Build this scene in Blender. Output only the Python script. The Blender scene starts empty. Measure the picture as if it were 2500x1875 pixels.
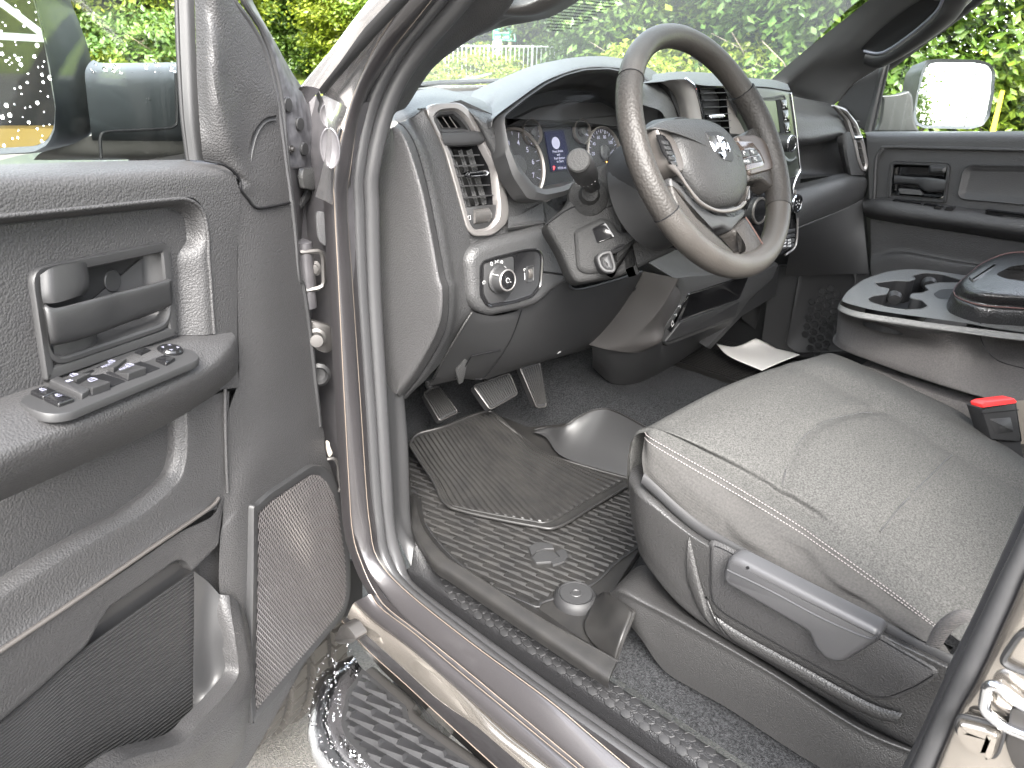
import bpy, bmesh, math, random
from mathutils import Vector, Matrix
from mathutils.geometry import tessellate_polygon
R = math.radians
sc = bpy.context.scene
C = sc.collection
# ------------------------------------------------------------------ camera
YAW, PITCH, ROLL, FPX = R(48), R(24), R(2), 1850.0
CAM = Vector((-.49, 0, 1.6))
fw = Vector((math.sin(YAW)*math.cos(PITCH), math.cos(YAW)*math.cos(PITCH), -math.sin(PITCH)))
r0 = Vector((math.cos(YAW), -math.sin(YAW), 0)); u0 = r0.cross(fw)
rt = r0*math.cos(ROLL) + u0*math.sin(ROLL)
up = -r0*math.sin(ROLL) + u0*math.cos(ROLL)
cam = bpy.data.cameras.new("camera"); cam.lens = FPX/2500*36; cam.sensor_width = 36
cam.dof.use_dof = True; cam.dof.focus_distance = 1.25; cam.dof.aperture_fstop = 13
cam.clip_start = .02; cam.clip_end = 2000
co = bpy.data.objects.new("camera", cam); C.objects.link(co)
co.matrix_world = Matrix(((rt.x, up.x, -fw.x, CAM.x), (rt.y, up.y, -fw.y, CAM.y), (rt.z, up.z, -fw.z, CAM.z), (0, 0, 0, 1)))
sc.camera = co
# ------------------------------------------------------------------ light
SUN_EL, SUN_AZ = 46, 222          # hazy bright sun from behind left of the photographer
w = bpy.data.worlds.new("World"); sc.world = w; w.use_nodes = True
nt = w.node_tree
sky = nt.nodes.new('ShaderNodeTexSky'); sky.sky_type = 'NISHITA'; sky.sun_disc = False
sky.sun_elevation = R(SUN_EL); sky.sun_rotation = R(SUN_AZ); sky.air_density = 1.0; sky.dust_density = 4.0; sky.ozone_density = 1.0
hs = nt.nodes.new('ShaderNodeHueSaturation'); hs.inputs['Saturation'].default_value = .35
nt.links.new(sky.outputs[0], hs.inputs['Color']); nt.links.new(hs.outputs[0], nt.nodes['Background'].inputs[0])
nt.nodes['Background'].inputs[1].default_value = .15
sl = bpy.data.lights.new("sun", 'SUN'); sl.energy = 2.0; sl.angle = R(38); sl.color = (1, .97, .92)
so = bpy.data.objects.new("sun", sl); C.objects.link(so)
sd = Vector((math.sin(R(SUN_AZ))*math.cos(R(SUN_EL)), math.cos(R(SUN_AZ))*math.cos(R(SUN_EL)), math.sin(R(SUN_EL))))
so.rotation_euler = sd.to_track_quat('Z', 'Y').to_euler()
sc.view_settings.view_transform = 'Standard'; sc.view_settings.look = 'None'
sc.view_settings.exposure = 3.68; sc.view_settings.gamma = 1
sc.cycles.max_bounces = 8; sc.cycles.diffuse_bounces = 4; sc.cycles.glossy_bounces = 4
sc.cycles.transparent_max_bounces = 24
sc.cycles.use_denoising = True
sc.cycles.sample_clamp_indirect = 8
# ------------------------------------------------------------------ survey helpers: a sight line meets a real plane
S9 = .406871
ORG = dict(A=(0,0,S9), B=(800,0,S9), C=(1600,0,S9), D=(0,600,S9), E=(800,600,S9), F=(1600,600,S9), G=(0,1200,S9), H=(800,1200,S9),
           I=(1600,1200,S9), J=(600,0,.28933), K=(660,420,.18083), M=(660,1000,.217), N=(800,1350,.31646), Q=(2000,1300,.22604),
           V=(1500,230,.27125), W=(0,0,1.13018), P=(0,0,1.0))
def ray(t, x, y):
    ox, oy, s = ORG[t]; X = ox + x*s; Y = oy + y*s
    return fw + rt*((X-1250)/FPX) - up*((Y-937.5)/FPX)
class Pl:
    def __init__(s, p, n):
        s.p = Vector(p); s.n = Vector(n).normalized()
        s.u = Vector((0, 0, 1)).cross(s.n)
        if s.u.length < 1e-3: s.u = Vector((1, 0, 0))
        s.u.normalize(); s.v = s.n.cross(s.u)
    def at(s, t, x, y):
        d = ray(t, x, y); return CAM + d*((s.p-CAM).dot(s.n)/d.dot(s.n))
    def uv(s, q): q = q - s.p; return Vector((q.dot(s.u), q.dot(s.v)))
    def xyz(s, a, h=0): return s.p + s.u*a[0] + s.v*a[1] + s.n*h
    def off(s, h): return Pl(s.p + s.n*h, s.n)
def PX(v): return Pl((v, 0, 0), (-1, 0, 0))
def PY(v): return Pl((0, v, 0), (0, -1, 0))
def PZ(v): return Pl((0, 0, v), (0, 0, 1))
def T(t, pts, pl): return [pl.at(t, x, y) for x, y in pts]
def side(t, x, y, x0, lean=.36, z0=1.46):
    xx = x0
    for _ in range(12):
        q = PX(xx).at(t, x, y); xx = x0 + max(0, q.z - z0)*lean
    return q
# ------------------------------------------------------------------ objects
def parent(o, p):
    if p is None: return o
    o.parent = p
    if p.type == 'EMPTY': o.matrix_parent_inverse = Matrix.Translation(p.location).inverted()
    return o
def thing(name, label, cat, loc, group=None):
    o = bpy.data.objects.new(name, None); C.objects.link(o); o.location = loc; o.empty_display_size = .1
    o['label'] = label; o['category'] = cat
    if group: o['group'] = group
    return o
def tag(o, label, cat, group=None):
    o['label'] = label; o['category'] = cat
    if group: o['group'] = group
    return o
def mesh(name, vs, fs, mat, par=None, smooth=True, label=None, sharp=40):
    me = bpy.data.meshes.new(name); me.from_pydata([tuple(v) for v in vs], [], fs); me.validate()
    bm = bmesh.new(); bm.from_mesh(me); bmesh.ops.remove_doubles(bm, verts=bm.verts, dist=2e-5)
    bmesh.ops.recalc_face_normals(bm, faces=bm.faces); bm.to_mesh(me); bm.free()
    if mat: me.materials.append(mat)
    if smooth:
        me.shade_smooth()
        if sharp: me.set_sharp_from_angle(angle=R(sharp))
    o = bpy.data.objects.new(name, me); C.objects.link(o)
    if label: o['label'] = label
    return parent(o, par)
class MB:                                   # collects shapes that form ONE part
    def __init__(s): s.v = []; s.f = []
    def add(s, vs, fs):
        k = len(s.v); s.v += list(vs); s.f += [tuple(i+k for i in q) for q in fs]; return s
    def build(s, name, mat, par=None, smooth=True, label=None, sharp=40): return mesh(name, s.v, s.f, mat, par, smooth, label, sharp)
def crom(p, t):
    n = len(p); i = min(int(t), n-2); f = t-i
    a = p[i-1] if i > 0 else p[0]*2-p[1]; b = p[i]; c = p[i+1]; d = p[i+2] if i+2 < n else p[-1]*2-p[-2]
    return .5*((2*b) + (c-a)*f + (2*a-5*b+4*c-d)*f*f + (3*b-a-3*c+d)*f**3)
def smoothc(p, n):                          # Catmull-Rom, n samples by index
    return [crom(p, i*(len(p)-1)/(n-1)) for i in range(n)]
def arc(p, n, closed=False):                # resample polyline by length
    q = list(p) + ([p[0]] if closed else [])
    d = [0]
    for a, b in zip(q, q[1:]): d.append(d[-1] + (b-a).length)
    out = []; j = 0; m = n if closed else n-1
    for i in range(n):
        s = d[-1]*i/m
        while j < len(d)-2 and d[j+1] < s: j += 1
        k = (s-d[j])/max(d[j+1]-d[j], 1e-9); out.append(q[j].lerp(q[j+1], min(max(k, 0), 1)))
    return out
def sm(p, n): return arc(smoothc(p, max(8*len(p), n*2)), n)
def gridf(nu, nv, cu=False, cv=False):
    fs = []
    for j in range(nv if cv else nv-1):
        for i in range(nu if cu else nu-1):
            a = j*nu+i; b = j*nu+(i+1) % nu; c = ((j+1) % nv)*nu+(i+1) % nu; d = ((j+1) % nv)*nu+i
            fs.append((a, b, c, d))
    return fs
def sheet_geo(rows, nu=24, nv=None, lin=False, linu=False):
    rr = [(arc(r, nu) if linu else sm(r, nu)) for r in rows]
    if lin or len(rr) == 2:
        if nv and nv > len(rr):
            out = []
            for j in range(nv):
                t = j*(len(rr)-1)/(nv-1); i = min(int(t), len(rr)-2); f = t-i
                out.append([a.lerp(b, f) for a, b in zip(rr[i], rr[i+1])])
            rr = out
    else:
        nv = nv or 5*len(rr)
        cols = [smoothc([r[i] for r in rr], nv) for i in range(nu)]
        rr = [[cols[i][j] for i in range(nu)] for j in range(nv)]
    return [q for r in rr for q in r], gridf(nu, len(rr))
def sheet(name, rows, mat, par=None, nu=24, nv=None, lin=False, linu=False, label=None, thick=0, sharp=40):
    v, f = sheet_geo(rows, nu, nv, lin, linu)
    o = mesh(name, v, f, mat, par, True, label, sharp)
    if thick:
        m = o.modifiers.new('t', 'SOLIDIFY'); m.thickness = abs(thick); m.offset = -1 if thick > 0 else 1
    return o
def toward(n, at): return n if n.dot(CAM-at) > 0 else -n
def band_geo(A, B, h, n=9, nu=60, rnd=True, linu=False):   # rounded strip between two edges, bulged outward by h
    a = arc(A, nu) if linu else sm(A, nu); b = arc(B, nu) if linu else sm(B, nu); vs = []
    cols = []
    for i in range(nu):
        t = a[min(i+1, nu-1)]-a[max(i-1, 0)]; k = b[i]-a[i]; nr = toward(t.cross(k).normalized(), a[i])
        col = []
        for j in range(n):
            f = j/(n-1)
            if rnd: g = .5-.5*math.cos(math.pi*f); e = math.sin(math.pi*f)
            else: g = f; e = 1-(2*f-1)**2
            col.append(a[i]+k*g+nr*h*e)
        cols.append(col)
    return [cols[i][j] for j in range(n) for i in range(nu)], gridf(nu, n)
def band(name, A, B, h, mat, par=None, n=9, nu=60, label=None, linu=False):
    v, f = band_geo(A, B, h, n, nu, linu=linu); return mesh(name, v, f, mat, par, True, label, None)
def rnd(loop, r, seg=5):                    # round the corners of a loop (2D or 3D)
    out = []; n = len(loop); rs = r if isinstance(r, (list, tuple)) else [r]*n
    for i in range(n):
        p, a, b = loop[i], loop[i-1], loop[(i+1) % n]; ri = rs[i]
        da = (a-p); db = (b-p)
        if ri < 1e-5 or da.length < 1e-6 or db.length < 1e-6: out.append(p.copy()); continue
        k = min(ri, da.length*.48, db.length*.48)
        s = p+da.normalized()*k; e = p+db.normalized()*k
        for j in range(seg+1):
            t = j/seg; out.append(s*(1-t)**2 + p*2*t*(1-t) + e*t*t)
    return out
def inset2(l, d):
    n = len(l); A = sum(l[i].x*l[(i+1) % n].y-l[(i+1) % n].x*l[i].y for i in range(n)); sg = 1 if A > 0 else -1
    out = []
    for i in range(n):
        a, p, b = l[i-1], l[i], l[(i+1) % n]
        e1 = (p-a); e2 = (b-p)
        if e1.length < 1e-9: e1 = e2
        if e2.length < 1e-9: e2 = e1
        e1 = e1.normalized(); e2 = e2.normalized()
        n1 = Vector((-e1.y, e1.x)); n2 = Vector((-e2.y, e2.x)); m = n1+n2
        if m.length < 1e-6: m = n1
        m.normalize(); k = 1/max(m.dot(n1), .5)
        out.append(p+m*(d*k*sg))
    return out
def shell_geo(pl, loop, prof, cap=True, back=False):
    l2 = [pl.uv(q) if len(q) == 3 else q for q in loop]
    vs = []; n = len(l2)
    for ins, h in prof:
        for a in (inset2(l2, ins) if abs(ins) > 1e-7 else l2): vs.append(pl.xyz(a, h))
    fs = gridf(n, len(prof), cu=True)
    if cap: fs.append(tuple(range((len(prof)-1)*n, len(prof)*n)))
    if back: fs.append(tuple(reversed(range(n))))
    return vs, fs
def shell(name, pl, loop, prof, mat, par=None, r=0, cap=True, back=False, label=None, sharp=40, holes=None, hr=0):
    if holes:                               # front face with openings
        l2 = [pl.uv(q) if len(q) == 3 else q for q in loop]
        if r: l2 = rnd(l2, r)
        v, f = shell_geo(pl, l2, prof, False, back)
        rim = [pl.xyz(a, prof[-1][1]) for a in (inset2(l2, prof[-1][0]) if abs(prof[-1][0]) > 1e-7 else l2)]
        hl_ = []
        for h_ in holes:
            q = [pl.uv(a) if len(a) == 3 else a for a in h_]
            if hr: q = rnd(q, hr)
            hl_.append([pl.xyz(a, prof[-1][1]) for a in q])
        tri = tessellate_polygon([rim]+hl_); k = len(v); v = v+rim+[a for q in hl_ for a in q]; f = f+[tuple(i+k for i in t) for t in tri]
        return mesh(name, v, f, mat, par, True, label, sharp)
    if r: loop = rnd([pl.uv(q) if len(q) == 3 else q for q in loop], r)
    v, f = shell_geo(pl, loop, prof, cap, back); return mesh(name, v, f, mat, par, True, label, sharp)
def raised(h, b=.002, s=0.0):
    return [(0, s), (0, h-b), (b*.3, h-b*.3), (b, h)]
def sunk(d, b=.002, f=.003): return [(-f, 0), (0, 0), (b*.6, -b), (b, -d)]
def tube_geo(path, rad, n=10, closed=False, cap=True):
    m = len(path); vs = []; prev = None
    for i in range(m):
        if closed: t = path[(i+1) % m]-path[i-1]
        else: t = path[min(i+1, m-1)]-path[max(i-1, 0)]
        t.normalize()
        a = (prev - t*prev.dot(t)) if prev is not None else t.cross(Vector((0, 0, 1)) if abs(t.z) < .9 else Vector((1, 0, 0)))
        a.normalize(); prev = a; b = t.cross(a)
        rr = rad[i] if isinstance(rad, (list, tuple)) else rad
        for j in range(n):
            q = 2*math.pi*j/n; vs.append(path[i]+a*(rr*math.cos(q))+b*(rr*math.sin(q)))
    fs = gridf(n, m, cu=True, cv=closed)
    if cap and not closed: fs += [tuple(reversed(range(n))), tuple(range((m-1)*n, m*n))]
    return vs, fs
def tube(name, path, rad, mat, par=None, n=10, closed=False, label=None):
    v, f = tube_geo(path, rad, n, closed); return mesh(name, v, f, mat, par, True, label, 50)
def lathe_geo(p, ax, prof, n=32, cap=True):
    ax = Vector(ax).normalized(); a = ax.cross(Vector((0, 0, 1)) if abs(ax.z) < .9 else Vector((1, 0, 0))).normalized(); b = ax.cross(a)
    vs = []
    for rr, h in prof:
        for j in range(n):
            q = 2*math.pi*j/n; vs.append(Vector(p)+ax*h+a*(rr*math.cos(q))+b*(rr*math.sin(q)))
    fs = gridf(n, len(prof), cu=True)
    if cap: fs += [tuple(reversed(range(n))), tuple(range((len(prof)-1)*n, len(prof)*n))]
    return vs, fs
def lathe(name, p, ax, prof, mat, par=None, n=32, label=None, sharp=35):
    v, f = lathe_geo(p, ax, prof, n); return mesh(name, v, f, mat, par, True, label, sharp)
def box_geo(c, hx, hy, hz, ex=Vector((1,0,0)), ey=Vector((0,1,0)), ez=Vector((0,0,1))):
    c = Vector(c); vs = [c+ex*(hx*i)+ey*(hy*j)+ez*(hz*k) for i in (-1, 1) for j in (-1, 1) for k in (-1, 1)]
    return vs, [(0,1,3,2), (4,6,7,5), (0,4,5,1), (2,3,7,6), (0,2,6,4), (1,5,7,3)]
def bevel(o, wd, seg=2):
    m = o.modifiers.new('b', 'BEVEL'); m.width = wd; m.segments = seg; m.limit_method = 'ANGLE'; m.angle_limit = R(30); return o
def text(name, s, pl, pos2, size, mat, par=None, h=.0006, rot=0, align='CENTER', sx=1, bold=0):
    cu = bpy.data.curves.new(name, 'FONT'); cu.body = s; cu.size = size; cu.align_x = align; cu.align_y = 'CENTER'; cu.resolution_u = 3
    cu.offset = bold*size
    ob = bpy.data.objects.new(name, cu); C.objects.link(ob)
    dg = bpy.context.evaluated_depsgraph_get(); me = bpy.data.meshes.new_from_object(ob.evaluated_get(dg))
    bpy.data.objects.remove(ob); me.name = name; me.materials.clear(); me.materials.append(mat)
    c, sn = math.cos(rot), math.sin(rot)
    for v in me.vertices:
        a = v.co.x*sx; b = v.co.y; v.co = pl.xyz((pos2[0]+a*c-b*sn, pos2[1]+a*sn+b*c), h)
    o = bpy.data.objects.new(name, me); C.objects.link(o); return parent(o, par)
def geo_of(o): return [v.co.copy() for v in o.data.vertices], [tuple(p.vertices) for p in o.data.polygons]
# ------------------------------------------------------------------ materials
def mat(name, col, rough=.5, metal=0, spec=.5, coat=0, trans=0, emit=None, es=0, bump=None, noise=None, sheen=0, alpha=None, coatr=.05):
    m = bpy.data.materials.new(name); m.use_nodes = True; t = m.node_tree; b = t.nodes['Principled BSDF']
    b.inputs['Base Color'].default_value = (*col, 1); b.inputs['Roughness'].default_value = rough; b.inputs['Metallic'].default_value = metal
    b.inputs['Specular IOR Level'].default_value = spec; b.inputs['Coat Weight'].default_value = coat; b.inputs['Coat Roughness'].default_value = coatr
    b.inputs['Transmission Weight'].default_value = trans
    if sheen: b.inputs['Sheen Weight'].default_value = sheen; b.inputs['Sheen Roughness'].default_value = .4
    if emit: b.inputs['Emission Color'].default_value = (*emit, 1); b.inputs['Emission Strength'].default_value = es
    tc = None
    def coord():
        nonlocal tc
        if tc is None: tc = t.nodes.new('ShaderNodeTexCoord')
        return tc.outputs['Object']
    if noise:                               # (scale, second colour, sharpness)
        n = t.nodes.new('ShaderNodeTexNoise'); n.inputs['Scale'].default_value = noise[0]; n.inputs['Detail'].default_value = noise[3] if len(noise) > 3 else 4
        t.links.new(coord(), n.inputs['Vector'])
        r = t.nodes.new('ShaderNodeValToRGB'); k = noise[2]
        r.color_ramp.elements[0].position = .5-k; r.color_ramp.elements[1].position = .5+k
        r.color_ramp.elements[0].color = (*col, 1); r.color_ramp.elements[1].color = (*noise[1], 1)
        t.links.new(n.outputs['Fac'], r.inputs[0]); t.links.new(r.outputs[0], b.inputs['Base Color'])
    if bump:                                # (kind, scale, strength, distance)
        kind, s, st, ds = bump
        if kind == 'grain':
            n = t.nodes.new('ShaderNodeTexVoronoi'); n.inputs['Scale'].default_value = s; n.feature = 'F1'; o = n.outputs['Distance']
        elif kind == 'noise':
            n = t.nodes.new('ShaderNodeTexNoise'); n.inputs['Scale'].default_value = s; n.inputs['Detail'].default_value = 3; o = n.outputs['Fac']
        else:
            n = t.nodes.new('ShaderNodeTexWave'); n.inputs['Scale'].default_value = s; n.bands_direction = kind; o = n.outputs['Fac']
            n.inputs['Distortion'].default_value = .0
        t.links.new(coord(), n.inputs['Vector'])
        bp = t.nodes.new('ShaderNodeBump'); bp.inputs['Strength'].default_value = st; bp.inputs['Distance'].default_value = ds
        if kind == 'grain': bp.invert = True
        t.links.new(o, bp.inputs['Height']); t.links.new(bp.outputs[0], b.inputs['Normal'])
    return m
def glass_mat(name, tint=(1, 1, 1), ior=1.45, haze=0.0):
    m = bpy.data.materials.new(name); m.use_nodes = True; t = m.node_tree; t.nodes.clear()
    o = t.nodes.new('ShaderNodeOutputMaterial'); mx = t.nodes.new('ShaderNodeMixShader'); tr = t.nodes.new('ShaderNodeBsdfTransparent')
    gl = t.nodes.new('ShaderNodeBsdfGlossy'); lw = t.nodes.new('ShaderNodeLayerWeight'); lw.inputs['Blend'].default_value = .5
    pw = t.nodes.new('ShaderNodeMath'); pw.operation = 'POWER'; pw.inputs[1].default_value = 5; t.links.new(lw.outputs['Facing'], pw.inputs[0])
    fr = t.nodes.new('ShaderNodeMath'); fr.operation = 'MULTIPLY_ADD'; fr.inputs[1].default_value = .9; fr.inputs[2].default_value = ((ior-1)/(ior+1))**2*.9; t.links.new(pw.outputs[0], fr.inputs[0])
    tr.inputs[0].default_value = (*tint, 1); gl.inputs['Roughness'].default_value = .01
    t.links.new(fr.outputs[0], mx.inputs[0]); t.links.new(tr.outputs[0], mx.inputs[1]); t.links.new(gl.outputs[0], mx.inputs[2])
    last = mx.outputs[0]
    if haze:
        d = t.nodes.new('ShaderNodeBsdfTranslucent'); d.inputs[0].default_value = (.8, .85, .85, 1)
        m2 = t.nodes.new('ShaderNodeMixShader'); m2.inputs[0].default_value = haze
        t.links.new(last, m2.inputs[1]); t.links.new(d.outputs[0], m2.inputs[2]); last = m2.outputs[0]
    t.links.new(last, o.inputs[0]); return m
GR = ('grain', 420, .55, .0012)
M = dict(
    grain=mat('grained black plastic', (.0250, .0246, .0250), .50, spec=0.28, bump=GR),
    grainl=mat('grained charcoal plastic', (.0165, .0162, .0162), .43, spec=0.42, bump=GR),
    dashp=mat('soft dash skin', (.0235, .0235, .0240), .45, spec=0.34, bump=('grain', 360, .55, .0012)),
    smooth=mat('smooth black plastic', (.0150, .0150, .0155), .50, spec=0.35, bump=('noise', 900, .1, .0005)),
    flatb=mat('matte black', (.009, .009, .0095), .6, spec=0.3),
    dark=mat('deep black', (.003, .003, .0035), .7, spec=0.15),
    gloss=mat('gloss black', (.006, .006, .0065), .12),
    satin=mat('satin grey trim', (.20, .19, .185), .34, metal=.7),
    satind=mat('dark satin trim', (.085, .078, .073), .36, metal=.6),
    chrome=mat('chrome', (.60, .61, .63), .08, metal=1),
    steel=mat('dull steel', (.065, .062, .060), .48, metal=.85),
    paint=mat('grey metallic paint', (.020, .0185, .0195), .38, metal=.5, coat=.6, noise=(1800, (.034, .032, .0335), .25, 2)),
    paintsky=mat('wet grey paint with sky reflection tint', (.38, .37, .37), .24, metal=.85, coat=1.0),  # body paint lightened, the sky's reflection put into its colour
    painttan=mat('wet paint with tan reflection tint', (.34, .312, .278), .13, metal=.92, coat=1.0),  # tan reflection put into the colour of rocker face, rear pillar and bump stop
    paintd=mat('jamb paint', (.050, .048, .052), .42, metal=.45, noise=(30, (.075, .072, .075), .2)),
    rubber=mat('weatherstrip rubber', (.026, .026, .027), .36, spec=0.35, bump=('noise', 160, .15, .002)),
    rubberd=mat('black rubber', (.011, .011, .0115), .5, spec=0.3),
    mat=mat('mat rubber', (.0085, .0083, .0083), .42, spec=0.28, bump=('noise', 420, .2, .0010), noise=(26, (.0125, .012, .0115), .2)),
    skirt=mat('light charcoal twill', (.024, .0235, .023), .8, spec=.12, bump=('DIAGONAL', 220, .5, .001), noise=(360, (.035, .0338, .0325), .2)),
    sillp=mat('scuff plate plastic', (.0065, .0065, .007), .42, spec=0.3, bump=GR),
    shroud=mat('matte shroud plastic', (.0165, .0165, .0165), .6, spec=.10, bump=GR),
    hub=mat('hub cover skin', (.0165, .0163, .0163), .5, spec=.24, bump=('grain', 360, .45, .001)),
    hexm=mat('tread pads', (.0080, .0080, .0085), .5, spec=0.28, bump=('noise', 900, .3, .0005)),
    carpet=mat('carpet', (.008, .0083, .009), .95, spec=.1, bump=('noise', 700, 1.0, .006), noise=(300, (.034, .035, .037), .16)),
    fabric=mat('heather grey seat cloth', (.0200, .0200, .0194), .85, spec=.10, noise=(420, (.046, .0457, .044), .2, 2), bump=('noise', 500, .5, .0015)),
    twill=mat('charcoal twill cloth', (.050, .048, .047), .8, spec=.2, bump=('DIAGONAL', 200, .5, .001), noise=(360, (.075, .070, .067), .2)),
    cons=mat('console plastic', (.036, .036, .036), .45, spec=0.3, bump=GR),
    tray=mat('armrest plastic', (.066, .067, .066), .45, spec=0.3, bump=GR),
    leather=mat('black leather', (.010, .010, .0105), .30, bump=('grain', 300, .5, .0015)),
    rim=mat('steering wheel leather', (.040, .036, .033), .36, bump=('grain', 520, .6, .001)),
    white=mat('white print', (.30, .30, .30), .5),
    lilac=mat('lit white print', (.13, .13, .17), .5, emit=(.75, .75, 1), es=.02),
    red=mat('red plastic', (.65, .03, .03), .35),
    thread=mat('pale thread', (.095, .088, .086), .7),
    paper=mat('paper', (.62, .60, .57), .7),
    asphalt=mat('asphalt', (.042, .041, .039), .36, noise=(150, (.135, .127, .115), .2, 6), bump=('noise', 260, .9, .006)),
    glass=glass_mat('side glass', (.96, .985, .97)),
    wglass=glass_mat('windshield glass', (.90, .96, .93), haze=.04),
    drop=mat('water', (1, 1, 1), .02, trans=1),
    mirror=mat('mirror glass', (.86, .88, .88), .01, metal=1),
)
TRUCK = thing('pickup_truck', 'dark grey pickup truck with its driver door swung open onto the black and grey cab', 'pickup truck', (.9, .6, 0))
def part(name, loc, label=None):            # a part made of sub-parts: an Empty under the truck
    o = bpy.data.objects.new(name, None); C.objects.link(o); o.empty_display_size = .05
    o.location = loc; o.parent = TRUCK; o.matrix_parent_inverse = Matrix.Translation(TRUCK.location).inverted()
    if label: o['label'] = label
    return o
# ------------------------------------------------------------------ BODY: door opening, pillar, sill
def sd_(pts, x0): return [side('P', x, y, x0) for x, y in pts]
def ext(l, k0=0, k1=0):
    l = list(l)
    if k0: l.insert(0, l[0]+(l[0]-l[1]).normalized()*k0)
    if k1: l.append(l[-1]+(l[-1]-l[-2]).normalized()*k1)
    return l
T1 = sd_([(1010,-40),(912,121),(855,255),(816,420),(817,501),(828,720),(842,1000),(853,1200),(860,1293),(877,1360),(927,1461),(1053,1578),(1275,1755),(1433,1885)], .130)
T2 = sd_([(1085,-40),(947,136),(883,255),(855,414),(847,501),(862,720),(881,1000),(894,1195),(903,1282),(920,1360),(986,1438),(1148,1568),(1338,1708),(1500,1844)], .158)
T3 = sd_([(1093,-40),(955,140),(890,258),(861,420),(862,501),(875,720),(893,1000),(905,1195),(918,1282),(931,1360),(991,1437),(1141,1558),(1330,1702),(1500,1822)], .184)
T4 = sd_([(1125,-40),(991,124),(924,260),(889,420),(889,501),(895,720),(916,1000),(929,1195),(936,1282),(951,1360),(997,1434),(1146,1552),(1337,1693),(1500,1808)], .204)
T5 = sd_([(1195,-40),(1051,124),(973,243),(924,420),(924,501),(929,720),(944,1000),(955,1195),(962,1286),(985,1372),(1003,1432),(1152,1545),(1344,1684),(1500,1796)], .230)
T6 = sd_([(1210,-40),(1062,130),(980,255),(931,420),(934,501),(942,720),(957,1000)], .246)
for l in (T1, T2, T3, T4, T5): l.append(l[-1]+(l[-1]-l[-2]).normalized()*.5); l.insert(0, l[0]+(l[0]-l[1]).normalized()*.6)
body = part('body', (.13, .9, 0))
def inward(l, dx, dy=0, dz=0): return [q+Vector((dx, dy, dz)) for q in l]
n_ = 150
b1 = MB(); b1.add(*band_geo(T1, T2, .004, 7, n_))
# return flange behind T1 and the groove wall behind T2
b1.add(*sheet_geo([T1, [q+Vector((-.002, .006, -.004)) for q in T1], [q+Vector((.002, .03, -.012)) for q in T1]], n_, lin=True))
b1.add(*sheet_geo([T2, [q+Vector((.012, .02, -.012)) for q in T2], T3], n_, lin=True))
b1.build('door_frame', M['paint'], body, sharp=None)
sl_ = MB(); sl_.add(*band_geo(T3, T4, .007, 9, n_)); sl_.add(*band_geo(T4, T5, .011, 9, n_))
sl_.build('door_seal', M['rubber'], body, label='ribbed grey rubber seal round the open doorway')
# hinge face of the A-pillar (between open door and flange)
jy = 1.0
jamb = MB()
jt = sm(T1[3:11], 60)
jin = [q+Vector((.004, .012, -.002)) for q in jt]; jo = [Vector((-.03, q.y+.28, q.z)) for q in jt]; ji2 = [q+Vector((.055, .03, 0)) for q in jt]
jm = [q+Vector((.055, .16, 0)) for q in jt]; jm2 = [q+Vector((.02, .20, 0)) for q in jt]
jamb.add(*sheet_geo([jin, ji2, jm, jm2, jo], 50, 5, lin=True)); jamb.build('hinge_pillar', M['paintd'], body)
# rocker: bottom lip, wet band, face, crease
def rk(pts, x0): l = T('P', pts, PX(x0)); return ext(l, 0, .7)
R0 = rk([(835,1515),(895,1584),(990,1670),(1085,1758),(1180,1844)], .100)
R1 = rk([(848,1508),(971,1619),(1069,1708),(1164,1774),(1275,1869)], .088)
R2 = rk([(866,1470),(911,1515),(1003,1584),(1116,1682),(1243,1793),(1347,1875)], .108)
R3 = rk([(905,1450),(930,1485),(1010,1545),(1116,1635),(1243,1739),(1401,1869)], .122)
Rg = ext(T('P', [(920,1452),(945,1484),(1025,1546),(1130,1630),(1260,1738),(1418,1869)], PX(.129)), 0, .7)
def dn(l, dx, dz): return [q+Vector((dx, 0, dz)) for q in l]
rp = MB()
rp.add(*band_geo(R1, R0, .002, 5, 60))
rp.add(*band_geo(R3, R2, .006, 9, 60))
rp.add(*sheet_geo([R0, dn(R0, .02, -.004), dn(R0, .03, -.07), dn(R0, .2, -.09)], 30, lin=True))
rp.build('rocker_panel', M['paint'], body, sharp=None)
rfm = MB(); rfm.add(*band_geo(R2, R1, .003, 7, 60)); rfm.build('rocker_face', M['painttan'], body, sharp=None)
gv = MB(); gv.add(*sheet_geo([R3, [q+Vector((.006, 0, -.008)) for q in R3], Rg], 40, lin=True)); gv.build('rocker_groove', M['paintd'], body)
tn = MB()
for l, r_ in ((T1, .0007), (T2, .0007)): tn.add(*tube_geo(sm(l, n_), r_, 6))
SEAM = mat('seam sealer edge', (.09, .072, .057), .45)
tn.add(*tube_geo(sm(R3, 60), .0007, 5)); tn.add(*tube_geo(sm(Rg, 60), .0007, 5)); tn.build('seam_edge', SEAM, body)
rl = MB(); rl.add(*tube_geo(sm(R0, 60), .0010, 6)); rl.build('rocker_lip', SEAM, body)
# filler between groove and sill flange
fl = MB(); fl.add(*sheet_geo([Rg, T1[9:]], 60, 4, lin=True)); fl.build('sill_flange', M['paint'], body)
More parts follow.
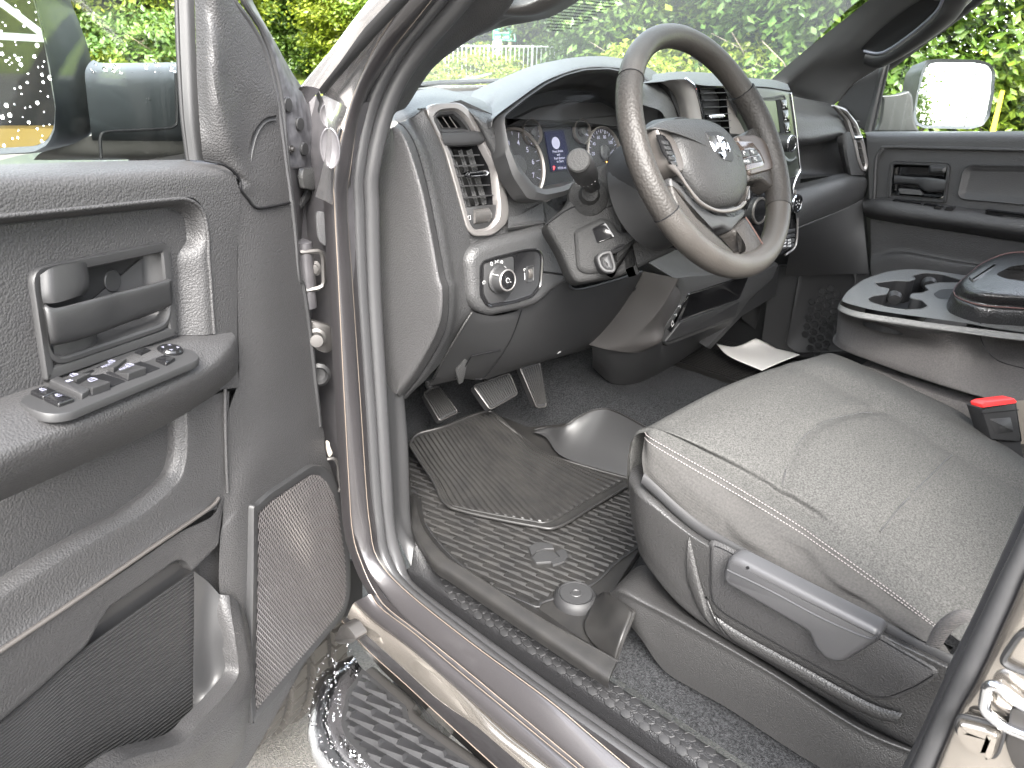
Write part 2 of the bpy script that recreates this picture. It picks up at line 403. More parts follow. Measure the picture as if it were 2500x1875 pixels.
# fender behind the open door and the rest of the shell, seen only from elsewhere
fd = MB()
fo = [Vector((-.0, 1.24, z)) for z in (.80, .9, 1.02, 1.14, 1.22)]
f2 = [Vector((-.055, 1.5, z)) for z in (1.0, 1.05, 1.10, 1.17, 1.23)]
f3 = [Vector((-.05, 1.95, z)) for z in (.98, 1.04, 1.10, 1.17, 1.23)]
f4 = [Vector((-.02, 2.45, z)) for z in (.7, .85, 1.0, 1.1, 1.2)]
fd.add(*sheet_geo([fo, f2, f3, f4], 14, 18))
fh = [Vector((-.02, y, 1.23+.01*math.sin(y))) for y in (1.3, 1.7, 2.1, 2.5)]
fd.add(*sheet_geo([fh, [q+Vector((.35, 0, .06)) for q in fh], [q+Vector((.9, 0, .09)) for q in fh], [q+Vector((1.45, 0, .06)) for q in fh], [q+Vector((1.8, 0, 0)) for q in fh]], 14, 14))
fo2 = [Vector((1.83, q.y, q.z)) for q in fo]; 
fd.add(*sheet_geo([fo2, [Vector((1.855, q.y, q.z)) for q in f2], [Vector((1.85, q.y, q.z)) for q in f3], [Vector((1.82, q.y, q.z)) for q in f4]], 14, 18))
fd.build('fender_and_hood', M['paint'], body)
wlp = PY(1.08); shell('wheel_liner', wlp, T('P', [(828,1370),(885,1370),(885,1488),(840,1508),(828,1500)], wlp), [(0, -.01), (0, 0)], M['flatb'], body)
# outer A-pillar and windshield gasket
P0 = sd_([(921,-6),(831,116),(785,168),(736,223)], .045); P1 = sd_([(959,-6),(889,69),(831,150),(779,217)], .07)
P2 = sd_([(1005,-6),(918,87),(849,162),(788,231)], .09); PT = [T1[1], T1[2], T1[3], T1[3].lerp(T1[4], .4)]
pdir = (P1[0]-P1[-1]).normalized(); pn = Vector((-.85, -.15, .6)); pn = (pn-pdir*pn.dot(pdir)).normalized()
P0 = [Pl(q, pn).at('P', x, y) for q, (x, y) in zip(P1, [(921,-6),(831,116),(785,168),(736,223)])]
for l in (P0, P1, P2, PT): l.insert(0, l[0]+(l[0]-l[1]).normalized()*.5)
ap = MB(); ap.add(*band_geo(P0, P1, .012, 9, 40)); ap.add(*sheet_geo([P0, [q+Vector((.04, .05, -.02)) for q in P0]], 30)); ap.build('pillar_outer', M['paintsky'], body, sharp=None)
gk = MB(); gk.add(*band_geo(P1, P2, .004, 7, 40))
for f in (.25, .6): gk.add(*tube_geo(sm([a.lerp(b, f) for a, b in zip(P1, P2)], 40), .0028, 6))
gk.build('windshield_gasket', M['rubberd'], body)
pr = MB(); pr.add(*sheet_geo([P2, [a.lerp(b, .5)+Vector((.004, .012, 0)) for a, b in zip(P2, PT)], PT], 40, 10))
lo_a = sd_([(788,231),(800,312),(790,400),(770,480)], .085); lo_b = sd_([(848,262),(826,330),(817,405),(812,500)], .126)
pr.add(*sheet_geo([lo_a, [a.lerp(b, .5)+Vector((0, -.004, 0)) for a, b in zip(lo_a, lo_b)], lo_b], 20, 8))
pr.build('pillar_recess', M['paintsky'], body, sharp=None)
for k, (x, y, sx, sy) in enumerate([(690, 975, .010, .015), (712, 1250, .013, .026)]):
    q = side('J', x, y, .1); qq = Pl(q, (CAM-q)*.3+Vector((-.6, -.6, 0)))
    lp = [Vector((math.cos(a*.3142)*sx, math.sin(a*.3142)*sy)) for a in range(20)]
    shell('pillar_hole', qq, lp, [(0, -.006), (0, .0015), (.0012, .002), (.003, .001), (.004, .0004)], M['paintd'], body)
# rubber boot at mirror base of pillar
cr_ = T('J', [(605,640),(615,760),(655,860),(640,960),(685,1060)], Pl((.08,1.1,1.5), (-.5,-.85,0)))
cr2 = T('J', [(600,640),(600,770),(610,860),(600,960),(660,1040)], Pl((.08,1.13,1.5), (-.5,-.85,0)))
band('pillar_gasket_end', cr_, cr2, .004, M['rubberd'], body, nu=30)
# hinges
def bracket(name, pts, pl, r_, m_): return tube(name, T('K', pts, pl), r_, m_, body, 6)
JP = Pl((.13, 1.0, 1.2), (-.35, -.94, 0))
tube('hinge', T('K', [(400,1085),(640,1065),(690,1090),(712,1180),(722,1480),(700,1540),(640,1570),(430,1610)], JP.off(.01)), .0042, M['steel'], body, 6, label='upper door hinge bracket')
hb = MB(); hb.add(*lathe_geo(JP.at('K', 480, 1380), (0, 0, 1), [(.0, -.055), (.013, -.053), (.013, .05), (.0, .056)], 14)); hb.build('hinge_knuckle', M['paintd'], body)
hb = MB(); q = JP.at('K', 585, 1300); hb.add(*lathe_geo(q, (-.2, -.3, 0), [(.012, -.01), (.013, 0), (.008, .001), (.008, .006), (0, .007)], 6)); hb.add(*tube_geo([q+Vector((0, 0, .03)), q-Vector((0, 0, .03))], .002, 6)); hb.build('hinge_bolt', M['steel'], body)
# door check strap plate (pale), grommet, lower latch
pl = JP.off(.006)
ck = T('D', [(1855,435),(1975,470),(1992,500),(1988,620),(1950,640),(1875,610)], pl)
shell('door_check', pl, ck, raised(.008, .003), M['steel'], body, r=.006)
lathe('check_roller', pl.at('D', 1895, 545), (-.45, -.75, .1), [(0, 0), (.016, 0), (.016, .012), (.011, .014), (.010, .03), (0, .031)], M['steel'], body)
lathe('grommet', pl.at('D', 1910, 770), (-.5, -.8, 0), [(.019, -.004), (.020, .004), (.015, .008), (.011, .002), (0, .0)], M['rubberd'], body)
tube('lower_hinge', T('M', [(640,560),(700,545),(745,570),(765,640),(770,760),(790,850),(775,920)], pl.off(.012)), .0034, M['steel'], body, 6)
fbk = T('M', [(620,345),(660,350),(665,400),(700,480),(650,530),(625,450)], pl.off(.008)); shell('wire_clip', pl.off(.008), fbk, raised(.006, .002), mat('galvanised clip', (.22, .20, .175), .5, .3), body, r=.004)
# felt pad on pillar
fp = T('K', [(610,520),(740,540),(800,700),(800,900),(730,1010),(640,920),(615,760)], pl.off(-.02)); shell('felt_pad', pl.off(-.02), fp, raised(.006, .003), mat('felt', (.05, .05, .052), .95, bump=('noise', 600, 1, .004)), body, r=.01)

# ------------------------------------------------------------------ SILL TRIM (hexagon tread plate)
sill = part('sill_trim', (.25, .5, .7))
So = ext(T('N', [(570,170),(640,270),(760,390),(1000,560),(1500,920),(2212,1400)], PX(.232)), 0, .45)
Sh = ext(T('N', [(600,130),(700,240),(830,335),(1060,510),(1560,855),(2260,1330)], PX(.236)), 0, .45)
Sm = ext(T('N', [(640,95),(790,215),(900,290),(1120,455),(1630,790),(2310,1245)], PX(.244)), 0, .45)
Si = ext(T('H', [(530,290),(640,440),(760,520),(1170,790),(1690,1135),(2212,1480)], PX(.271)), 0, .45)
Si2 = [q+Vector((.004, 0, -.02)) for q in Si]
So2 = [q+Vector((.004, 0, -.012)) for q in So]
st = MB(); st.add(*sheet_geo([So2, So, Sh, Sm, Si, Si2], 90, 40))
plate = st.build('tread_plate', M['sillp'], sill, sharp=None)
# hexagons: low raised pads with rims on the flat of the plate
hx = MB()
nrm = Vector((-.12, 0, 1)).normalized()
zc = sum(q.z for q in Si)/len(Si); pz = Pl(Si[3], nrm)
za, zb = arc(sm(Sm, 80), 200), arc(sm(Si, 80), 200)
def sillpt(y, f):
    a = min(za, key=lambda q: abs(q.y-y)); b = min(zb, key=lambda q: abs(q.y-y)); return a.lerp(b, f)
k = 0; y = .83; pit = .0155
while y > -.16:
    fs_ = (.2, .62) if k % 2 == 0 else (-.02, .41, .82)
    for f in fs_:
        if y > .80 and f < .3: continue
        q = sillpt(y, f)+Vector((0, 0, .0012)); n1 = Vector((-.55 if f < 0 else (-.3 if f < .25 else -.05), 0, 1)).normalized()
        hp = Pl(q, n1); ex = Vector((0, 1, 0)); ey = n1.cross(ex)
        l = [hp.uv(q+ex*(math.cos(R(60*i))*.0097)+ey*(math.sin(R(60*i))*.0073)) for i in range(6)]
        hx.add(*shell_geo(hp, l, [(-.0004, -.0008), (0, .0006), (.0005, .0009), (.0010, .0004), (.003, .0007)]))
    y -= pit; k += 1
hx.build('hexagon_tread', M['hexm'], sill, sharp=30)
# ------------------------------------------------------------------ DRIVER DOOR, swung open
DH = R(62); dn_ = Vector((math.cos(DH), -math.sin(DH), 0)); du = Vector((math.sin(DH), math.cos(DH), 0))
DO = Vector((.04, .95, 1.1))
def DP(h=0): return Pl(DO+dn_*h, dn_)
def TD(t, pts, h): return T(t, pts, DP(h))
def TV(t, pts): return [DP(p[2]).at(t, p[0], p[1]) for p in pts]      # points with their own offset
door = part('driver_door', (-.2, .8, .5), 'open driver door with black trim')
g = M['grain']
# core slab behind the trim (inner sheet metal and outer skin)
corner = TD('A', [(1640,230),(1745,430),(1870,610),(1900,700)], -.005)
core = MB()
sl0 = [(-1.02, .52), (-.16, .50), (.05, .54), (.115, .62), (.135, 1.0), (.11, 1.25), (.10, 1.45), (-1.02, 1.45)]
def S2(s, z, h=0): return DO + du*s + dn_*h + Vector((0, 0, z-DO.z))
cp = DP(-.024)
core.add(*shell_geo(cp, [cp.uv(S2(a, b, -.024)) for a, b in sl0], [(0, -.10), (0, -.012), (.004, 0)], back=True))
core.build('door_shell', M['paint'], door)
# --- lower base skin
base = [S2(-1.0, 1.20), S2(.06, 1.20), S2(.09, 1.0), S2(.09, .60), S2(-.02, .56), S2(-.24, .52), S2(-1.0, .56)]
shell('lower_skin', DP(-.012), [DP(-.012).uv(q) for q in base], [(0, -.01), (0, 0), (.002, .002)], g, door)
# --- upper belt roll, face and recess step
rows = [TD('A', [(-300,985),(0,985),(600,968),(1100,958),(1225,962)], -.030),
        TD('A', [(-300,1000),(0,1000),(600,985),(1100,975),(1290,975)], -.012),
        TD('A', [(-300,1050),(0,1045),(600,1025),(1080,1005),(1350,1000)], .012),
        TD('A', [(-300,1130),(0,1120),(600,1090),(1080,1060),(1405,1045)], .022),
        TD('A', [(-300,1335),(0,1290),(500,1238),(1090,1180),(1440,1150)], .024)]
o = sheet('belt_roll', rows, g, door, 40, 30)
# raised right column (between recess edge and the fold, then the smooth kick column to the door edge)
col = [TV('A', [(1090,1180,.024),(1290,1160,.024),(1442,1130,.024)]),
       TV('A', [(1170,1195,.024),(1310,1190,.024),(1442,1170,.024)]),
       TV('A', [(1225,1270,.024),(1330,1262,.024),(1440,1250,.024)]),
       TV('A', [(1252,1450,.024),(1345,1440,.024),(1428,1430,.023)]),
       TV('D', [(1262,120,.024),(1350,110,.024),(1422,100,.023)]),
       TV('D', [(1283,525,.024),(1370,520,.024),(1425,515,.023)]),
       TV('D', [(1290,860,.024),(1345,860,.024),(1432,850,.022)])]
sheet('column', col, g, door, 16, 50, label='grained column ahead of the handle')
# recess bevel: bright rounded edge
be = TV('A', [(-300,1335,.024),(0,1300,.024),(500,1250,.024),(1000,1200,.024),(1110,1195,.024),(1180,1225,.024),(1225,1290,.024),(1248,1420,.024)])[:]
be += TV('D', [(1250,60,.024),(1262,200,.024),(1275,400,.024),(1285,528,.024)])
bi = TV('A', [(-300,1400,.002),(0,1365,.002),(500,1312,.002),(980,1262,.002),(1050,1270,.002),(1090,1310,.002),(1105,1370,.002),(1110,1440,.002)])
bi += TV('D', [(1035,60,.002),(1045,200,.002),(1050,400,.002),(1050,545,.002)])
bm_ = [a.lerp(b, .30)+dn_*.003 for a, b in zip(be, bi)]; bm2 = [a.lerp(b, .72)-dn_*.005 for a, b in zip(be, bi)]
sheet('recess_bevel', [be, bm_, bm2, bi], g, door, 90, 14)
tube('recess_edge', sm(be, 80), .0022, g, door, 8)
rec = TD('A', [(-320,1390),(0,1355),(500,1302),(990,1250),(1100,1290),(1120,1450)], .003)+TD('D', [(1060,60),(1060,560),(0,960),(-320,1100)], .003)
cuph = TD('D', [(235,165),(985,10),(1005,455),(300,690)], .003)
shell('recess_panel', DP(.003), rec, [(0, -.012), (0, 0)], g, door, holes=[cuph], hr=.014)
# --- smooth panel from the fold to the door edge
kp = [TV('A', [(1442,1090,.023),(1560,1248,.022),(1735,1215,.018)]),
      TV('D', [(1428,-40,.023),(1600,-40,.024),(1775,-40,.018)]),
      TV('D', [(1424,250,.023),(1600,250,.026),(1815,250,.018)]),
      TV('D', [(1430,560,.022),(1640,560,.026),(1858,560,.016)]),
      TV('D', [(1432,800,.021),(1650,800,.025),(1880,800,.016)]),
      TV('D', [(1370,1000,.020),(1640,1000,.024),(1912,1010,.016)]),
      TV('D', [(1355,1200,.018),(1640,1150,.026),(1945,1130,.014)]),
      TV('D', [(1340,1480,.014),(1560,1330,.026),(1950,1230,.016)]),
      TV('D', [(1335,1659,.012),(1520,1500,.022),(1985,1330,.016)]),
      TV('G', [(1320,300,.012),(1500,150,.020),(2030,30,.014)]),
      TV('G', [(1318,620,.012),(1496,640,.018),(2085,560,.014)]),
      TV('G', [(1380,1100,.012),(1510,1150,.016),(1800,1010,.012)]),
      TV('G', [(1440,1400,.010),(1500,1390,.012),(1560,1320,.010)])]
sheet('kick_panel', kp, g, door, 30, 90)
# fold line (thin lit rib) down the middle of the trim
tube('fold_rib', smoothc(TV('D', [(1350,860,.024),(1352,1100,.022),(1357,1300,.02),(1365,1480,.018)]), 30), .0022, g, door, 8)
# --- sail panel (mirror corner)
sail = [TV('A', [(1165,-120,.0),(1250,-120,.026),(1310,-120,.030),(1380,-120,.022)]),
        TV('A', [(1168,0,.0),(1262,0,.026),(1320,0,.030),(1400,0,.022)]),
        TV('A', [(1175,250,.0),(1272,250,.026),(1350,250,.026),(1550,235,.020)]),
        TV('A', [(1183,500,.0),(1290,500,.027),(1400,480,.020),(1625,440,.018)]),
        TV('A', [(1195,700,.0),(1330,700,.027),(1470,640,.016),(1665,600,.018)]),
        TV('A', [(1208,850,.0),(1380,860,.026),(1500,800,.016),(1685,740,.016)]),
        TV('A', [(1225,962,-.006),(1405,960,.023),(1530,920,.018),(1705,880,.016)]),
        TV('A', [(1300,978,.0),(1440,1040,.023),(1540,1030,.021),(1722,1010,.016)]),
        TV('A', [(1440,1085,.02),(1470,1110,.024),(1560,1120,.023),(1732,1110,.017)]),
        TV('A', [(1440,1130,.022),(1540,1245,.023),(1600,1240,.023),(1738,1215,.018)])]
sheet('sail_panel', sail, g, door, 30, 60)
band('sail_recess', TV('A', [(1665,690,.0185),(1590,710,.0185),(1530,780,.0185),(1500,880,.0195),(1480,1000,.0215),(1470,1075,.0235)]),
     TV('A', [(1660,720,.0185),(1600,735,.0185),(1550,800,.0185),(1522,890,.0195),(1500,1010,.0215),(1485,1085,.0235)]), -.002, M['flatb'], door, nu=40)
tube('sail_seam', smoothc(TV('A', [(1225,962,.010),(1330,985,.0235),(1400,1030,.0245),(1442,1085,.0245),(1442,1130,.0245),(1490,1195,.0245),(1540,1246,.0245),(1640,1236,.0235),(1738,1215,.019)]), 60), .0016, M['dark'], door, 6)
# --- window divider bar, glass, glass run
wb = [TV('A', [(1060,-160,-.02),(1072,0,-.02),(1085,350,-.02),(1105,700,-.02),(1135,960,-.02)]), TV('A', [(1118,-160,-.012),(1122,0,-.012),(1135,350,-.012),(1150,700,-.012),(1185,962,-.012)]), TV('A', [(1162,-160,-.008),(1166,0,-.008),(1178,350,-.008),(1198,700,-.008),(1226,966,-.010)])]
sheet('window_divider', wb, M['smooth'], door, 30, 12)
tube('glass_run', smoothc(TV('A', [(1054,-160,-.024),(1060,0,-.024),(1072,350,-.024),(1095,700,-.024),(1128,962,-.024)]), 30), .003, M['rubberd'], door, 8)
gl_ = TD('A', [(-420,1010),(1130,965),(1095,600),(1072,250),(1050,-420),(-420,-420)], -.032)
shell('window_glass', DP(-.032), gl_, [(0, -.004), (0, 0)], M['glass'], door, back=True)
# upper window frame bar beyond the picture
tube('window_frame', [S2(-.02, 1.70, -.01), S2(-.12, 1.86, -.012), S2(-.3, 1.97, -.014), S2(-.75, 1.98, -.014), S2(-.98, 1.90, -.012), S2(-1.0, 1.45, -.012)], .022, M['paint'], door, 8)
# --- edge weatherstrips and inner sheet with plugs
es = MB()
es.add(*tube_geo(smoothc(TV('A', [(1385,-120,.018),(1400,0,.018),(1500,140,.018),(1590,320,.016),(1645,540,.014),(1680,740,.014),(1708,960,.014),(1730,1120,.015),(1742,1210,.016)]), 50), .0045, 8))
es.add(*tube_geo(smoothc(TV('A', [(1440,-120,.008),(1460,0,.008),(1570,180,.006),(1640,380,.004),(1690,620,.004),(1712,850,.006),(1735,1080,.008),(1750,1220,.010)]), 50), .004, 8))
es.build('edge_weatherstrip', M['rubber'], door)
ed = MB()
ed.add(*tube_geo(smoothc(TV('A', [(1745,1200,.016),(1765,1400,.016),(1785,1659,.016)])+TV('D', [(1815,250,.016),(1858,560,.014),(1890,850,.014),(1915,1080,.013)]), 40), .0052, 8))
ed.build('trim_edge', M['smooth'], door)
ins = [TV('A', [(1462,-120,.004),(1478,-120,.0),(1500,-120,-.02)]), TV('A', [(1470,0,.004),(1490,0,.0),(1515,0,-.02)]), TV('A', [(1590,180,.002),(1610,190,.0),(1640,230,-.02)]), TV('A', [(1660,430,.0),(1700,430,.0),(1750,430,-.02)]),
       TV('A', [(1695,600,.0),(1780,600,-.002),(1862,600,-.02)]), TV('A', [(1712,800,.0),(1810,800,-.002),(1905,760,-.02)]), TV('A', [(1722,900,.0),(1815,900,-.002),(1925,900,-.02)]), TV('A', [(1728,1000,.0),(1820,1000,-.002),(1935,1000,-.02)])]
DUST = mat('dusty painted sheet', (.030, .030, .033), .45, metal=.4, noise=(70, (.10, .10, .108), .18))
sheet('inner_sheet', ins, DUST, door, 20, 40)
for x, y, rx in ((1725,628,.0), (1797,745,0), (1825,895,0)):
    q = DP(.001).at('A', x, y); lathe('rubber_plug', q, dn_-du*.05, [(0, -.002), (.0100, -.002), (.0100, .001), (.0088, .0022), (0, .0026)], M['rubberd'], door, 24)
q = DP(.002).at('A', 1740, 895); lathe('screw', q, dn_, [(0, 0), (.006, 0), (.006, .003), (.0035, .0032), (.0035, .007), (0, .007)], M['steel'], door, 12)
lo = TD('A', [(1795,1010),(1870,1000),(1890,985),(1888,1080),(1860,1140),(1800,1130),(1785,1060)], -.012)
shell('hinge_cover', DP(-.012), lo, raised(.008, .002), M['cons'], door, r=.004)
shell('check_arm', DP(-.02), TD('A', [(1830,1140),(1862,1140),(1840,1190),(1790,1250),(1785,1230)], -.02), raised(.006, .001), M['flatb'], door)
low = [TV('A', [(1735,1010,.0),(1800,1010,-.02),(1900,1010,-.05)]), TV('A', [(1750,1210,.0),(1800,1250,-.02),(1830,1290,-.05)]), TV('A', [(1785,1500,.0),(1795,1500,-.02),(1800,1500,-.05)])]
sheet('inner_sheet_lower', low, M['paintd'], door, 12, 12)

# --- pull handle in its bezel
hb_ = TD('D', [(165,135),(1000,-30),(1052,535),(265,812)], .005)
hp = DP(.005)
b2 = [hp.uv(q) for q in hb_]; b2r = rnd(b2, [.018, .014, .003, .003], 6)
shell('handle_bezel', hp, b2r, [(0, -.004), (0, .002), (.0012, .0035), (.006, .0035), (.010, .0025), (.0115, 0)], M['smooth'], door, cap=False)
cup = rnd([hp.uv(hp.at('D', x, y)) for x, y in [(235,165),(985,10),(1005,455),(300,690)]], [.016, .012, .02, .02], 6)
shell('handle_cup', hp, cup, [(-.006, .003), (-.002, .0034), (0, .002), (.002, -.006), (.006, -.016), (.012, -.0205)], M['smooth'], door)
# paddle: the latch lever across the cup
pd = [TV('D', [(272,350,.018),(340,372,.020),(560,318,.018),(720,276,.014),(860,240,.013),(1020,195,.012)]),
      TV('D', [(275,372,.024),(345,382,.026),(565,330,.024),(720,290,.019),(860,254,.018),(1028,212,.016)]),
      TV('D', [(288,470,.025),(350,470,.027),(575,425,.024),(720,370,.018),(860,320,.017),(1030,270,.015)]),
      TV('D', [(300,570,.020),(350,575,.022),(570,520,.019),(720,462,.013),(860,410,.012),(1034,345,.010)]),
      TV('D', [(305,590,.010),(350,595,.010),(570,535,.008),(720,478,.003),(860,428,.002),(1034,362,.002)])]
sheet('door_handle', pd, M['smooth'], door, 40, 18, thick=.004)
gu = [TV('D', [(240,175,.010),(250,300,.012),(262,345,.012)]), TV('D', [(330,125,.016),(340,270,.018),(350,340,.018)]), TV('D', [(500,100,.014),(515,235,.014),(480,300,.014)]), TV('D', [(530,130,-.01),(535,250,-.01),(500,305,-.01)])]
sheet('lock_guard', gu, M['smooth'], door, 12, 20)
sheet('handle_foot', [TV('D', [(320,600,.004),(330,660,.004),(360,690,.002)]), TV('D', [(450,575,.006),(450,640,.006),(460,670,.002)]), TV('D', [(565,530,.004),(570,590,.004),(540,630,.0)]), TV('D', [(580,530,-.02),(585,590,-.02),(560,625,-.02)])], M['smooth'], door, 10, 14)
q = DP(-.0155).at('D', 670, 210); lathe('screw_cap', q, dn_, [(0, 0), (.0118, 0), (.0118, .0012), (.0110, .002), (0, .0022)], M['smooth'], door, 28)

# --- armrest
ar = [TV('D', [(-250,1020,.0),(0,905,.0),(250,822,.0),(560,708,.0),(1050,548,.0),(1280,525,.02),(1392,520,.024)]),
      TV('D', [(-250,1120,.03),(0,1010,.03),(260,915,.03),(580,780,.03),(1080,595,.03),(1290,560,.034),(1400,530,.028)]),
      TV('D', [(-250,1330,.057),(0,1190,.057),(330,1070,.057),(760,900,.056),(1190,715,.054),(1350,610,.048),(1412,548,.032)]),
      TV('D', [(-250,1420,.064),(0,1270,.064),(360,1120,.064),(790,950,.062),(1220,760,.060),(1375,650,.050),(1420,570,.033)]),
      TV('D', [(-250,1500,.062),(0,1350,.062),(400,1180,.062),(840,990,.060),(1250,805,.056),(1390,690,.046),(1426,600,.032)]),
      TV('D', [(-250,1600,.048),(0,1450,.048),(440,1250,.048),(900,1045,.046),(1290,840,.044),(1402,735,.038),(1430,640,.028)]),
      TV('D', [(-250,1680,.014),(0,1535,.014),(500,1310,.014),(1000,1072,.014),(1330,862,.018),(1415,775,.022),(1434,690,.022)])]
sheet('armrest', ar, g, door, 60, 44)
# --- window switch panel on the armrest
a0L = DP(0).at('D', 0, 905); a0R = DP(0).at('D', 1050, 548)
dx_ = (a0R-a0L).normalized(); ARn = dx_.cross(dn_-Vector((0, 0, .16))); ARn = ARn if ARn.z > 0 else -ARn
AR = Pl(a0L+Vector((0, 0, .0025)), ARn)
class ARP(Pl):                              # x along the door, y towards the cab
    pass
AR.u = dx_; AR.v = AR.n.cross(dx_)
sw = [AR.at('D', x, y) for x, y in [(105,945),(160,905),(800,625),(960,603),(1150,632),(1202,675),(1180,700),(420,1015),(290,1028),(180,995)]]
shell('switch_panel', AR, sw, [(0, -.006), (0, .001), (.0008, .002), (.002, .0022)], M['smooth'], door, r=.008)
def key(pts, h0, h1, m=None, r_=.0015, nm='switch_key'):
    k = [AR.at('D', x, y) for x, y in pts]; A2 = AR.off(h0)
    return shell(nm, A2, [A2.uv(q) for q in k], [(0, 0), (0, h1-.001), (.0004, h1-.0003), (.001, h1)], m or M['gloss'], door, r=r_)
key([(180,905),(265,872),(345,905),(260,940)], .002, .004); key([(262,942),(345,907),(448,950),(352,985)], .002, .004)
key([(295,850),(350,825),(540,905),(490,938)], .002, .006, M['smooth'])
for pts in ([(405,815),(560,755),(660,875),(545,915)], [(580,745),(770,678),(875,785),(765,822)]):
    wl = [AR.at('D', x, y) for x, y in pts]; shell('switch_well', AR, wl, [(-.001, .0022), (0, .0026), (.001, .0012)], M['dark'], door, r=.002)
key([(575,760),(770,680),(963,748),(765,826)], .0018, .0012, M['dark'], nm='switch_well'); key([(370,835),(550,757),(758,826),(545,915)], .0018, .0012, M['dark'], nm='switch_well')
def rocker(pts, h):                         # sloping window key
    k = [AR.at('D', x, y) for x, y in pts]; n = AR.n
    v = [k[0]+n*.003, k[1]+n*.003, k[2]+n*h, k[3]+n*h]+[k[i]-n*.001 for i in range(4)]
    o = mesh('window_switch', v, [(0,1,2,3), (0,4,5,1), (1,5,6,2), (2,6,7,3), (3,7,4,0), (4,7,6,5)], M['smooth'], door, False); bevel(o, .001); return o
rocker([(405,812),(470,785),(545,805),(455,850)], .008); rocker([(460,853),(548,806),(662,872),(552,912)], .010)
rocker([(595,745),(665,715),(760,715),(680,778)], .008); rocker([(683,780),(765,716),(876,782),(768,822)], .010)
key([(805,655),(870,630),(912,650),(848,685)], .002, .0025); key([(930,705),(985,683),(1052,702),(995,735)], .002, .004)
q = AR.at('D', 1020, 645); lathe('mirror_pad', q, AR.n, [(.0, .001), (.0135, .001), (.0135, .005), (.012, .0068), (.006, .0060), (0, .0058)], M['gloss'], door, 28)
# printed symbols
def glyph(cx, cy, paths, k, h, mt=None):
    mb = MB()
    c = AR.uv(AR.at('D', cx, cy))
    for p in paths: mb.add(*tube_geo([AR.xyz((c.x+a*k, c.y+b*k), h) for a, b in p], .00030, 5))
    return mb
car = [[(-1, -.6), (-.8, .3), (-.3, .8), (.6, .8), (1, .2), (1, -.6), (-1, -.6)], [(-.7, .1), (.8, .1)]]
pr_ = MB()
for x, y, k, h in ((440,815,.0036,.007), (550,860,.0042,.0098), (665,730,.0036,.0066), (772,770,.0042,.0098)):
    gg = glyph(x, y, car, k, h); pr_.add(gg.v, gg.f)
lockp = [[(-.7, -.8), (.7, -.8), (.7, .2), (-.7, .2), (-.7, -.8)], [(-.4, .2), (-.4, .8), (.3, .9), (.5, .6)]]
for x, y in ((255,905), (348,940)): gg = glyph(x, y, lockp, .0028, .0072); pr_.add(gg.v, gg.f)
gg = glyph(415, 865, [[(-.8, -.6), (.8, .6)], [(-.8, .6), (.8, -.6)], [(-1, -.5), (-1, .5), (1, .5), (1, -.5), (-1, -.5)]], .0028, .0095); pr_.add(gg.v, gg.f)
for a in range(4):
    c = AR.uv(AR.at('D', 1020, 645)); t = R(90*a+45)
    P_ = [(math.cos(t)*.0095, math.sin(t)*.0095), (math.cos(t+.35)*.0070, math.sin(t+.35)*.0070), (math.cos(t-.35)*.0070, math.sin(t-.35)*.0070)]
    pr_.add([AR.xyz((c.x+a_, c.y+b_), .0072) for a_, b_ in P_], [(0, 1, 2)])
pr_.build('switch_symbols', M['lilac'], door)
for x, y, h in ((640,748,.0056), (745,792,.0108)):
    text('switch_text', 'AUTO', AR, AR.uv(AR.at('D', x, y)), .0052, M['lilac'], door, h, 0, bold=.02)

# --- lower recess frame (raised L), crease and pocket wall
lin = TD('D', [(1045,985),(1050,1180),(1035,1300),(985,1400)], 0)+TD('G', [(760,110),(500,255),(250,400),(0,560),(-300,760)], 0)
lou = TD('D', [(1142,970),(1145,1200),(1130,1330),(1085,1440)], .012)+TD('G', [(900,130),(600,300),(300,480),(0,660),(-300,850)], .012)
lmd = [a.lerp(b, .5)+dn_*.003 for a, b in zip(lin, lou)]
lw2 = TV('D', [(1270,900,.014),(1290,1180,.014),(1290,1400,.014),(1270,1520,.014)])+TV('G', [(1000,190,.014),(700,420,.014),(400,600,.014),(0,860,.014),(-300,1060,.014)])
lw3 = TV('D', [(1374,870,.018),(1372,1050,.018),(1362,1300,.016),(1345,1540,.014)])+TV('G', [(1240,130,.018),(900,360,.018),(450,660,.018),(0,955,.018),(-300,1150,.018)])
sheet('lower_step', [[q-dn_*.012 for q in lin], lin, lmd, lou, lw2, lw3], g, door, 60, 36)
cr1 = TV('G', [(1312,40,.018),(1250,105,.020),(900,345,.020),(450,655,.020),(0,957,.020),(-300,1160,.020)])
tube('crease_trim', sm(cr1, 60), .0026, M['satind'], door, 8)
po = arc(TV('G', [(1336,60,.014),(1310,320,.014),(1180,450,.012),(1150,475,.010),(1120,430,.011),(1085,408,.012),(1040,418,.012),(880,535,.011),(740,632,.010),(650,692,.009),(575,820,.007),(520,922,.005),(250,1170,.004),(0,1380,.003),(-330,1540,.002)]), 90)
pi_ = TV('G', [(1330,40,.016),(1270,150,.018),(1090,240,.018),(900,370,.018),(650,540,.018),(420,690,.018),(0,975,.018),(-300,1180,.018)])
pi_ = sm(pi_, 90)
sheet('pocket_header', [pi_, [a.lerp(b, .4)+dn_*.001 for a, b in zip(pi_, po)], [a.lerp(b, .75)+dn_*.001 for a, b in zip(pi_, po)], po, [q-dn_*.012 for q in po]], g, door, 90, 24)
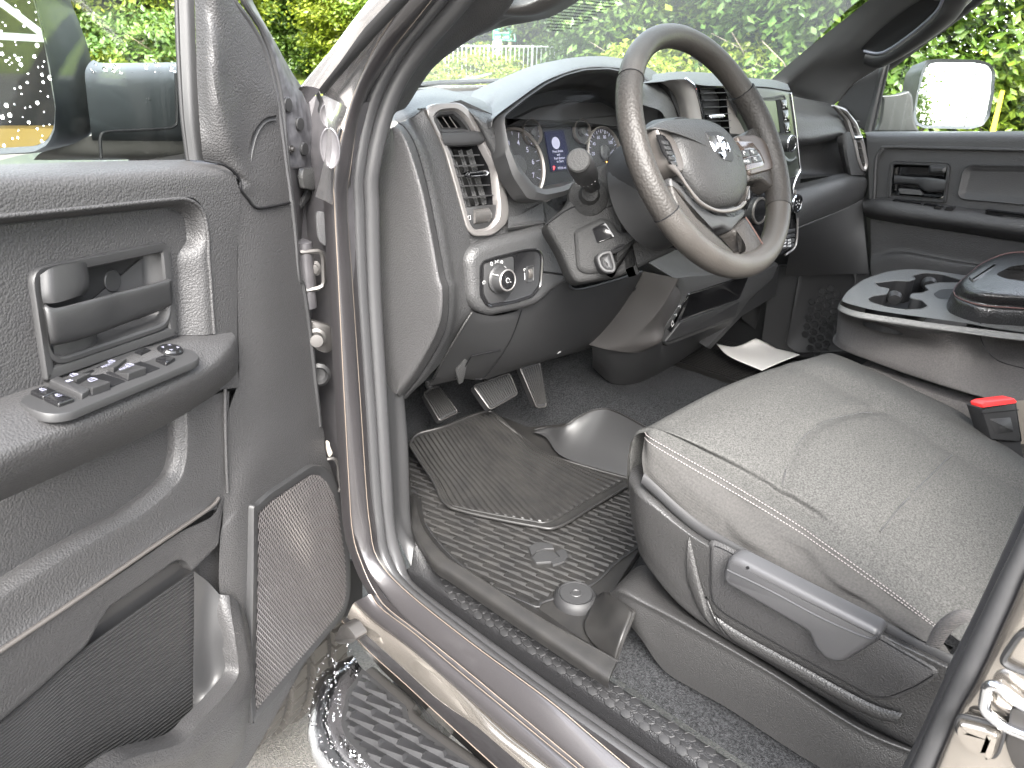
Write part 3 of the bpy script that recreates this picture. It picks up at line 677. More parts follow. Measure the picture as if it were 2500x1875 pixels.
# shadowed hand slot above the ribbed wall
hsl = TV('G', [(520,922,.006),(570,830,.008),(650,692,.010),(740,630,.011),(880,540,.012),(1000,445,.013),(1060,410,.014),(1100,415,.014),(1150,480,.012),(1000,575,.006),(800,730,.004),(640,840,.004)])
hs2 = [DP(.012).uv(q) for q in hsl]
shell('hand_slot', DP(-.009), TD('G', [(480,980),(560,780),(660,640),(1000,400),(1120,380),(1200,480),(900,720),(600,920)], -.009), [(0, -.002), (0, 0)], M['smooth'], door)
# ribbed inner wall of the bin
rA = TV('G', [(-330,1500,-.004),(0,1385,-.002),(400,1030,0),(800,735,0),(1163,480,0)])
rB = TV('G', [(-330,2480,-.004),(0,2180,-.002),(400,1900,0),(800,1640,0),(1157,1372,0)])
NR = 40; rb = []
for j in range(NR+1):
    for dz, hh in ((-.30, 0), (-.05, .0), (.0, .0022), (.08, .0022), (.14, 0)):
        t_ = (j+dz)/NR; rb.append([a.lerp(b, t_)+dn_*hh for a, b in zip(rA, rB)])
sheet('ribbed_wall', rb, M['smooth'], door, 20, len(rb), lin=True, sharp=25)
pw = [TV('G', [(1163,478,.004),(1250,545,.010),(1335,640,.022)]), TV('G', [(1162,800,.004),(1260,820,.012),(1370,850,.034)]), TV('G', [(1158,1100,.004),(1280,1120,.014),(1395,1090,.04)]), TV('G', [(1156,1372,.002),(1210,1330,.020),(1290,1230,.045)])]
sheet('pocket_side', pw, M['smooth'], door, 14, 20)
# rim of the bin and its outer wall
ro = TV('G', [(1330,620,.022),(1345,750,.030),(1385,980,.038),(1392,1090,.042),(1290,1225,.05),(1150,1370,.056),(1045,1470,.060),(800,1540,.066),(700,1580,.070),(540,1690,.074),(300,1850,.076),(-300,2150,.076)])
rm = TV('G', [(1385,620,.026),(1400,760,.038),(1428,980,.048),(1432,1110,.052),(1335,1250,.062),(1190,1410,.070),(1075,1525,.074),(830,1595,.080),(720,1640,.084),(580,1740,.088),(330,1900,.090),(-300,2220,.090)])
re = TV('G', [(1438,675,.022),(1462,780,.034),(1500,1000,.044),(1504,1150,.046),(1420,1300,.058),(1250,1500,.066),(1110,1615,.070),(870,1672,.076),(760,1720,.080),(620,1820,.084),(360,1980,.086),(-300,2300,.086)])
sheet('pocket_rim', [[q-dn_*.012 for q in ro], ro, [a.lerp(b, .5)+dn_*.004 for a, b in zip(ro, rm)], rm, [a.lerp(b, .6)+dn_*.002 for a, b in zip(rm, re)], re], g, door, 90, 26, sharp=None)
rw = TV('G', [(1440,680,.018),(1490,850,.024),(1508,1080,.028),(1506,1180,.032),(1490,1360,.032),(1455,1540,.03),(1385,1659,.028),(1250,1800,.028),(1000,1950,.03),(700,2080,.03),(360,2260,.03),(-300,2500,.03)])
sheet('pocket_wall', [re, [a.lerp(b, .5)+dn_*.004 for a, b in zip(re, rw)], rw], M['grainl'], door, 90, 12)
lowe = [S2(-.02, .56), S2(-.24, .52)]
# --- speaker grille
sp = TV('D', [(1868,1312,.022)])+TV('D', [(1925,1325,.022),(1985,1385,.020)])+TV('G', [(2040,40,.018),(2092,420,.018),(2095,600,.018),(2065,730,.018),(1500,1395,.018),(1488,1240,.02),(1503,500,.024),(1505,90,.026)])+TV('D', [(1535,1545,.026),(1590,1490,.026)])
sp_pl = Pl(DP(.024).at('G', 1800, 500), dn_)
l2 = [sp_pl.uv(q) for q in [sp_pl.at('D', x, y) for x, y in [(1868,1308),(1930,1318),(1990,1382)]]+[sp_pl.at('G', x, y) for x, y in [(2042,40),(2092,400),(2095,610),(2062,735),(1500,1400),(1488,1240),(1503,500),(1505,80)]]+[sp_pl.at('D', x, y) for x, y in [(1535,1550),(1600,1485)]]]
l2 = rnd(l2, [.02, .01, .01, .02, .02, .02, .02, .004, .02, .05, .02, .02, .02], 4)
shell('speaker_frame', sp_pl, l2, [(0, -.02), (0, .002), (.0015, .004), (.012, .0035), (.017, .001), (.018, -.004)], M['smooth'], door)
def clip(loop, p, d):                        # parts of the line p+td inside a loop
    ts = []
    for i in range(len(loop)):
        a, b = loop[i-1], loop[i]; e = b-a; den = d.x*e.y-d.y*e.x
        if abs(den) < 1e-12: continue
        t = ((a.x-p.x)*e.y-(a.y-p.y)*e.x)/den; s_ = ((a.x-p.x)*d.y-(a.y-p.y)*d.x)/den
        if 0 <= s_ < 1: ts.append(t)
    ts.sort(); return [(ts[i], ts[i+1]) for i in range(0, len(ts)-1, 2)]
inn = inset2(l2, .0165); net = MB(); cx = sum((q for q in inn), Vector((0, 0)))/len(inn)
step = .0058
for ang in (62, 118):
    d = Vector((math.cos(R(ang)), math.sin(R(ang)))); nn = Vector((-d.y, d.x))
    for k in range(-70, 71):
        p = cx+nn*(k*step)
        for a, b in clip(inn, p, d):
            if b-a < .004: continue
            hgt = .0022 if ang == 62 else .0032
            for q0, q1 in (((-.0013, 0), (.0013, 0)),):
                A_, B_ = p+d*a, p+d*b
                vs_ = [sp_pl.xyz(A_-nn*.0014, hgt-.001), sp_pl.xyz(A_, hgt), sp_pl.xyz(A_+nn*.0014, hgt-.001), sp_pl.xyz(B_-nn*.0014, hgt-.001), sp_pl.xyz(B_, hgt), sp_pl.xyz(B_+nn*.0014, hgt-.001)]
                net.add(vs_, [(0, 1, 4, 3), (1, 2, 5, 4)])
net.build('speaker_mesh', mat('speaker mesh', (.055, .051, .051), .38, metal=.4), door, sharp=20)
shell('speaker_backing', sp_pl, inn, [(0, -.004), (.001, -.0035)], M['dark'], door)
# --- door mirror outside the glass
mir = part('door_mirror', (-.2, 1.1, 1.5), 'driver side tow mirror seen through the wet door glass')
mg = mat('mirror housing plastic', (.017, .0195, .021), .45, bump=('noise', 900, .2, .0006))
AMp = Pl(S2(-.1, 1.5, -.15), dn_+Vector((-.15, -.1, 0)))
arm = [T('A', [(600,930),(1135,930),(1180,930)], AMp.off(-.06)), T('A', [(560,860),(1120,860),(1180,860)], AMp.off(-.02)), T('A', [(545,770),(1090,770),(1170,770)], AMp), T('A', [(520,560),(1070,560),(1170,560)], AMp.off(.01)), T('A', [(510,440),(1064,440),(1170,440)], AMp.off(.004)), T('A', [(530,385),(640,392),(1062,385),(1170,385)], AMp.off(-.025)), T('A', [(560,360),(640,378),(1060,374),(1170,374)], AMp.off(-.06)), T('A', [(560,370),(640,385),(1060,380),(1170,380)], AMp.off(-.10))]
sheet('mirror_arm', arm, mg, mir, 24, 40)
base_ = [T('A', [(200,960),(420,960),(640,960),(1180,950)], AMp.off(-.04)), T('A', [(240,920),(420,925),(640,930),(1180,925)], AMp.off(-.02)), T('A', [(300,900),(450,860),(620,800),(1180,770)], AMp.off(-.012))]
sheet('mirror_base', base_, mat('mirror base plastic', (.050, .047, .044), .42), mir, 20, 14)
sm_ = MB()
sm_.add(*tube_geo(smoothc(T('A', [(608,950),(602,860),(606,815),(640,792),(800,782),(1000,772),(1048,755),(1062,720),(1060,560),(1055,440)], AMp.off(.013)), 60), .002, 6)); sm_.build('mirror_seam', M['dark'], mir)
MN = Vector((-.86, -.5, .02)); MP = Pl(AMp.at('A', 300, 500), MN)
gi = [MP.at('A', x, y) for x, y in [(-420,-300),(180,-300),(200,0),(255,200),(300,400),(332,640),(325,760),(290,835),(220,875),(0,888),(-420,880)]]
ho = [MP.at('A', x, y) for x, y in [(-440,-320),(215,-300),(235,0),(285,200),(330,400),(365,640),(358,780),(318,865),(235,908),(0,922),(-440,915)]]
m2 = [MP.uv(q) for q in gi]; m2 = rnd(m2, .012, 4)
shell('mirror_glass', MP, m2, [(0, -.003), (0, 0)], M['mirror'], mir)
h2 = [[MP.xyz(MP.uv(q), h) for q in ho] for h in (.008,)][0]
hback = T('A', [(-440,-330),(340,-300),(385,0),(440,130),(500,300),(535,500),(548,680),(540,790),(490,855),(280,912),(-440,930)], MP.off(-.08))
hb3 = [q+MP.n*-.05+Vector((-.02, .02, 0)) for q in hback]
loops = [gi, h2, [a.lerp(b, .12)+MP.n*.006 for a, b in zip(h2, hback)], [a.lerp(b, .5)+MP.n*.02 for a, b in zip(h2, hback)], [a.lerp(b, .85)+MP.n*.02 for a, b in zip(h2, hback)], hback, hb3]
vs_ = []; 
for l in loops: vs_ += arc(l, 90, True)
mesh('mirror_housing', vs_, gridf(90, len(loops), cu=True)+[tuple(range(90*(len(loops)-1), 90*len(loops)))], mg, mir, True, None, 50)
# ------------------------------------------------------------------ DASHBOARD
dash = part('dashboard', (.8, .95, 1.2), 'black grained dashboard with grey trimmed vents')
dk = M['dashp']
DF = Pl((.45, .925, 1.40), (-.1, -1, .1))
def D_(t, pts, h=0): return T(t, pts, DF.off(h))
def DV(t, pts): return [DF.off(p[2]).at(t, p[0], p[1]) for p in pts]
def X_(t, pts): return [PX(p[2]).at(t, p[0], p[1]) for p in pts]
# --- end cap facing the open door
c0 = X_('B', [(425,738,.280),(470,775,.284),(535,900,.297),(602,1150,.314),(652,1400,.320),(702,1659,.321)])+X_('E', [(722,250,.319),(718,430,.315),(676,570,.310),(558,770,.300),(446,912,.292)])
ci = X_('B', [(402,760,.262),(440,800,.262),(490,920,.266),(560,1150,.270),(610,1400,.272),(655,1659,.272)])+X_('E', [(672,250,.272),(668,400,.272),(630,530,.272),(525,730,.268),(420,885,.262)])
cf = X_('B', [(385,770,.262),(372,850,.262),(362,1000,.262),(362,1200,.262),(366,1400,.262),(374,1659,.262)])+X_('E', [(378,250,.262),(384,430,.262),(390,600,.262),(402,780,.262),(415,890,.262)])
sheet('end_cap', [[q+Vector((0, .03, 0)) for q in cf], cf, [a.lerp(b, .5)+Vector((-.003, 0, 0)) for a, b in zip(cf, ci)], ci, [a.lerp(b, .45)+Vector((-.0045, -.004, 0)) for a, b in zip(ci, c0)], c0], g, dash, 60, 30, sharp=None)
# --- skin between cap and vent, rolling under at the foot
c1 = [DF.off(h).at(t, x, y) for t, x, y, h in [('B',505,700,-.012),('B',540,770,-.004),('B',610,900,.004),('B',680,1140,.008),('B',738,1400,.010),('B',768,1659,.012),('E',782,250,.010),('E',778,430,.004),('E',725,590,-.014),('E',600,790,-.045),('E',452,918,-.075)]]
c2 = [DF.off(h).at(t, x, y) for t, x, y, h in [('B',590,650,-.006),('B',620,720,-.002),('B',680,860,-.002),('B',775,1130,-.002),('B',850,1390,-.002),('B',840,1659,-.004),('E',860,250,-.004),('E',868,400,-.010),('E',790,520,-.022),('E',690,690,-.045),('E',470,918,-.08)]]
sheet('side_skin', [c0, [a.lerp(b, .4)-DF.n*-.004 for a, b in zip(c0, c1)], c1, c2], dk, dash, 80, 20, sharp=None)
tube('cap_seam', sm(c0, 80), .0014, M['dark'], dash, 6)
# --- top pod over the vent, running up to the glass
pod = [DV('B', [(452,600,-.10),(540,545,-.14),(640,528,-.16),(720,540,-.15),(790,556,-.13),(840,575,-.11)]),
       DV('B', [(415,660,-.05),(500,612,-.07),(620,575,-.075),(720,578,-.07),(780,592,-.055),(830,612,-.04)]),
       DV('B', [(402,715,-.02),(490,668,-.03),(600,622,-.025),(700,608,-.02),(770,614,-.014),(815,635,-.006)]),
       DV('B', [(425,738,-.012),(510,700,-.008),(590,645,-.004),(690,620,-.001),(760,624,-.001),(810,645,0)])]
sheet('dash_pod', pod, dk, dash, 50, 24, sharp=None)
# flank between vent bezel and cluster
flk = [DV('B', r_) for r_ in ([(740,552,-.13),(830,568,-.12),(930,605,-.08),(1008,664,-.03)], [(748,590,-.05),(850,622,-.028),(940,676,-.006),(1014,712,.001)], [(800,625,-.006),(885,690,.009),(965,742,.014),(1034,775,.003)], [(868,700,.0),(935,790,.013),(1008,842,.017),(1062,866,.003)],
       [(928,838,.0),(990,902,.012),(1050,950,.015),(1086,955,.0)], [(972,918,.0),(1015,962,.009),(1052,1003,.009),(1066,1014,-.006)], [(1008,996,.0),(1030,1022,.002),(1046,1034,.0),(1054,1046,-.012)])]
sheet('dash_flank', flk, dk, dash, 30, 60, sharp=None)
# --- flat filler face
fil = D_('B', [(560,650),(800,600),(1000,690),(1060,900),(1140,1100),(1300,1210),(1450,1330),(1470,1659)], -.008)+D_('E', [(1460,220),(1330,280),(1160,385),(870,402),(740,300)], -.008)
vhole = D_('B', [(640,700),(680,672),(760,665),(815,705),(895,835),(985,1015),(1005,1240),(995,1310),(950,1360),(885,1370),(860,1335),(815,1150),(750,920),(675,780)], -.008)
shell('face_panel', DF.off(-.008), fil, [(0, -.01), (0, 0)], dk, dash, holes=[vhole])
ledge = [DV('B', [(1085,1300,.002),(1150,1290,-.002),(1290,1215,-.004)]), DV('B', [(1082,1345,.006),(1160,1335,.004),(1300,1310,.0)]), DV('B', [(1080,1368,.012),(1160,1356,.010),(1300,1335,.004)]), DV('B', [(1082,1385,.004),(1170,1372,.003),(1310,1350,-.002)])]
sheet('face_ledge', ledge, dk, dash, 20, 20, sharp=None)
# --- switch module
sm0 = D_('B', [(812,1560),(850,1480),(960,1438),(1120,1390),(1290,1340),(1390,1390),(1450,1500)], .004)+D_('E', [(1455,205),(1340,270),(1245,355),(1160,380),(960,422),(885,395),(835,320),(818,150)], .004)
p2 = DF.off(.0)
l = rnd([p2.uv(q) for q in sm0], .012, 4)
shell('switch_module', p2, l, [(0, -.012), (0, .002), (.003, .008), (.008, .013), (.014, .0155), (.020, .016)], dk, dash, sharp=None)
sp_ = DF.off(.016)
l = rnd([sp_.uv(sp_.at('E', x, y)) for x, y in [(918,105),(985,78),(1180,28),(1262,22),(1285,70),(1275,235),(1225,300),(1120,335),(960,362),(918,300)]], .009, 4)
shell('switch_bezel', sp_, l, [(-.003, -.001), (-.0022, .003), (-.0008, .0032), (.001, .0016), (.003, .0005), (.004, .0004)], M['gloss'], dash)
sp2 = sp_.off(.0006)
lk = rnd([sp2.uv(sp2.at('E', x, y)) for x, y in [(935,110),(1000,92),(1112,62),(1116,260),(1060,335),(965,348),(935,290)]], .006, 3)
shell('switch_plate', sp2, lk, raised(.0022, .001), M['smooth'], dash)
q = sp2.at('E', 1018, 200); KN = DF.n+Vector((.05, 0, .05))
lathe('headlight_knob', q, KN, [(.0245, .001), (.0245, .005), (.0225, .007), (.0205, .010), (.0200, .024), (.0185, .026)], M['smooth'], dash, 40)
q2 = q+KN.normalized()*.026
lathe('knob_ring', q2, KN, [(.0188, -.001), (.0192, .001), (.0178, .0022), (.0166, .0016), (.0166, 0)], M['satin'], dash, 40)
lathe('knob_cap', q2, KN, [(.0166, -.002), (.0166, .0008), (.015, .0014), (0, .0016)], M['gloss'], dash, 36)
mb = MB(); c = sp2.uv(q)
mb.add(*tube_geo([sp2.xyz((c.x-.018, c.y+.0125), .006), sp2.xyz((c.x-.0175, c.y+.0125), .024)], .0010, 5))
mb.build('knob_mark', M['white'], dash)
cc = Pl(q2+KN.normalized()*.0022, KN)
gm = MB(); gm.add(*tube_geo([cc.xyz((.004*math.cos(a*.35)-.001, .004*math.sin(a*.35))) for a in range(15)], .0005, 4)); gm.add(*tube_geo([cc.xyz((.0035, -.003)), cc.xyz((.006, -.0045))], .0006, 4)); gm.build('knob_symbol', M['white'], dash)
# dial legend
lt = MB(); A_ = sp2.off(.0028); cc2 = A_.uv(A_.at('E', 1018, 200))
for ang, s in ((112, 'o'), (90, 'p'), (68, 'd')):
    o_ = (cc2.x+.031*math.cos(R(ang)), cc2.y+.031*math.sin(R(ang)))
    if s == 'o': lt.add(*tube_geo([A_.xyz((o_[0]+.0022*math.cos(a*.628), o_[1]+.003*math.sin(a*.628))) for a in range(10)], .00045, 4, True))
    elif s == 'p':
        for dx in (-1, 1):
            for k in (-1, 0, 1): lt.add(*tube_geo([A_.xyz((o_[0]+dx*.001, o_[1]+k*.0008)), A_.xyz((o_[0]+dx*.004, o_[1]+k*.0024))], .00035, 4))
    else:
        lt.add(*tube_geo([A_.xyz((o_[0]+.0026*math.cos(R(a)), o_[1]+.0026*math.sin(R(a)))) for a in range(-90, 91, 20)], .00045, 4, True))
        for k in (-1, 0, 1): lt.add(*tube_geo([A_.xyz((o_[0]-.004, o_[1]+k*.0014)), A_.xyz((o_[0]-.001, o_[1]+k*.0014))], .00035, 4))
c5 = A_.uv(A_.at('E', 938, 220))
for a in range(8): lt.add(*tube_geo([A_.xyz((c5.x+.0018*math.cos(a*.785), c5.y+.0018*math.sin(a*.785))), A_.xyz((c5.x+.0036*math.cos(a*.785), c5.y+.0036*math.sin(a*.785)))], .0004, 4))
lt.build('dial_symbols', M['white'], dash)
text('dial_text', 'AUTO', A_, A_.uv(A_.at('E', 1072, 142)), .0058, M['white'], dash, .0004, R(-48), bold=.01)
# dimmer wheel
dl = rnd([sp2.uv(sp2.at('E', x, y)) for x, y in [(1195,130),(1232,122),(1232,205),(1195,215)]], .002, 3)
shell('dimmer_slot', sp2, dl, [(-.002, 0), (-.001, .0022), (0, .002), (.001, .0008)], M['smooth'], dash)
wq = sp2.at('E', 1214, 168)
lathe('dimmer_wheel', wq-DF.n*.009-DF.u*.0045, DF.u, [(.0, 0), (.0125, 0), (.013, .001), (.013, .008), (.0125, .009), (0, .009)], M['satind'], dash, 40)
w_ = MB(); cc3 = sp2.uv(sp2.at('E', 1180, 175)); w_.add(*tube_geo([sp2.xyz((cc3.x, cc3.y-.009), .001), sp2.xyz((cc3.x, cc3.y+.004), .001)], .0007, 4)); w_.add(*tube_geo([sp2.xyz((cc3.x+.0022*math.cos(a), cc3.y+.0095+.0022*math.sin(a)), .001) for a in range(6)], .0005, 4)); w_.build('dimmer_symbol', M['white'], dash)

# --- driver air vent (silver frame, upper slot, louvres, thumbwheel)
def vent(loop_o, loop_i, pl, name='vent_bezel', wd=.004, d=.05):
    n = 80
    a = arc(rnd([pl.uv(q) for q in loop_o], .012, 5), n, True); b = arc(rnd([pl.uv(q) for q in loop_i], .010, 5), n, True)
    # align start
    k = min(range(n), key=lambda i: sum((a[j]-b[(j+i) % n]).length for j in range(0, n, 4))); b = [b[(j+k) % n] for j in range(n)]
    m1 = [x.lerp(y, .18) for x, y in zip(a, b)]; m2 = [x.lerp(y, .82) for x, y in zip(a, b)]; ib = inset2(b, .004)
    vs = [pl.xyz(q, -.006) for q in a]+[pl.xyz(q, wd*.6) for q in a]+[pl.xyz(q, wd) for q in m1]+[pl.xyz(q, wd) for q in m2]+[pl.xyz(q, wd*.3) for q in b]+[pl.xyz(q, -.008) for q in ib]
    mesh(name, vs, gridf(n, 6, cu=True), M['satin'], dash, True, None, 30)
    return ib
vo = D_('B', [(578,650),(640,622),(790,613),(855,670),(955,870),(1040,1040),(1082,1240),(1074,1335),(985,1412),(870,1418),(828,1370),(780,1190),(700,910),(630,760)])
vi = D_('B', [(625,705),(665,662),(765,652),(825,700),(905,830),(1000,1010),(1022,1240),(1012,1320),(960,1375),(880,1385),(848,1340),(800,1160),(735,920),(660,780)])
ib = vent(vo, vi, DF)
shell('vent_cavity', DF.off(-.008), [Vector(q) for q in ib], [(0, 0), (.003, -.012), (.006, -.04)], M['dark'], dash)
VB = DF.off(-.004)
up_ = rnd([VB.uv(VB.at('B', x, y)) for x, y in [(632,700),(665,668),(762,660),(815,705),(885,800),(680,800)]], .004, 3)
shell('vent_hood', VB, up_, [(0, -.004), (0, .0), (.002, .001), (.006, -.001), (.009, -.010)], M['smooth'], dash, cap=False)
for k in range(3):
    tube('defrost_fin', T('B', [(648+k*40,702-k*2),(708+k*42,792)], DF.off(-.012)), .0009, M['satin'], dash, 4)
bar = [T('B', [(682,792),(800,790),(905,782),(925,800)], DF.off(-.006)), T('B', [(682,798),(800,794),(905,788),(930,806)], DF.off(.004)), T('B', [(690,840),(810,838),(912,825),(940,830)], DF.off(.007)), T('B', [(706,875),(820,872),(915,862),(942,850)], DF.off(.004)), T('B', [(708,882),(820,880),(912,870),(940,860)], DF.off(-.012))]
sheet('vent_bar', bar, M['smooth'], dash, 20, 24)
for k, (xa, ya, xb, yb) in enumerate([(735,937,912,930),(752,998,938,990),(762,1058,820,1054),(785,1118,975,1110),(800,1190,995,1172)]):
    a, b = D_('B', [(xa, ya), (xb, yb)], -.004)
    v, f = box_geo((a+b)/2-DF.n*.005, (b-a).length/2, .0010, .005, (b-a).normalized(), DF.v, DF.n); o = mesh('louvre', v, f, M['smooth'], dash, False)
for k in range(2):
    xs = [(742+k*100+i*0, 890) for i in range(1)]
vmb = MB()
for xa, ya, xb, yb, wd in ((775,900,880,1230,.004),(830,900,925,1225,.006),(745,960,830,1235,.003)):
    a, b = D_('B', [(xa, ya), (xb, yb)], -.030); e = (b-a).normalized()
    vmb.add(*box_geo((a+b)/2, (b-a).length/2, .001, .010, e, e.cross(DF.n), DF.n)); vmb.add(*box_geo((a+b)/2+DF.n*.008, (b-a).length/2, wd, .0008, e, e.cross(DF.n), DF.n))
vmb.build('vent_vane', M['cons'], dash, False)
tb = rnd([DF.uv(q) for q in D_('B', [(832,1030),(940,1018),(960,1035),(940,1060),(842,1068),(828,1050)])], .002, 3)
shell('vent_tab', DF.off(.002), tb, [(0, -.008), (0, .004), (.001, .006), (.0025, .0062), (.0035, .004)], M['chrome'], dash)
lp_ = D_('B', [(822,1245),(1010,1228),(1016,1290),(960,1370),(880,1380),(846,1335)], -.003)
shell('vent_sill', DF.off(-.003), lp_, [(0, -.01), (0, 0), (.001, .0008)], M['smooth'], dash)
a, b = D_('B', [(862,1300), (955,1288)], -.008); lathe('vent_wheel', a, b-a, [(0, 0), (.013, 0), (.0138, .001), (.0138, (b-a).length-.001), (.013, (b-a).length), (0, (b-a).length)], mat('ribbed thumbwheel', (.055, .052, .05), .4, bump=('X', 260, 1, .002)), dash, 36)
wv = MB()
for k in range(3): wv.add(*tube_geo([DF.xyz(DF.uv(DF.at('B', 968+i*4, 1283+k*9+(3 if i % 2 else 0))), -.001) for i in range(6)], .0004, 4))
wv.add(*tube_geo(T('B', [(842,1296),(856,1294),(858,1318),(844,1320)], DF.off(-.001)), .0006, 4, True)); wv.build('vent_symbols', M['white'], dash)

# --- instrument binnacle
CLn = Vector((-.05, -1, .30)); CL = Pl((.72, .875, 1.42), CLn)
oi = [(1045,712),(1165,615),(1290,530),(1400,475),(1520,445),(1660,440),(1790,470),(1900,540),(1965,640),(1975,800),(1900,960),(1700,1050),(1480,1085),(1400,1120),(1290,1140),(1225,1110),(1140,1000),(1080,880)]
oo = [(1018,705),(1150,595),(1285,500),(1400,448),(1525,412),(1670,405),(1810,430),(1940,510),(2005,630),(2020,830),(1930,1010),(1720,1100),(1490,1140),(1400,1180),(1290,1208),(1190,1195),(1100,1060),(1045,890)]
A3 = rnd([CL.uv(CL.at('B', x, y)) for x, y in oi], .006, 4); 
a = arc(A3, 120, True); b = arc(rnd([CL.uv(CL.at('B', x, y)) for x, y in oo], .006, 4), 120, True)
k = min(range(120), key=lambda i: sum((a[j]-b[(j+i) % 120]).length for j in range(0, 120, 4))); b = [b[(j+k) % 120] for j in range(120)]
CLB = Pl(CL.p-CL.n*.075, CL.n)
deep = [CL.xyz(q, -.012) for q in a]; dd = [CL.xyz(Vector((q.x*.93+.004, q.y*.93)), -.085) for q in a]
vs = [CL.xyz(q, -.03) for q in b]+[CL.xyz(q, .004) for q in b]+[CL.xyz(x.lerp(y, .5), .010) for x, y in zip(b, a)]+[CL.xyz(q, .004) for q in a]+deep+dd
mesh('cluster_bezel', vs, gridf(120, 6, cu=True), M['smooth'], dash, True, None, 50)
# face
CF = Pl(CL.p-CL.n*.080, CL.n); fc = [CF.uv(CF.at('B', x, y)) for x, y in [(1030,690),(1300,480),(1660,420),(1990,560),(2000,1000),(1480,1130),(1200,1160),(1020,900)]]
shell('cluster_face', CF, fc, [(0, -.002), (0, 0)], mat('cluster face', (.007, .0075, .008), .5, spec=.12), dash)
shell('cluster_step', CF, [CF.uv(CF.at('B', x, y)) for x, y in [(1040,740),(1250,640),(1450,605),(1640,615),(1760,680),(1760,790),(1500,760),(1350,770),(1150,760)]], [(0, 0), (.004, .006), (.008, .007)], M['flatb'], dash, r=.006)
def dial(cx, cy, rx, a0, a1, n, nums, size, hold=None, hub=.3):
    ctr = CF.at('B', cx, cy); c = CF.uv(ctr); rad = abs(CF.uv(CF.at('B', cx+rx, cy)).x-c.x)
    lathe('gauge_ring', ctr, CF.n, [(rad*1.04, .001), (rad*1.07, .006), (rad*1.03, .009), (rad*.98, .006), (rad*.97, .001)], M['satind'], dash, 56)
    lathe('gauge_face', ctr, CF.n, [(rad*.97, .0005), (rad*.97, .0015), (0, .0016)], M['flatb'], dash, 48)
    mb = MB()
    for i in range(n*2+1):
        t = R(a0+(a1-a0)*i/(n*2)); r1 = rad*(.80 if i % 2 == 0 else .86)
        mb.add(*tube_geo([CF.xyz((c.x+r1*math.cos(t), c.y+r1*math.sin(t)), .003), CF.xyz((c.x+rad*.95*math.cos(t), c.y+rad*.95*math.sin(t)), .003)], .0004 if i % 2 else .0006, 4))
    mb.build('gauge_ticks', M['lilac'], dash)
    for i, s in nums: 
        t = R(a0+(a1-a0)*i/n); text('gauge_numerals', s, CF, (c.x+rad*.66*math.cos(t), c.y+rad*.66*math.sin(t)), size, M['lilac'], dash, .003, bold=.01)
    lathe('gauge_hub', ctr, CF.n, [(rad*hub, .002), (rad*hub, .008), (rad*hub*.8, .010), (0, .010)], M['smooth'], dash, 32)
    return ctr, c, rad
dial(1130,1000,150,205,-60,8,[(i, str(i)) for i in range(0, 8)],.013)
dial(1215,800,52,200,-20,4,[],.006); dial(1515,795,46,200,-20,4,[(4,'H')],.008)
_, c, rad = dial(1650,920,92,215,-35,14,[(2,'20'),(4,'40'),(6,'60'),(8,'80'),(10,'100'),(12,'120')],.0092)
text('gauge_numerals', 'MPH', CF, (c.x+rad*.55, c.y-rad*.05), .006, M['lilac'], dash, .003)
nm = MB(); nm.add(*tube_geo([CF.xyz((c.x-rad*.1, c.y-rad*.35), .011), CF.xyz((c.x-rad*.1, c.y-rad*.85), .011)], .0016, 4)); nm.build('gauge_needle', mat('orange needle', (.8, .35, .05), .4, emit=(1, .45, .05), es=.08), dash)
sc_ = [CF.uv(CF.at('B', x, y)) for x, y in [(1300,790),(1415,778),(1462,1010),(1345,1030)]]
shell('cluster_screen', CF.off(.004), [CF.off(.004).uv(CF.off(.004).at('B', x, y)) for x, y in [(1302,790),(1415,780),(1465,1010),(1345,1030)]], [(0, -.003), (0, 0)], mat('cluster screen', (.003, .0035, .010), .4, spec=.05, emit=(.10, .12, .30), es=.006), dash)
SCN = CF.off(.0045)
q = SCN.at('B', 1368, 858); lathe('screen_icon', q, CF.n, [(.0100, 0), (.0112, .0004), (.0095, .0006), (.0076, .0004), (.0076, 0)], M['lilac'], dash, 32)
for s, x, y in (('Press Brake',1380,908),('and',1384,928),('Push Button',1390,949),('to Start',1394,968),('97336 mi',1405,1008)):
    text('screen_text', s, SCN, SCN.uv(SCN.at('B', x, y)), .0062, M['lilac'], dash, .0004, 0, bold=.015)
text('screen_text', 'P', SCN, SCN.uv(SCN.at('B', 1358, 1010)), .010, mat('red print', (.7, .03, .03), .4, emit=(1, .05, .05), es=.10), dash, .0004, bold=.03)
# clear lens
lens = [CL.xyz(Vector((q.x*.96+.002, q.y*.96)), -.050) for q in a]
LP = Pl(CL.p-CL.n*.050, CL.n)
shell('cluster_lens', LP, [Vector((q.x*.96+.002, q.y*.96)) for q in a], [(0, 0), (.002, .0)], glass_mat('cluster lens', (.95, .95, .95), 1.08), dash)
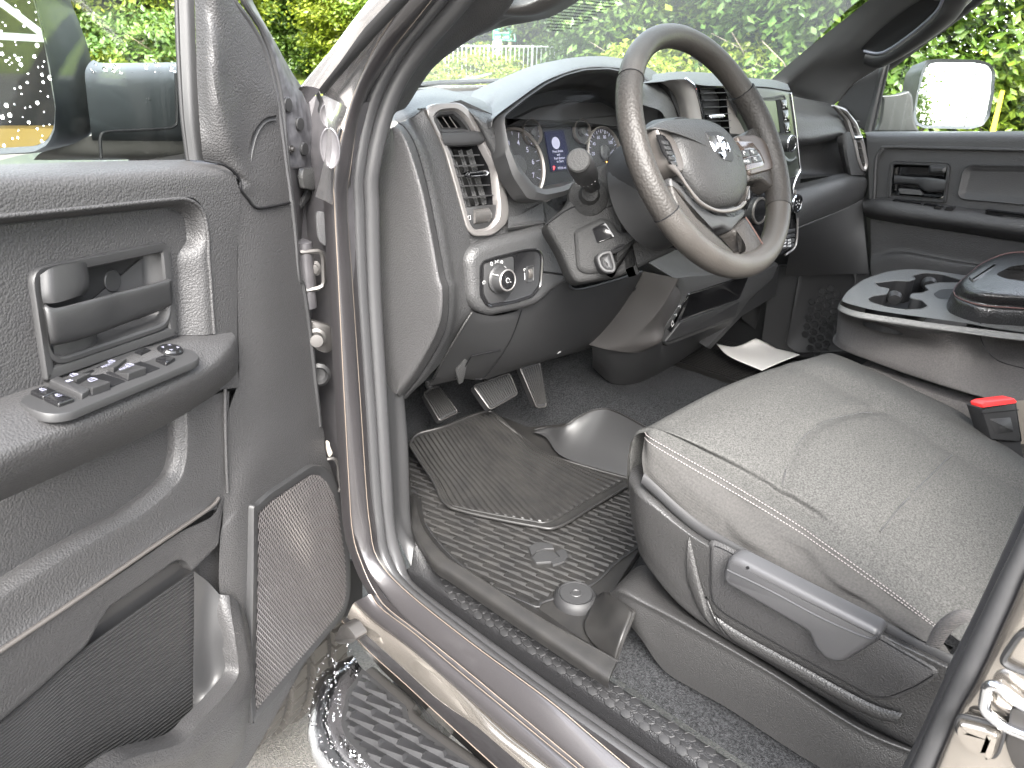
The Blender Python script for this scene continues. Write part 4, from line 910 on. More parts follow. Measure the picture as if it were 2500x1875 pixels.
# --- padded hood over the binnacle
HB = [CL.off(h).at('B', x, y) for x, y, h in [(985,760,.0),(1005,702,.004),(1150,592,.006),(1285,498,.006),(1400,446,.006),(1525,410,.006),(1670,402,.006),(1820,428,.006),(1960,520,.004),(2030,660,0),(2045,850,0)]]
H1 = [CL.off(h).at('B', x, y) for x, y, h in [(975,730,-.02),(990,690,-.02),(1130,570,-.02),(1270,472,-.025),(1390,420,-.025),(1520,386,-.025),(1680,380,-.025),(1840,408,-.02),(1990,510,-.015),(2065,660,-.01),(2080,850,-.01)]]
H2 = [PY(yy).at('B', x, y) for x, y, yy in [(955,700,.96),(972,660,.97),(1080,520,1.03),(1220,425,1.06),(1360,382,1.07),(1500,358,1.07),(1680,356,1.07),(1860,395,1.05),(2030,510,1.0),(2105,660,.95),(2115,850,.93)]]
H3 = [PY(yy).at('B', x, y) for x, y, yy in [(905,620,1.02),(940,580,1.06),(1040,490,1.14),(1190,408,1.18),(1350,370,1.2),(1500,349,1.2),(1680,350,1.2),(1870,400,1.18),(2045,520,1.12),(2120,670,1.05),(2130,850,1.0)]]
H4 = [q+Vector((.02, .16, -.05)) for q in H3]
sheet('instrument_hood', [[q-CL.n*.02 for q in HB], HB, H1, H2, H3, H4], dk, dash, 70, 40, sharp=None)
hs_ = T('B', [(740,545),(830,500),(980,445),(1110,415),(1250,395)], PY(1.25))
# --- top shelf along the windshield with the defroster grille
def tz(t, pts, z): return T(t, pts, PZ(z))
ds0 = [Vector((.30, .98, 1.488)), Vector((.75, 1.06, 1.495)), Vector((1.1, 1.02, 1.50)), Vector((1.45, .95, 1.49)), Vector((1.75, .90, 1.47))]
ds1 = [Vector((.30, 1.22, 1.497)), Vector((.75, 1.25, 1.505)), Vector((1.1, 1.22, 1.505)), Vector((1.45, 1.18, 1.50)), Vector((1.78, 1.1, 1.48))]
ds2 = [Vector((.28, 1.38, 1.490)), Vector((.75, 1.52, 1.495)), Vector((1.1, 1.54, 1.495)), Vector((1.45, 1.52, 1.49)), Vector((1.80, 1.38, 1.475))]
sheet('dash_top', [ds0, ds1, ds2], M['grain'], dash, 30, 16)
dg = MB()
for k in range(46):
    x = .42+k*.026; dg.add(*box_geo((x, 1.40, 1.507), .0035, .030, .002))
dg.add(*box_geo((1.0, 1.437, 1.506), .62, .006, .003)); dg.add(*box_geo((1.0, 1.363, 1.506), .62, .006, .003))
dg.build('defroster_grille', M['satin'], dash, False)
gs = MB(); gs.add(*box_geo((1.0, 1.40, 1.5025), .61, .032, .001)); gs.build('defroster_slot', M['dark'], dash, False)
# bright ledge strip by the pillar base
bs = [tz('B', [(548,522),(700,492),(850,462),(985,434)], 1.502), tz('B', [(600,530),(740,505),(860,478),(985,446)], 1.500)]
sheet('top_edge_strip', bs, M['cons'], dash, 20, 4)

# --- centre stack
CS = Pl((1.10, .80, 1.38), (-.12, -1, .10))
def K_(t, pts, h=0): return T(t, pts, CS.off(h))
def KV(t, pts): return [CS.off(p[2]).at(t, p[0], p[1]) for p in pts]
# grained dome left of the centre bezel
dome = [KV('C', [(-90,500,-.02),(0,505,-.05),(80,530,-.06),(130,600,-.05),(150,720,-.04)]), KV('C', [(-100,520,.0),(-10,560,-.02),(50,590,-.02),(90,650,-.02),(110,720,-.02)]), KV('C', [(-110,620,.0),(-40,640,0),(20,660,0),(50,690,0),(60,720,0)])]
sheet('stack_dome', dome, dk, dash, 24, 16)
shell('stack_base', CS.off(-.03), K_('C', [(60,480),(260,520),(800,545),(850,800),(872,1060),(850,1300),(830,1480),(560,1500),(520,1200),(400,900),(150,720)], -.03), [(0, -.06), (0, 0)], M['flatb'], dash)
# top pad
tp = [KV('C', [(-60,455,-.20),(120,430,-.22),(330,438,-.20),(540,466,-.16),(700,478,-.12),(795,505,-.06)]),
      KV('C', [(-80,470,-.12),(100,440,-.14),(320,448,-.13),(540,475,-.10),(690,485,-.08),(800,520,-.03)]),
      KV('C', [(-90,490,-.06),(120,468,-.05),(300,480,-.04),(540,500,-.03),(680,508,-.02),(808,535,.004)]),
      KV('C', [(-90,500,-.03),(150,482,-.010),(290,510,.0),(540,515,.006),(680,522,.010),(808,545,.010)]),
      KV('C', [(-90,505,-.04),(160,490,-.018),(290,518,-.008),(540,522,.0),(680,530,.004),(806,552,.004)])]
sheet('stack_top', tp, M['grainl'], dash, 50, 26, sharp=None)
# silver bezel, left upright and slanting inner upright
sb = [KV('C', [(20,490,-.03),(70,520,-.03),(120,580,-.03),(150,690,-.03),(152,740,-.03)]), KV('C', [(100,478,-.008),(150,520,-.008),(185,600,-.008),(205,700,-.008),(210,760,-.008)]), KV('C', [(180,474,.004),(228,520,.004),(255,600,.004),(275,690,.004),(282,760,.004)])]
sheet('stack_bezel', sb, M['satin'], dash, 24, 16, label='satin grey surround at the left of the centre vent')
tube('stack_bezel_edge', smoothc(KV('C', [(182,470,.006),(238,520,.006),(265,600,.006),(290,700,.006),(295,770,.006)]), 24), .0022, M['chrome'], dash, 6)
sb2 = [KV('C', [(424,575,.0),(432,640,.0),(440,720,.0),(447,800,.0)]), KV('C', [(440,600,.006),(470,670,.006),(510,740,.006),(545,810,.006)])]
sheet('stack_divider', sb2, M['satind'], dash, 16, 6)
# centre vent
cvp = CS.off(-.012)
shell('vent_cavity', cvp, T('C', [(258,530),(400,522),(430,580),(445,800),(295,790)], cvp), [(0, .004), (.002, .004), (.004, -.02)], M['dark'], dash)
for k in range(6):
    y = 560+k*42; a, b = K_('C', [(266+k*4, y), (430, y-4)], -.008)
    v, f = box_geo((a+b)/2, (b-a).length/2, .0008, .010, (b-a).normalized(), CS.v, CS.n); mesh('louvre', v, f, M['flatb'], dash, False)
tb = rnd([CS.uv(q) for q in K_('C', [(305,695),(325,688),(395,684),(408,696),(395,710),(320,714)])], .002, 3)
shell('vent_tab', CS.off(.0), tb, [(0, -.008), (0, .004), (.001, .006), (.0025, .0062), (.0035, .004)], M['chrome'], dash)
# screen unit
so_ = K_('C', [(560,520),(700,528),(805,552),(828,760),(852,1052),(760,1080),(640,1060),(560,800)])
shell('screen_panel', CS, so_, [(0, -.03), (0, .004), (.002, .007), (.004, .0075)], mat('screen panel', (.020, .023, .019), .28), dash, r=.008)
S7 = CS.off(.0075)
shell('screen_frame', S7, T('C', [(575,588),(700,580),(772,565),(790,620),(812,800),(690,826),(600,830)], S7), [(0, -.001), (.001, .002), (.003, .0022), (.004, .0005)], M['smooth'], dash, r=.004)
S8 = CS.off(.0085)
shell('touch_screen', S8, T('C', [(600,606),(722,605),(750,790),(640,800)], S8), [(0, -.002), (0, .0005)], mat('dark green screen', (.045, .060, .032), .12), dash, r=.002)
shell('screen_reveal', S8, T('C', [(722,602),(745,596),(772,795),(748,800)], S8), [(0, -.001), (0, .0015)], M['dark'], dash)
S9p = CS.off(.0092)
for x, y, x1, y1 in ((752,600,790,660),(762,664,800,730),(772,738,806,800)):
    shell('screen_key', S9p, T('C', [(x,y),(x1-6,y-4),(x1+4,y1-4),(x+10,y1)], S9p), raised(.0012, .0006), M['gloss'], dash, r=.001)
sy = MB()
for x, y in ((768,628),(779,700),(788,770)):
    c = S9p.uv(S9p.at('C', x, y))
    for dx_2, dy_2 in ((-.004, .0), (0, -.004)): sy.add(*tube_geo([S9p.xyz((c.x+dx_2, c.y+dy_2), .0018), S9p.xyz((c.x-dx_2, c.y-dy_2), .0018)], .0006, 4))
    sy.add(*tube_geo([S9p.xyz((c.x-.004, c.y-.007), .0018), S9p.xyz((c.x+.004, c.y-.007), .0018)], .0007, 4))
sy.build('screen_symbols', M['white'], dash)
def knob(cx, cy, r_, ln, axis, tip, ring, nm):
    ax = axis.normalized()
    lathe(nm, tip-ax*ln, ax, [(r_*1.05, 0), (r_*1.0, ln*.1), (r_*.97, ln*.9), (r_*.9, ln), (0, ln)], M['smooth'], dash, 36)
    lathe(nm+'_ring', tip, ax, [(r_*.98, -.003), (r_*1.04, -.001), (r_*1.0, .002), (r_*.86, .002), (r_*.84, -.001)], ring, dash, 36)
    lathe(nm+'_cap', tip, ax, [(r_*.85, -.002), (r_*.85, .0005), (0, .001)], M['gloss'], dash, 30)
t_ = CS.off(.045).at('C', 820, 862); knob(0, 0, .0185, .045, CS.n, t_, M['chrome'], 'volume_knob')
# slot and ledge under the knob
sheet('stack_ledge', [KV('C', [(760,900,.004),(800,950,.004),(842,930,.004)]), KV('C', [(750,930,.016),(805,965,.016),(846,945,.012)]), KV('C', [(700,960,.012),(800,990,.012),(850,970,.008)])], mat('stack plastic', (.022, .025, .022), .35), dash, 16, 10)
tube('stack_edge_strip', smoothc(KV('C', [(812,560,.008),(840,760,.008),(862,960,.008),(868,1020,.008),(850,1060,.008),(830,1110,.008),(826,1160,.008)]), 40), .0028, M['chrome'], dash, 8)
# climate panel with two knobs
cl_ = K_('C', [(540,1180),(620,1150),(830,1140),(850,1330),(838,1470),(760,1530),(640,1540),(560,1400)], -.004)
shell('climate_panel', CS.off(-.004), cl_, [(0, -.03), (0, .0), (.002, .002)], M['gloss'], dash, r=.01)
tube('climate_trim', smoothc(KV('C', [(836,1140,.002),(848,1240,.004),(852,1380,.004),(838,1480,.004),(780,1530,.004)]), 30), .003, M['satin'], dash, 8)
t_ = CS.off(.040).at('C', 852, 1222); knob(0, 0, .021, .045, CS.n, t_, M['chrome'], 'fan_knob')
dm_ = MB(); A4 = Pl(t_+CS.n*.0012, CS.n)
for a, b in ((-.006, .006), (.005, .007), (-.007, -.002), (.006, -.001), (0, -.008), (0, .001)):
    dm_.add(*lathe_geo(A4.xyz((a, b)), A4.n, [(.0016, 0), (.0016, .0004), (0, .0005)], 8))
dm_.build('fan_symbols', M['white'], dash)
t_ = CS.off(.012).at('C', 628, 1265); knob(0, 0, .030, .02, CS.n, t_, M['satind'], 'temperature_knob')
for k in range(4):
    y = 1378+k*30
    shell('climate_key', CS.off(.0), K_('C', [(785-k*6,y),(832-k*2,y-8),(830-k*2,y+14),(780-k*6,y+24)]), raised(.004, .001), M['smooth'] if k < 2 else M['cons'], dash, r=.001)
sk = MB()
for k in range(6): sk.add(*box_geo(CS.off(.006).at('C', 775+(k % 2)*28, 1440+(k//2)*18), .006, .001, .002, CS.u, CS.n, CS.v))
sk.build('climate_symbols', M['white'], dash, False)

# --- passenger side
PXp = Pl((1.40, .775, 1.35), (-.28, -1, .05))
def G_(t, pts): return [PXp.off(p[2]).at(t, p[0], p[1]) for p in pts]
pad0 = G_('C', [(760,560,-.10),(880,590,-.12),(1000,612,-.12),(1070,628,-.10),(1130,640,-.08)])
pad = [[q+Vector((-.10, .30, .012)) for q in pad0], [q+Vector((-.04, .12, .006)) for q in pad0], G_('C', [(760,560,-.10),(880,590,-.12),(1000,612,-.12),(1070,628,-.10),(1130,640,-.08)]), G_('C', [(790,600,-.03),(880,605,-.05),(1000,622,-.05),(1080,650,-.04),(1140,690,-.03)]), G_('C', [(810,680,.0),(900,690,-.005),(1020,690,-.005),(1095,705,-.005),(1150,760,-.005)]),
       G_('C', [(830,780,.004),(920,780,.006),(1040,765,.006),(1110,770,.004),(1150,800,.0)]), G_('C', [(845,840,.006),(930,838,.010),(1050,815,.010),(1115,800,.006),(1150,820,.0)]), G_('C', [(850,875,-.01),(930,865,-.008),(1050,838,-.008),(1112,815,-.01),(1150,830,-.01)])]
sheet('airbag_pad', pad, dk, dash, 30, 34, sharp=None)
shf = [G_('C', [(845,860,-.01),(960,850,-.01),(1090,825,-.01)]), G_('C', [(860,900,-.06),(980,885,-.06),(1092,850,-.06)]), G_('C', [(864,1030,-.07),(1000,1035,-.07),(1135,1040,-.07)]), G_('C', [(850,1075,-.03),(1000,1060,-.03),(1145,1045,-.03)])]
sheet('dash_shelf', shf, M['grainl'], dash, 16, 18)
shs = [G_('C', [(1090,825,-.005),(1130,800,.004),(1160,790,.006),(1200,800,.004)]), G_('C', [(1105,920,-.02),(1140,920,.004),(1185,900,.006),(1225,960,.004)]), G_('C', [(1138,1042,-.02),(1170,1050,.006),(1220,1050,.008),(1262,1050,.0)])]
sheet('dash_side', shs, dk, dash, 14, 14)
gb = [G_('C', [(828,1110,-.01),(980,1075,-.01),(1130,1040,-.01),(1240,1050,-.03)]), G_('C', [(828,1150,.02),(980,1110,.022),(1140,1070,.022),(1255,1062,.0)]), G_('C', [(835,1230,.034),(980,1180,.036),(1150,1120,.034),(1272,1085,.01)]), G_('C', [(845,1310,.030),(980,1260,.030),(1150,1190,.028),(1270,1130,.008)]), G_('C', [(852,1366,.010),(980,1315,.010),(1150,1245,.010),(1250,1190,.0)]), G_('C', [(852,1380,-.02),(980,1330,-.02),(1150,1260,-.02),(1245,1205,-.03)])]
sheet('glovebox_lid', gb, dk, dash, 30, 30, sharp=None)
tube('glovebox_seam', smoothc(G_('C', [(852,1368,.012),(980,1317,.012),(1150,1247,.012),(1246,1195,.002)]), 24), .0018, M['cons'], dash, 6)
def UB(l, r_): return [PXp.off(l[2]).at('C', l[0], l[1]), PXp.off(l[2]).at('C', l[0], l[1]).lerp(PX(1.63).at('C', r_[0], r_[1]), .5), PX(1.63).at('C', r_[0], r_[1])]
ub = [UB((850,1375,-.01), (1245,1200)), UB((845,1430,-.03), (1250,1330)), UB((800,1540,-.08), (1265,1480)), UB((780,1659,-.14), (1280,1640))]
sheet('lower_dash', ub, M['smooth'], dash, 16, 18)
js = [[Vector((1.695, y, z)) for z in ((1.37 if y < .6 else 1.40 if y < .8 else 1.47), 1.3, 1.0, .7)] for y in (.52, .70, 1.0, 1.45)]
sheet('dash_end_panel', js, M['flatb'], dash, 12, 10, lin=True, linu=True)
pvo = [PXp.off(.004).at('C', x, y) for x, y in [(1058,626),(1135,650),(1205,735),(1250,860),(1274,985),(1262,1032),(1232,1022),(1208,960),(1185,850),(1140,715)]]
pvi = [PXp.off(.004).at('C', x, y) for x, y in [(1100,655),(1142,680),(1195,760),(1232,870),(1256,985),(1250,1012),(1240,1000),(1222,940),(1205,850),(1160,720)]]
PV = PXp.off(.004); n = 60
a = arc(rnd([PV.uv(q) for q in pvo], .008, 4), n, True); b = arc(rnd([PV.uv(q) for q in pvi], .006, 4), n, True)
k = min(range(n), key=lambda i: sum((a[j]-b[(j+i) % n]).length for j in range(0, n, 4))); b = [b[(j+k) % n] for j in range(n)]
vs = [PV.xyz(q, -.006) for q in a]+[PV.xyz(q, .003) for q in a]+[PV.xyz(x.lerp(y, .5), .005) for x, y in zip(a, b)]+[PV.xyz(q, .002) for q in b]+[PV.xyz(q, -.01) for q in inset2(b, .001)]
mesh('vent_bezel', vs, gridf(n, 5, cu=True), M['satin'], dash, True, None, 30)
shell('vent_cavity', PV, b, [(0, -.004), (.002, -.012)], M['dark'], dash)
for k in range(7):
    y = 720+k*42; x = 1168+k*10; p_, q_ = PXp.off(.0).at('C', x, y), PXp.off(.0).at('C', x+46-k*2, y+6)
    v, f = box_geo((p_+q_)/2, (p_-q_).length/2, .001, .006, (q_-p_).normalized(), PXp.v, PXp.n); mesh('louvre', v, f, M['cons'], dash, False)
q = PXp.off(.008).at('C', 1213, 826); lathe('vent_tab', q, PXp.u, [(0, -.016), (.005, -.014), (.005, .014), (0, .016)], M['chrome'], dash, 14)
text('airbag_text', 'AIRBAG', PXp.off(.006), PXp.uv(PXp.off(.006).at('C', 1088, 720)), .010, M['cons'], dash, .004)

# --- knee panel under the column
KP = Pl((.6, .93, 1.1), (0, -1, -.55))
def N_(t, pts): return [KP.off(p[2]).at(t, p[0], p[1]) for p in pts]
kn = [N_('E', [(866,398,.0),(1000,420,.0),(1165,378,.0),(1330,268,.004),(1445,215,.006),(1520,262,.008),(1880,165,.010),(2085,182,.010)]),
      N_('E', [(830,470,.004),(1000,470,.006),(1160,440,.008),(1330,370,.012),(1480,330,.012),(1560,340,.014),(1880,270,.014),(2050,280,.012)]),
      N_('E', [(760,580,.004),(960,570,.008),(1120,540,.012),(1330,490,.016),(1480,470,.016),(1580,470,.016),(1840,420,.014),(1960,420,.010)]),
      N_('E', [(690,700,-.004),(880,665,.004),(1060,650,.010),(1300,610,.012),(1450,580,.012),(1560,570,.010),(1760,520,.006),(1860,520,.0)]),
      N_('E', [(640,800,-.014),(840,770,-.006),(1000,740,.0),(1250,690,.004),(1400,655,.002),(1500,630,-.002),(1640,592,-.008),(1700,585,-.016)]),
      N_('E', [(610,842,-.03),(800,800,-.02),(940,800,-.016),(1200,722,-.016),(1390,668,-.02),(1490,640,-.024),(1600,606,-.028),(1660,600,-.036)])]
sheet('knee_panel', kn, M['smooth'], dash, 60, 36, sharp=None)
def seam(pts, r_=.0013, m=None, nm='panel_seam'): return tube(nm, smoothc(N_('E', pts), max(12, 6*len(pts))), r_, m or M['dark'], dash, 6)
seam([(1166,380,.010),(1140,460,.010),(1100,560,.0125),(1040,660,.0105),(940,790,.0),(880,800,-.008)])
seam([(866,400,.002),(790,520,.006),(690,692,.0),(605,845,-.024)], .0018, M['grainl'])
seam([(862,662,.006),(940,645,.008),(1035,626,.011)]); seam([(862,662,.006),(820,730,.0),(765,795,-.010)])
seam([(1445,215,.009),(1452,245,.010),(1510,262,.011),(1700,215,.013),(1885,155,.013)], .0026, M['flatb'])
kb = N_('E', [(765,742,-.004),(830,672,.003),(845,690,.003),(790,790,-.012),(762,800,-.014)])
shell('knee_pull', KP.off(.0), [KP.uv(q) for q in kb], [(0, -.004), (0, .001), (.002, .0015)], M['cons'], dash)
shell('vent_slots', KP.off(.017), T('E', [(1840,255),(1885,238),(1880,290),(1835,300)], KP.off(.017)), [(0, -.002), (0, .0002)], M['flatb'], dash)
q = KP.off(.006).at('E', 1388, 634); lathe('panel_clip', q, KP.n, [(.006, 0), (.006, .002), (0, .003)], M['white'], dash, 12)
udr = [Vector((.30, .98, 1.03)), Vector((.62, 1.0, 1.0)), Vector((.95, .99, .99))]
sheet('dash_underside', [udr, [q+Vector((0, .25, -.02)) for q in udr], [q+Vector((0, .5, .05)) for q in udr]], M['dark'], dash, 12, 8)
# ------------------------------------------------------------------ STEERING WHEEL
WC = Vector((.6178, .6004, 1.4617)); WN = Vector((-.0236, -.8633, .5041)).normalized()
WP = Pl(WC, WN); wheel = part('steering_wheel', tuple(WC), 'black leather steering wheel, worn and shiny')
def Wt(pts, h=0, t='V'): return T(t, pts, WP.off(h))
RR = .186
def rimpt(a, rr=RR, h=0): return WP.xyz((rr*math.cos(a), rr*math.sin(a)), h)
def rimsec(a0, a1, n, rad, nm, mt):
    vs = []; m = 18
    for i in range(n+1):
        a = a0+(a1-a0)*i/n
        for j in range(m):
            q = 2*math.pi*j/m; fat = rad(a)
            vs.append(WP.xyz(((RR+fat*math.cos(q))*math.cos(a), (RR+fat*math.cos(q))*math.sin(a)), fat*1.08*math.sin(q)))
    return mesh(nm, vs, gridf(m, n+1, cu=True), mt, wheel, True, None, None)
def pxang(x, y): q = WP.uv(WP.at('V', x, y)); return math.atan2(q.y, q.x)
RIMT = mat('worn rim leather', (.0185, .0165, .0148), .46, spec=.3, bump=('grain', 520, .35, .0009), noise=(18, (.027, .0245, .022), .2))
RIMP = mat('perforated rim leather', (.0165, .0150, .0138), .50, spec=.22, bump=('grain', 250, .7, .0008))
rf = lambda a: .0175
A1, A2_, A3_, A4_ = R(-38), R(14), R(166), R(218)
at_ = pxang(470, 1075); ab_ = pxang(1490, 1030); au = pxang(1120, 40); al = math.atan2(*reversed(WP.uv(WP.at('C', 60, 470))[:]))
aL_up = WP.uv(WP.at('B', 1820, 480)); aL = math.atan2(aL_up.y, aL_up.x)
def wrap(a, lo):
    while a < lo: a += 2*math.pi
    return a
a_ll = wrap(at_, 0); a_rl = wrap(ab_, -math.pi); a_ru = wrap(au, -math.pi); a_lu = wrap(aL, 0)
if a_rl > 0: a_rl -= 2*math.pi
rimsec(a_ru, a_lu, 60, lambda a: .0176, 'rim_top', RIMT)
rimsec(a_lu, a_ll, 36, lambda a: .0182, 'rim_grip', RIMP)
rimsec(a_ll, a_rl+2*math.pi, 60, lambda a: .0190, 'rim_bottom', RIMT)
rimsec(a_rl, a_ru, 36, lambda a: .0200, 'rim_grip', RIMP)
for a in (a_ru, a_lu, a_ll, a_rl):
    ring = [WP.xyz(((RR+.0180*math.cos(q*.3491))*math.cos(a), (RR+.0180*math.cos(q*.3491))*math.sin(a)), .0196*math.sin(q*.3491)) for q in range(18)]
    tube('rim_seam', ring, .0012, M['dark'], wheel, 6, True)
# hub and airbag cover
hubo = [(308,300),(420,232),(600,210),(800,222),(950,285),(1060,395),(1135,520),(1182,680),(1198,790),(1180,900),(1115,992),(1000,1018),(900,1005),(780,925),(680,800),(600,670),(545,500),(460,360),(380,330)]
HP = WP.off(.006)
hl = [HP.uv(HP.at('V', x, y)) for x, y in hubo]; hl = arc(smoothc(hl+[hl[0]], 160)[:-1], 96, True)
ctr = sum(hl, Vector((0, 0)))/len(hl)
vs = []
for f, h in ((1.0, -.05), (1.0, -.012), (.985, -.003), (.94, .004), (.82, .010), (.62, .015), (.40, .0185), (.18, .0195), (.02, .0198)):
    vs += [HP.xyz(ctr+(q-ctr)*f, h) for q in hl]
mesh('airbag_cover', vs, gridf(96, 9, cu=True)+[tuple(range(8*96, 9*96))], M['hub'], wheel, True, None, None)
def hubpt(x, y, h=0):
    P3 = HP.off(.019+h); return P3, P3.uv(P3.at('V', x, y))
P3, _ = hubpt(0, 0)
em = [(822,335),(900,330),(960,345),(1040,480),(1080,580),(1060,612),(985,600),(925,560),(860,470)]
shell('emblem_base', P3, rnd([P3.uv(P3.at('V', x, y)) for x, y in em], .006, 4), [(-.002, -.004), (0, -.001), (.001, .0006), (.002, .0008)], M['flatb'], wheel)
for pts in ([(845,370),(880,368),(915,420),(925,505),(900,520),(850,430)], [(920,378),(950,372),(990,400),(965,432),(945,440)], [(990,410),(1015,450),(1040,520),(1020,520),(990,470)], [(900,430),(945,452),(935,500),(915,470)], [(930,530),(985,500),(1000,570),(988,590),(955,570)], [(950,450),(985,425),(1000,500),(975,520)]):
    P4 = P3.off(.0008); shell('emblem', P4, [P4.uv(P4.at('V', x, y)) for x, y in pts], [(0, 0), (0, .001), (.0025, .0032)], M['chrome'], wheel)
text('airbag_text', 'AIRBAG', P3.off(-.0035), P3.uv(P3.off(-.0035).at('V', 1050, 694)), .0088, M['cons'], wheel, .0004, R(-4))
hs1 = MB()
for cx, cy, s in ((832, 545, 1), (1115, 570, -.7)):
    Pq = P3.off(-.004); c = Pq.uv(Pq.at('V', cx, cy))
    for a, b, a2, b2_ in ((-.006, .001, .003, .003), (-.004, -.003, .004, -.003), (.003, .003, .006, -.002), (-.006, .001, -.004, -.003), (.004, .003, .007, .006)):
        hs1.add(*tube_geo([Pq.xyz((c.x+a*s, c.y+b), .0006), Pq.xyz((c.x+a2*s, c.y+b2_), .0006)], .0005, 4))
hs1.build('horn_symbol', M['cons'], wheel)
# silver lower trim that cups the airbag cover
tr0 = Wt([(548,640),(600,720),(680,835),(780,955),(900,1022),(1000,1034),(1110,1008),(1165,960)], .012)
tr1 = Wt([(455,640),(572,745),(660,868),(758,992),(885,1056),(1010,1070),(1118,1040),(1176,980)], .008)
band('spoke_trim', tr0, tr1, .004, M['satind'], wheel, 7, 40)
# left switch pod
shell('switch_pod', WP, Wt([(312,300),(420,340),(500,430),(560,560),(590,690),(560,740),(440,640),(400,520)]), [(0, -.03), (0, .006), (.003, .010), (.006, .010)], M['satind'], wheel, r=.008)
WS = WP.off(.0105)
shell('switch_face', WS, T('V', [(375,360),(440,370),(500,440),(545,560),(560,660),(500,620),(430,520)], WS), [(0, -.001), (0, .001), (.001, .0014)], M['gloss'], wheel, r=.004)
for k in range(5):
    y = 420+k*46; x = 420+k*20
    shell('spoke_key', WS.off(.0012), T('V', [(x,y),(x+50,y+6),(x+66,y+42),(x+16,y+36)], WS.off(.0012)), raised(.0022, .001), M['smooth'], wheel, r=.001)
# right switch pod
rp_ = rnd([WP.uv(q) for q in Wt([(1065,385),(1230,376),(1305,408),(1385,520),(1425,640),(1395,690),(1190,745)])], .008, 4)
shell('switch_pod', WP, rp_, [(0, -.03), (0, .004), (.002, .007), (.007, .008)], mat('bronze satin trim', (.050, .040, .034), .40, metal=.5), wheel)
shell('switch_face', WP.off(.008), T('V', [(1085,425),(1235,432),(1308,520),(1352,622),(1330,650),(1185,690)], WP.off(.008)), [(0, -.001), (0, .001), (.001, .0014)], mat('gloss dark brown', (.030, .022, .018), .12), wheel, r=.005)
K8 = WP.off(.0095)
for pts in ([(1128,510),(1195,500),(1215,560),(1145,572)], [(1205,498),(1270,500),(1290,545),(1222,558)], [(1150,585),(1218,570),(1232,625),(1168,640)], [(1228,566),(1292,552),(1325,608),(1245,622)]):
    shell('spoke_key', K8, T('V', pts, K8), raised(.0022, .001), M['smooth'], wheel, r=.0015)
for s, x, y in (('CANCEL', 1185, 603), ('SET', 1266, 580), ('RES', 1240, 515)):
    text('key_text', s, K8, K8.uv(K8.off(.0024).at('V', x, y)), .0058, M['white'], wheel, .0026, R(-4), bold=.02)
mb = MB(); c = K8.uv(K8.at('V', 1158, 536))
mb.add(*tube_geo([K8.xyz((c.x+.003*math.cos(a*.45), c.y+.003*math.sin(a*.45)), .0026) for a in range(11)], .0005, 4)); mb.add(*tube_geo([K8.xyz((c.x, c.y), .0026), K8.xyz((c.x+.002, c.y+.002), .0026)], .0005, 4))
for x, y in ((1240, 538), (1268, 602)):
    c = K8.uv(K8.at('V', x, y)); mb.add(*tube_geo([K8.xyz((c.x-.002, c.y), .0026), K8.xyz((c.x+.002, c.y), .0026)], .0005, 4))
mb.build('key_symbol', M['white'], wheel)
shell('side_key', WP.off(-.004), T('V', [(1185,830),(1205,830),(1208,950),(1165,975),(1180,910)], WP.off(-.004)), [(0, -.02), (0, .002), (.002, .004)], M['satind'], wheel, r=.002)
def slab(nm, pts, mt, top=.006, th=.03, bv=.005, r_=.01): return shell(nm, WP, Wt(pts, 0), [(0, -th), (0, top-bv), (bv*.35, top-bv*.3), (bv, top)], mt, wheel, r=r_)
slab('spoke', [(1180,360),(1240,300),(1340,320),(1440,500),(1470,660),(1450,860),(1400,830),(1320,770),(1205,788),(1190,740),(1100,560)], RIMP, .003)
slab('hub_lower', [(490,720),(620,850),(770,1000),(900,1066),(1060,1085),(1170,1020),(1182,1090),(1055,1235),(990,1188),(870,1218),(790,1170),(640,1040),(520,880)], M['smooth'], .001)
slab('spoke', [(480,800),(600,880),(700,1090),(790,1150),(870,1218),(950,1300),(1082,1432),(1010,1480),(850,1400),(560,1060)], RIMP, .004)
slab('spoke', [(1048,1228),(1178,1100),(1265,1235),(1362,1415),(1320,1480),(1120,1480),(1078,1432),(1158,1395),(1110,1300)], RIMP, .004)
tube('spoke_stitch', smoothc(Wt([(1180,1105),(1262,1232),(1345,1370),(1358,1420),(1325,1462),(1180,1475),(1090,1440)], .007), 40), .0011, mat('rust thread', (.035, .015, .011), .7), wheel, 6)
lathe('hub_back', WC, WN, [(.05, -.16), (.075, -.15), (.085, -.07), (.07, -.03), (0, -.03)], M['flatb'], wheel, 40)
# ------------------------------------------------------------------ STEERING COLUMN
colm = part('steering_column', (.62, .75, 1.36))
ax_ = -WN
cc_ = WC+ax_*.075
lathe('column_collar', WC+Vector((.010, 0, -.022)), ax_, [(.070, .052), (.082, .055), (.088, .065), (.092, .10), (.094, .135), (.07, .14)], M['smooth'], colm, 56)
CP = Pl((.52, .80, 1.32), (-.62, -.70, .36))
cs0 = [(1300,1345),(1420,1245),(1465,1185),(1490,1110),(1590,1015),(1735,945),(1780,1150),(1850,1390),(1970,1470),(2110,1455),(2090,1500),(1920,1580),(1800,1640)]
cs1 = [(1885,135),(1760,180),(1510,225),(1475,205),(1440,140),(1400,40)]
cl2 = T('B', cs0, CP)+T('E', cs1, CP)
shell('column_shroud', CP, cl2, [(0, -.06), (0, -.004), (.003, .001), (.008, .003)], M['shroud'], colm, r=.012, label='charcoal column shroud')
tube('shroud_seam', smoothc(T('B', [(1310,1345),(1430,1262),(1500,1240),(1630,1258),(1760,1205)], CP.off(.0035)), 30), .0012, M['dark'], colm, 5)
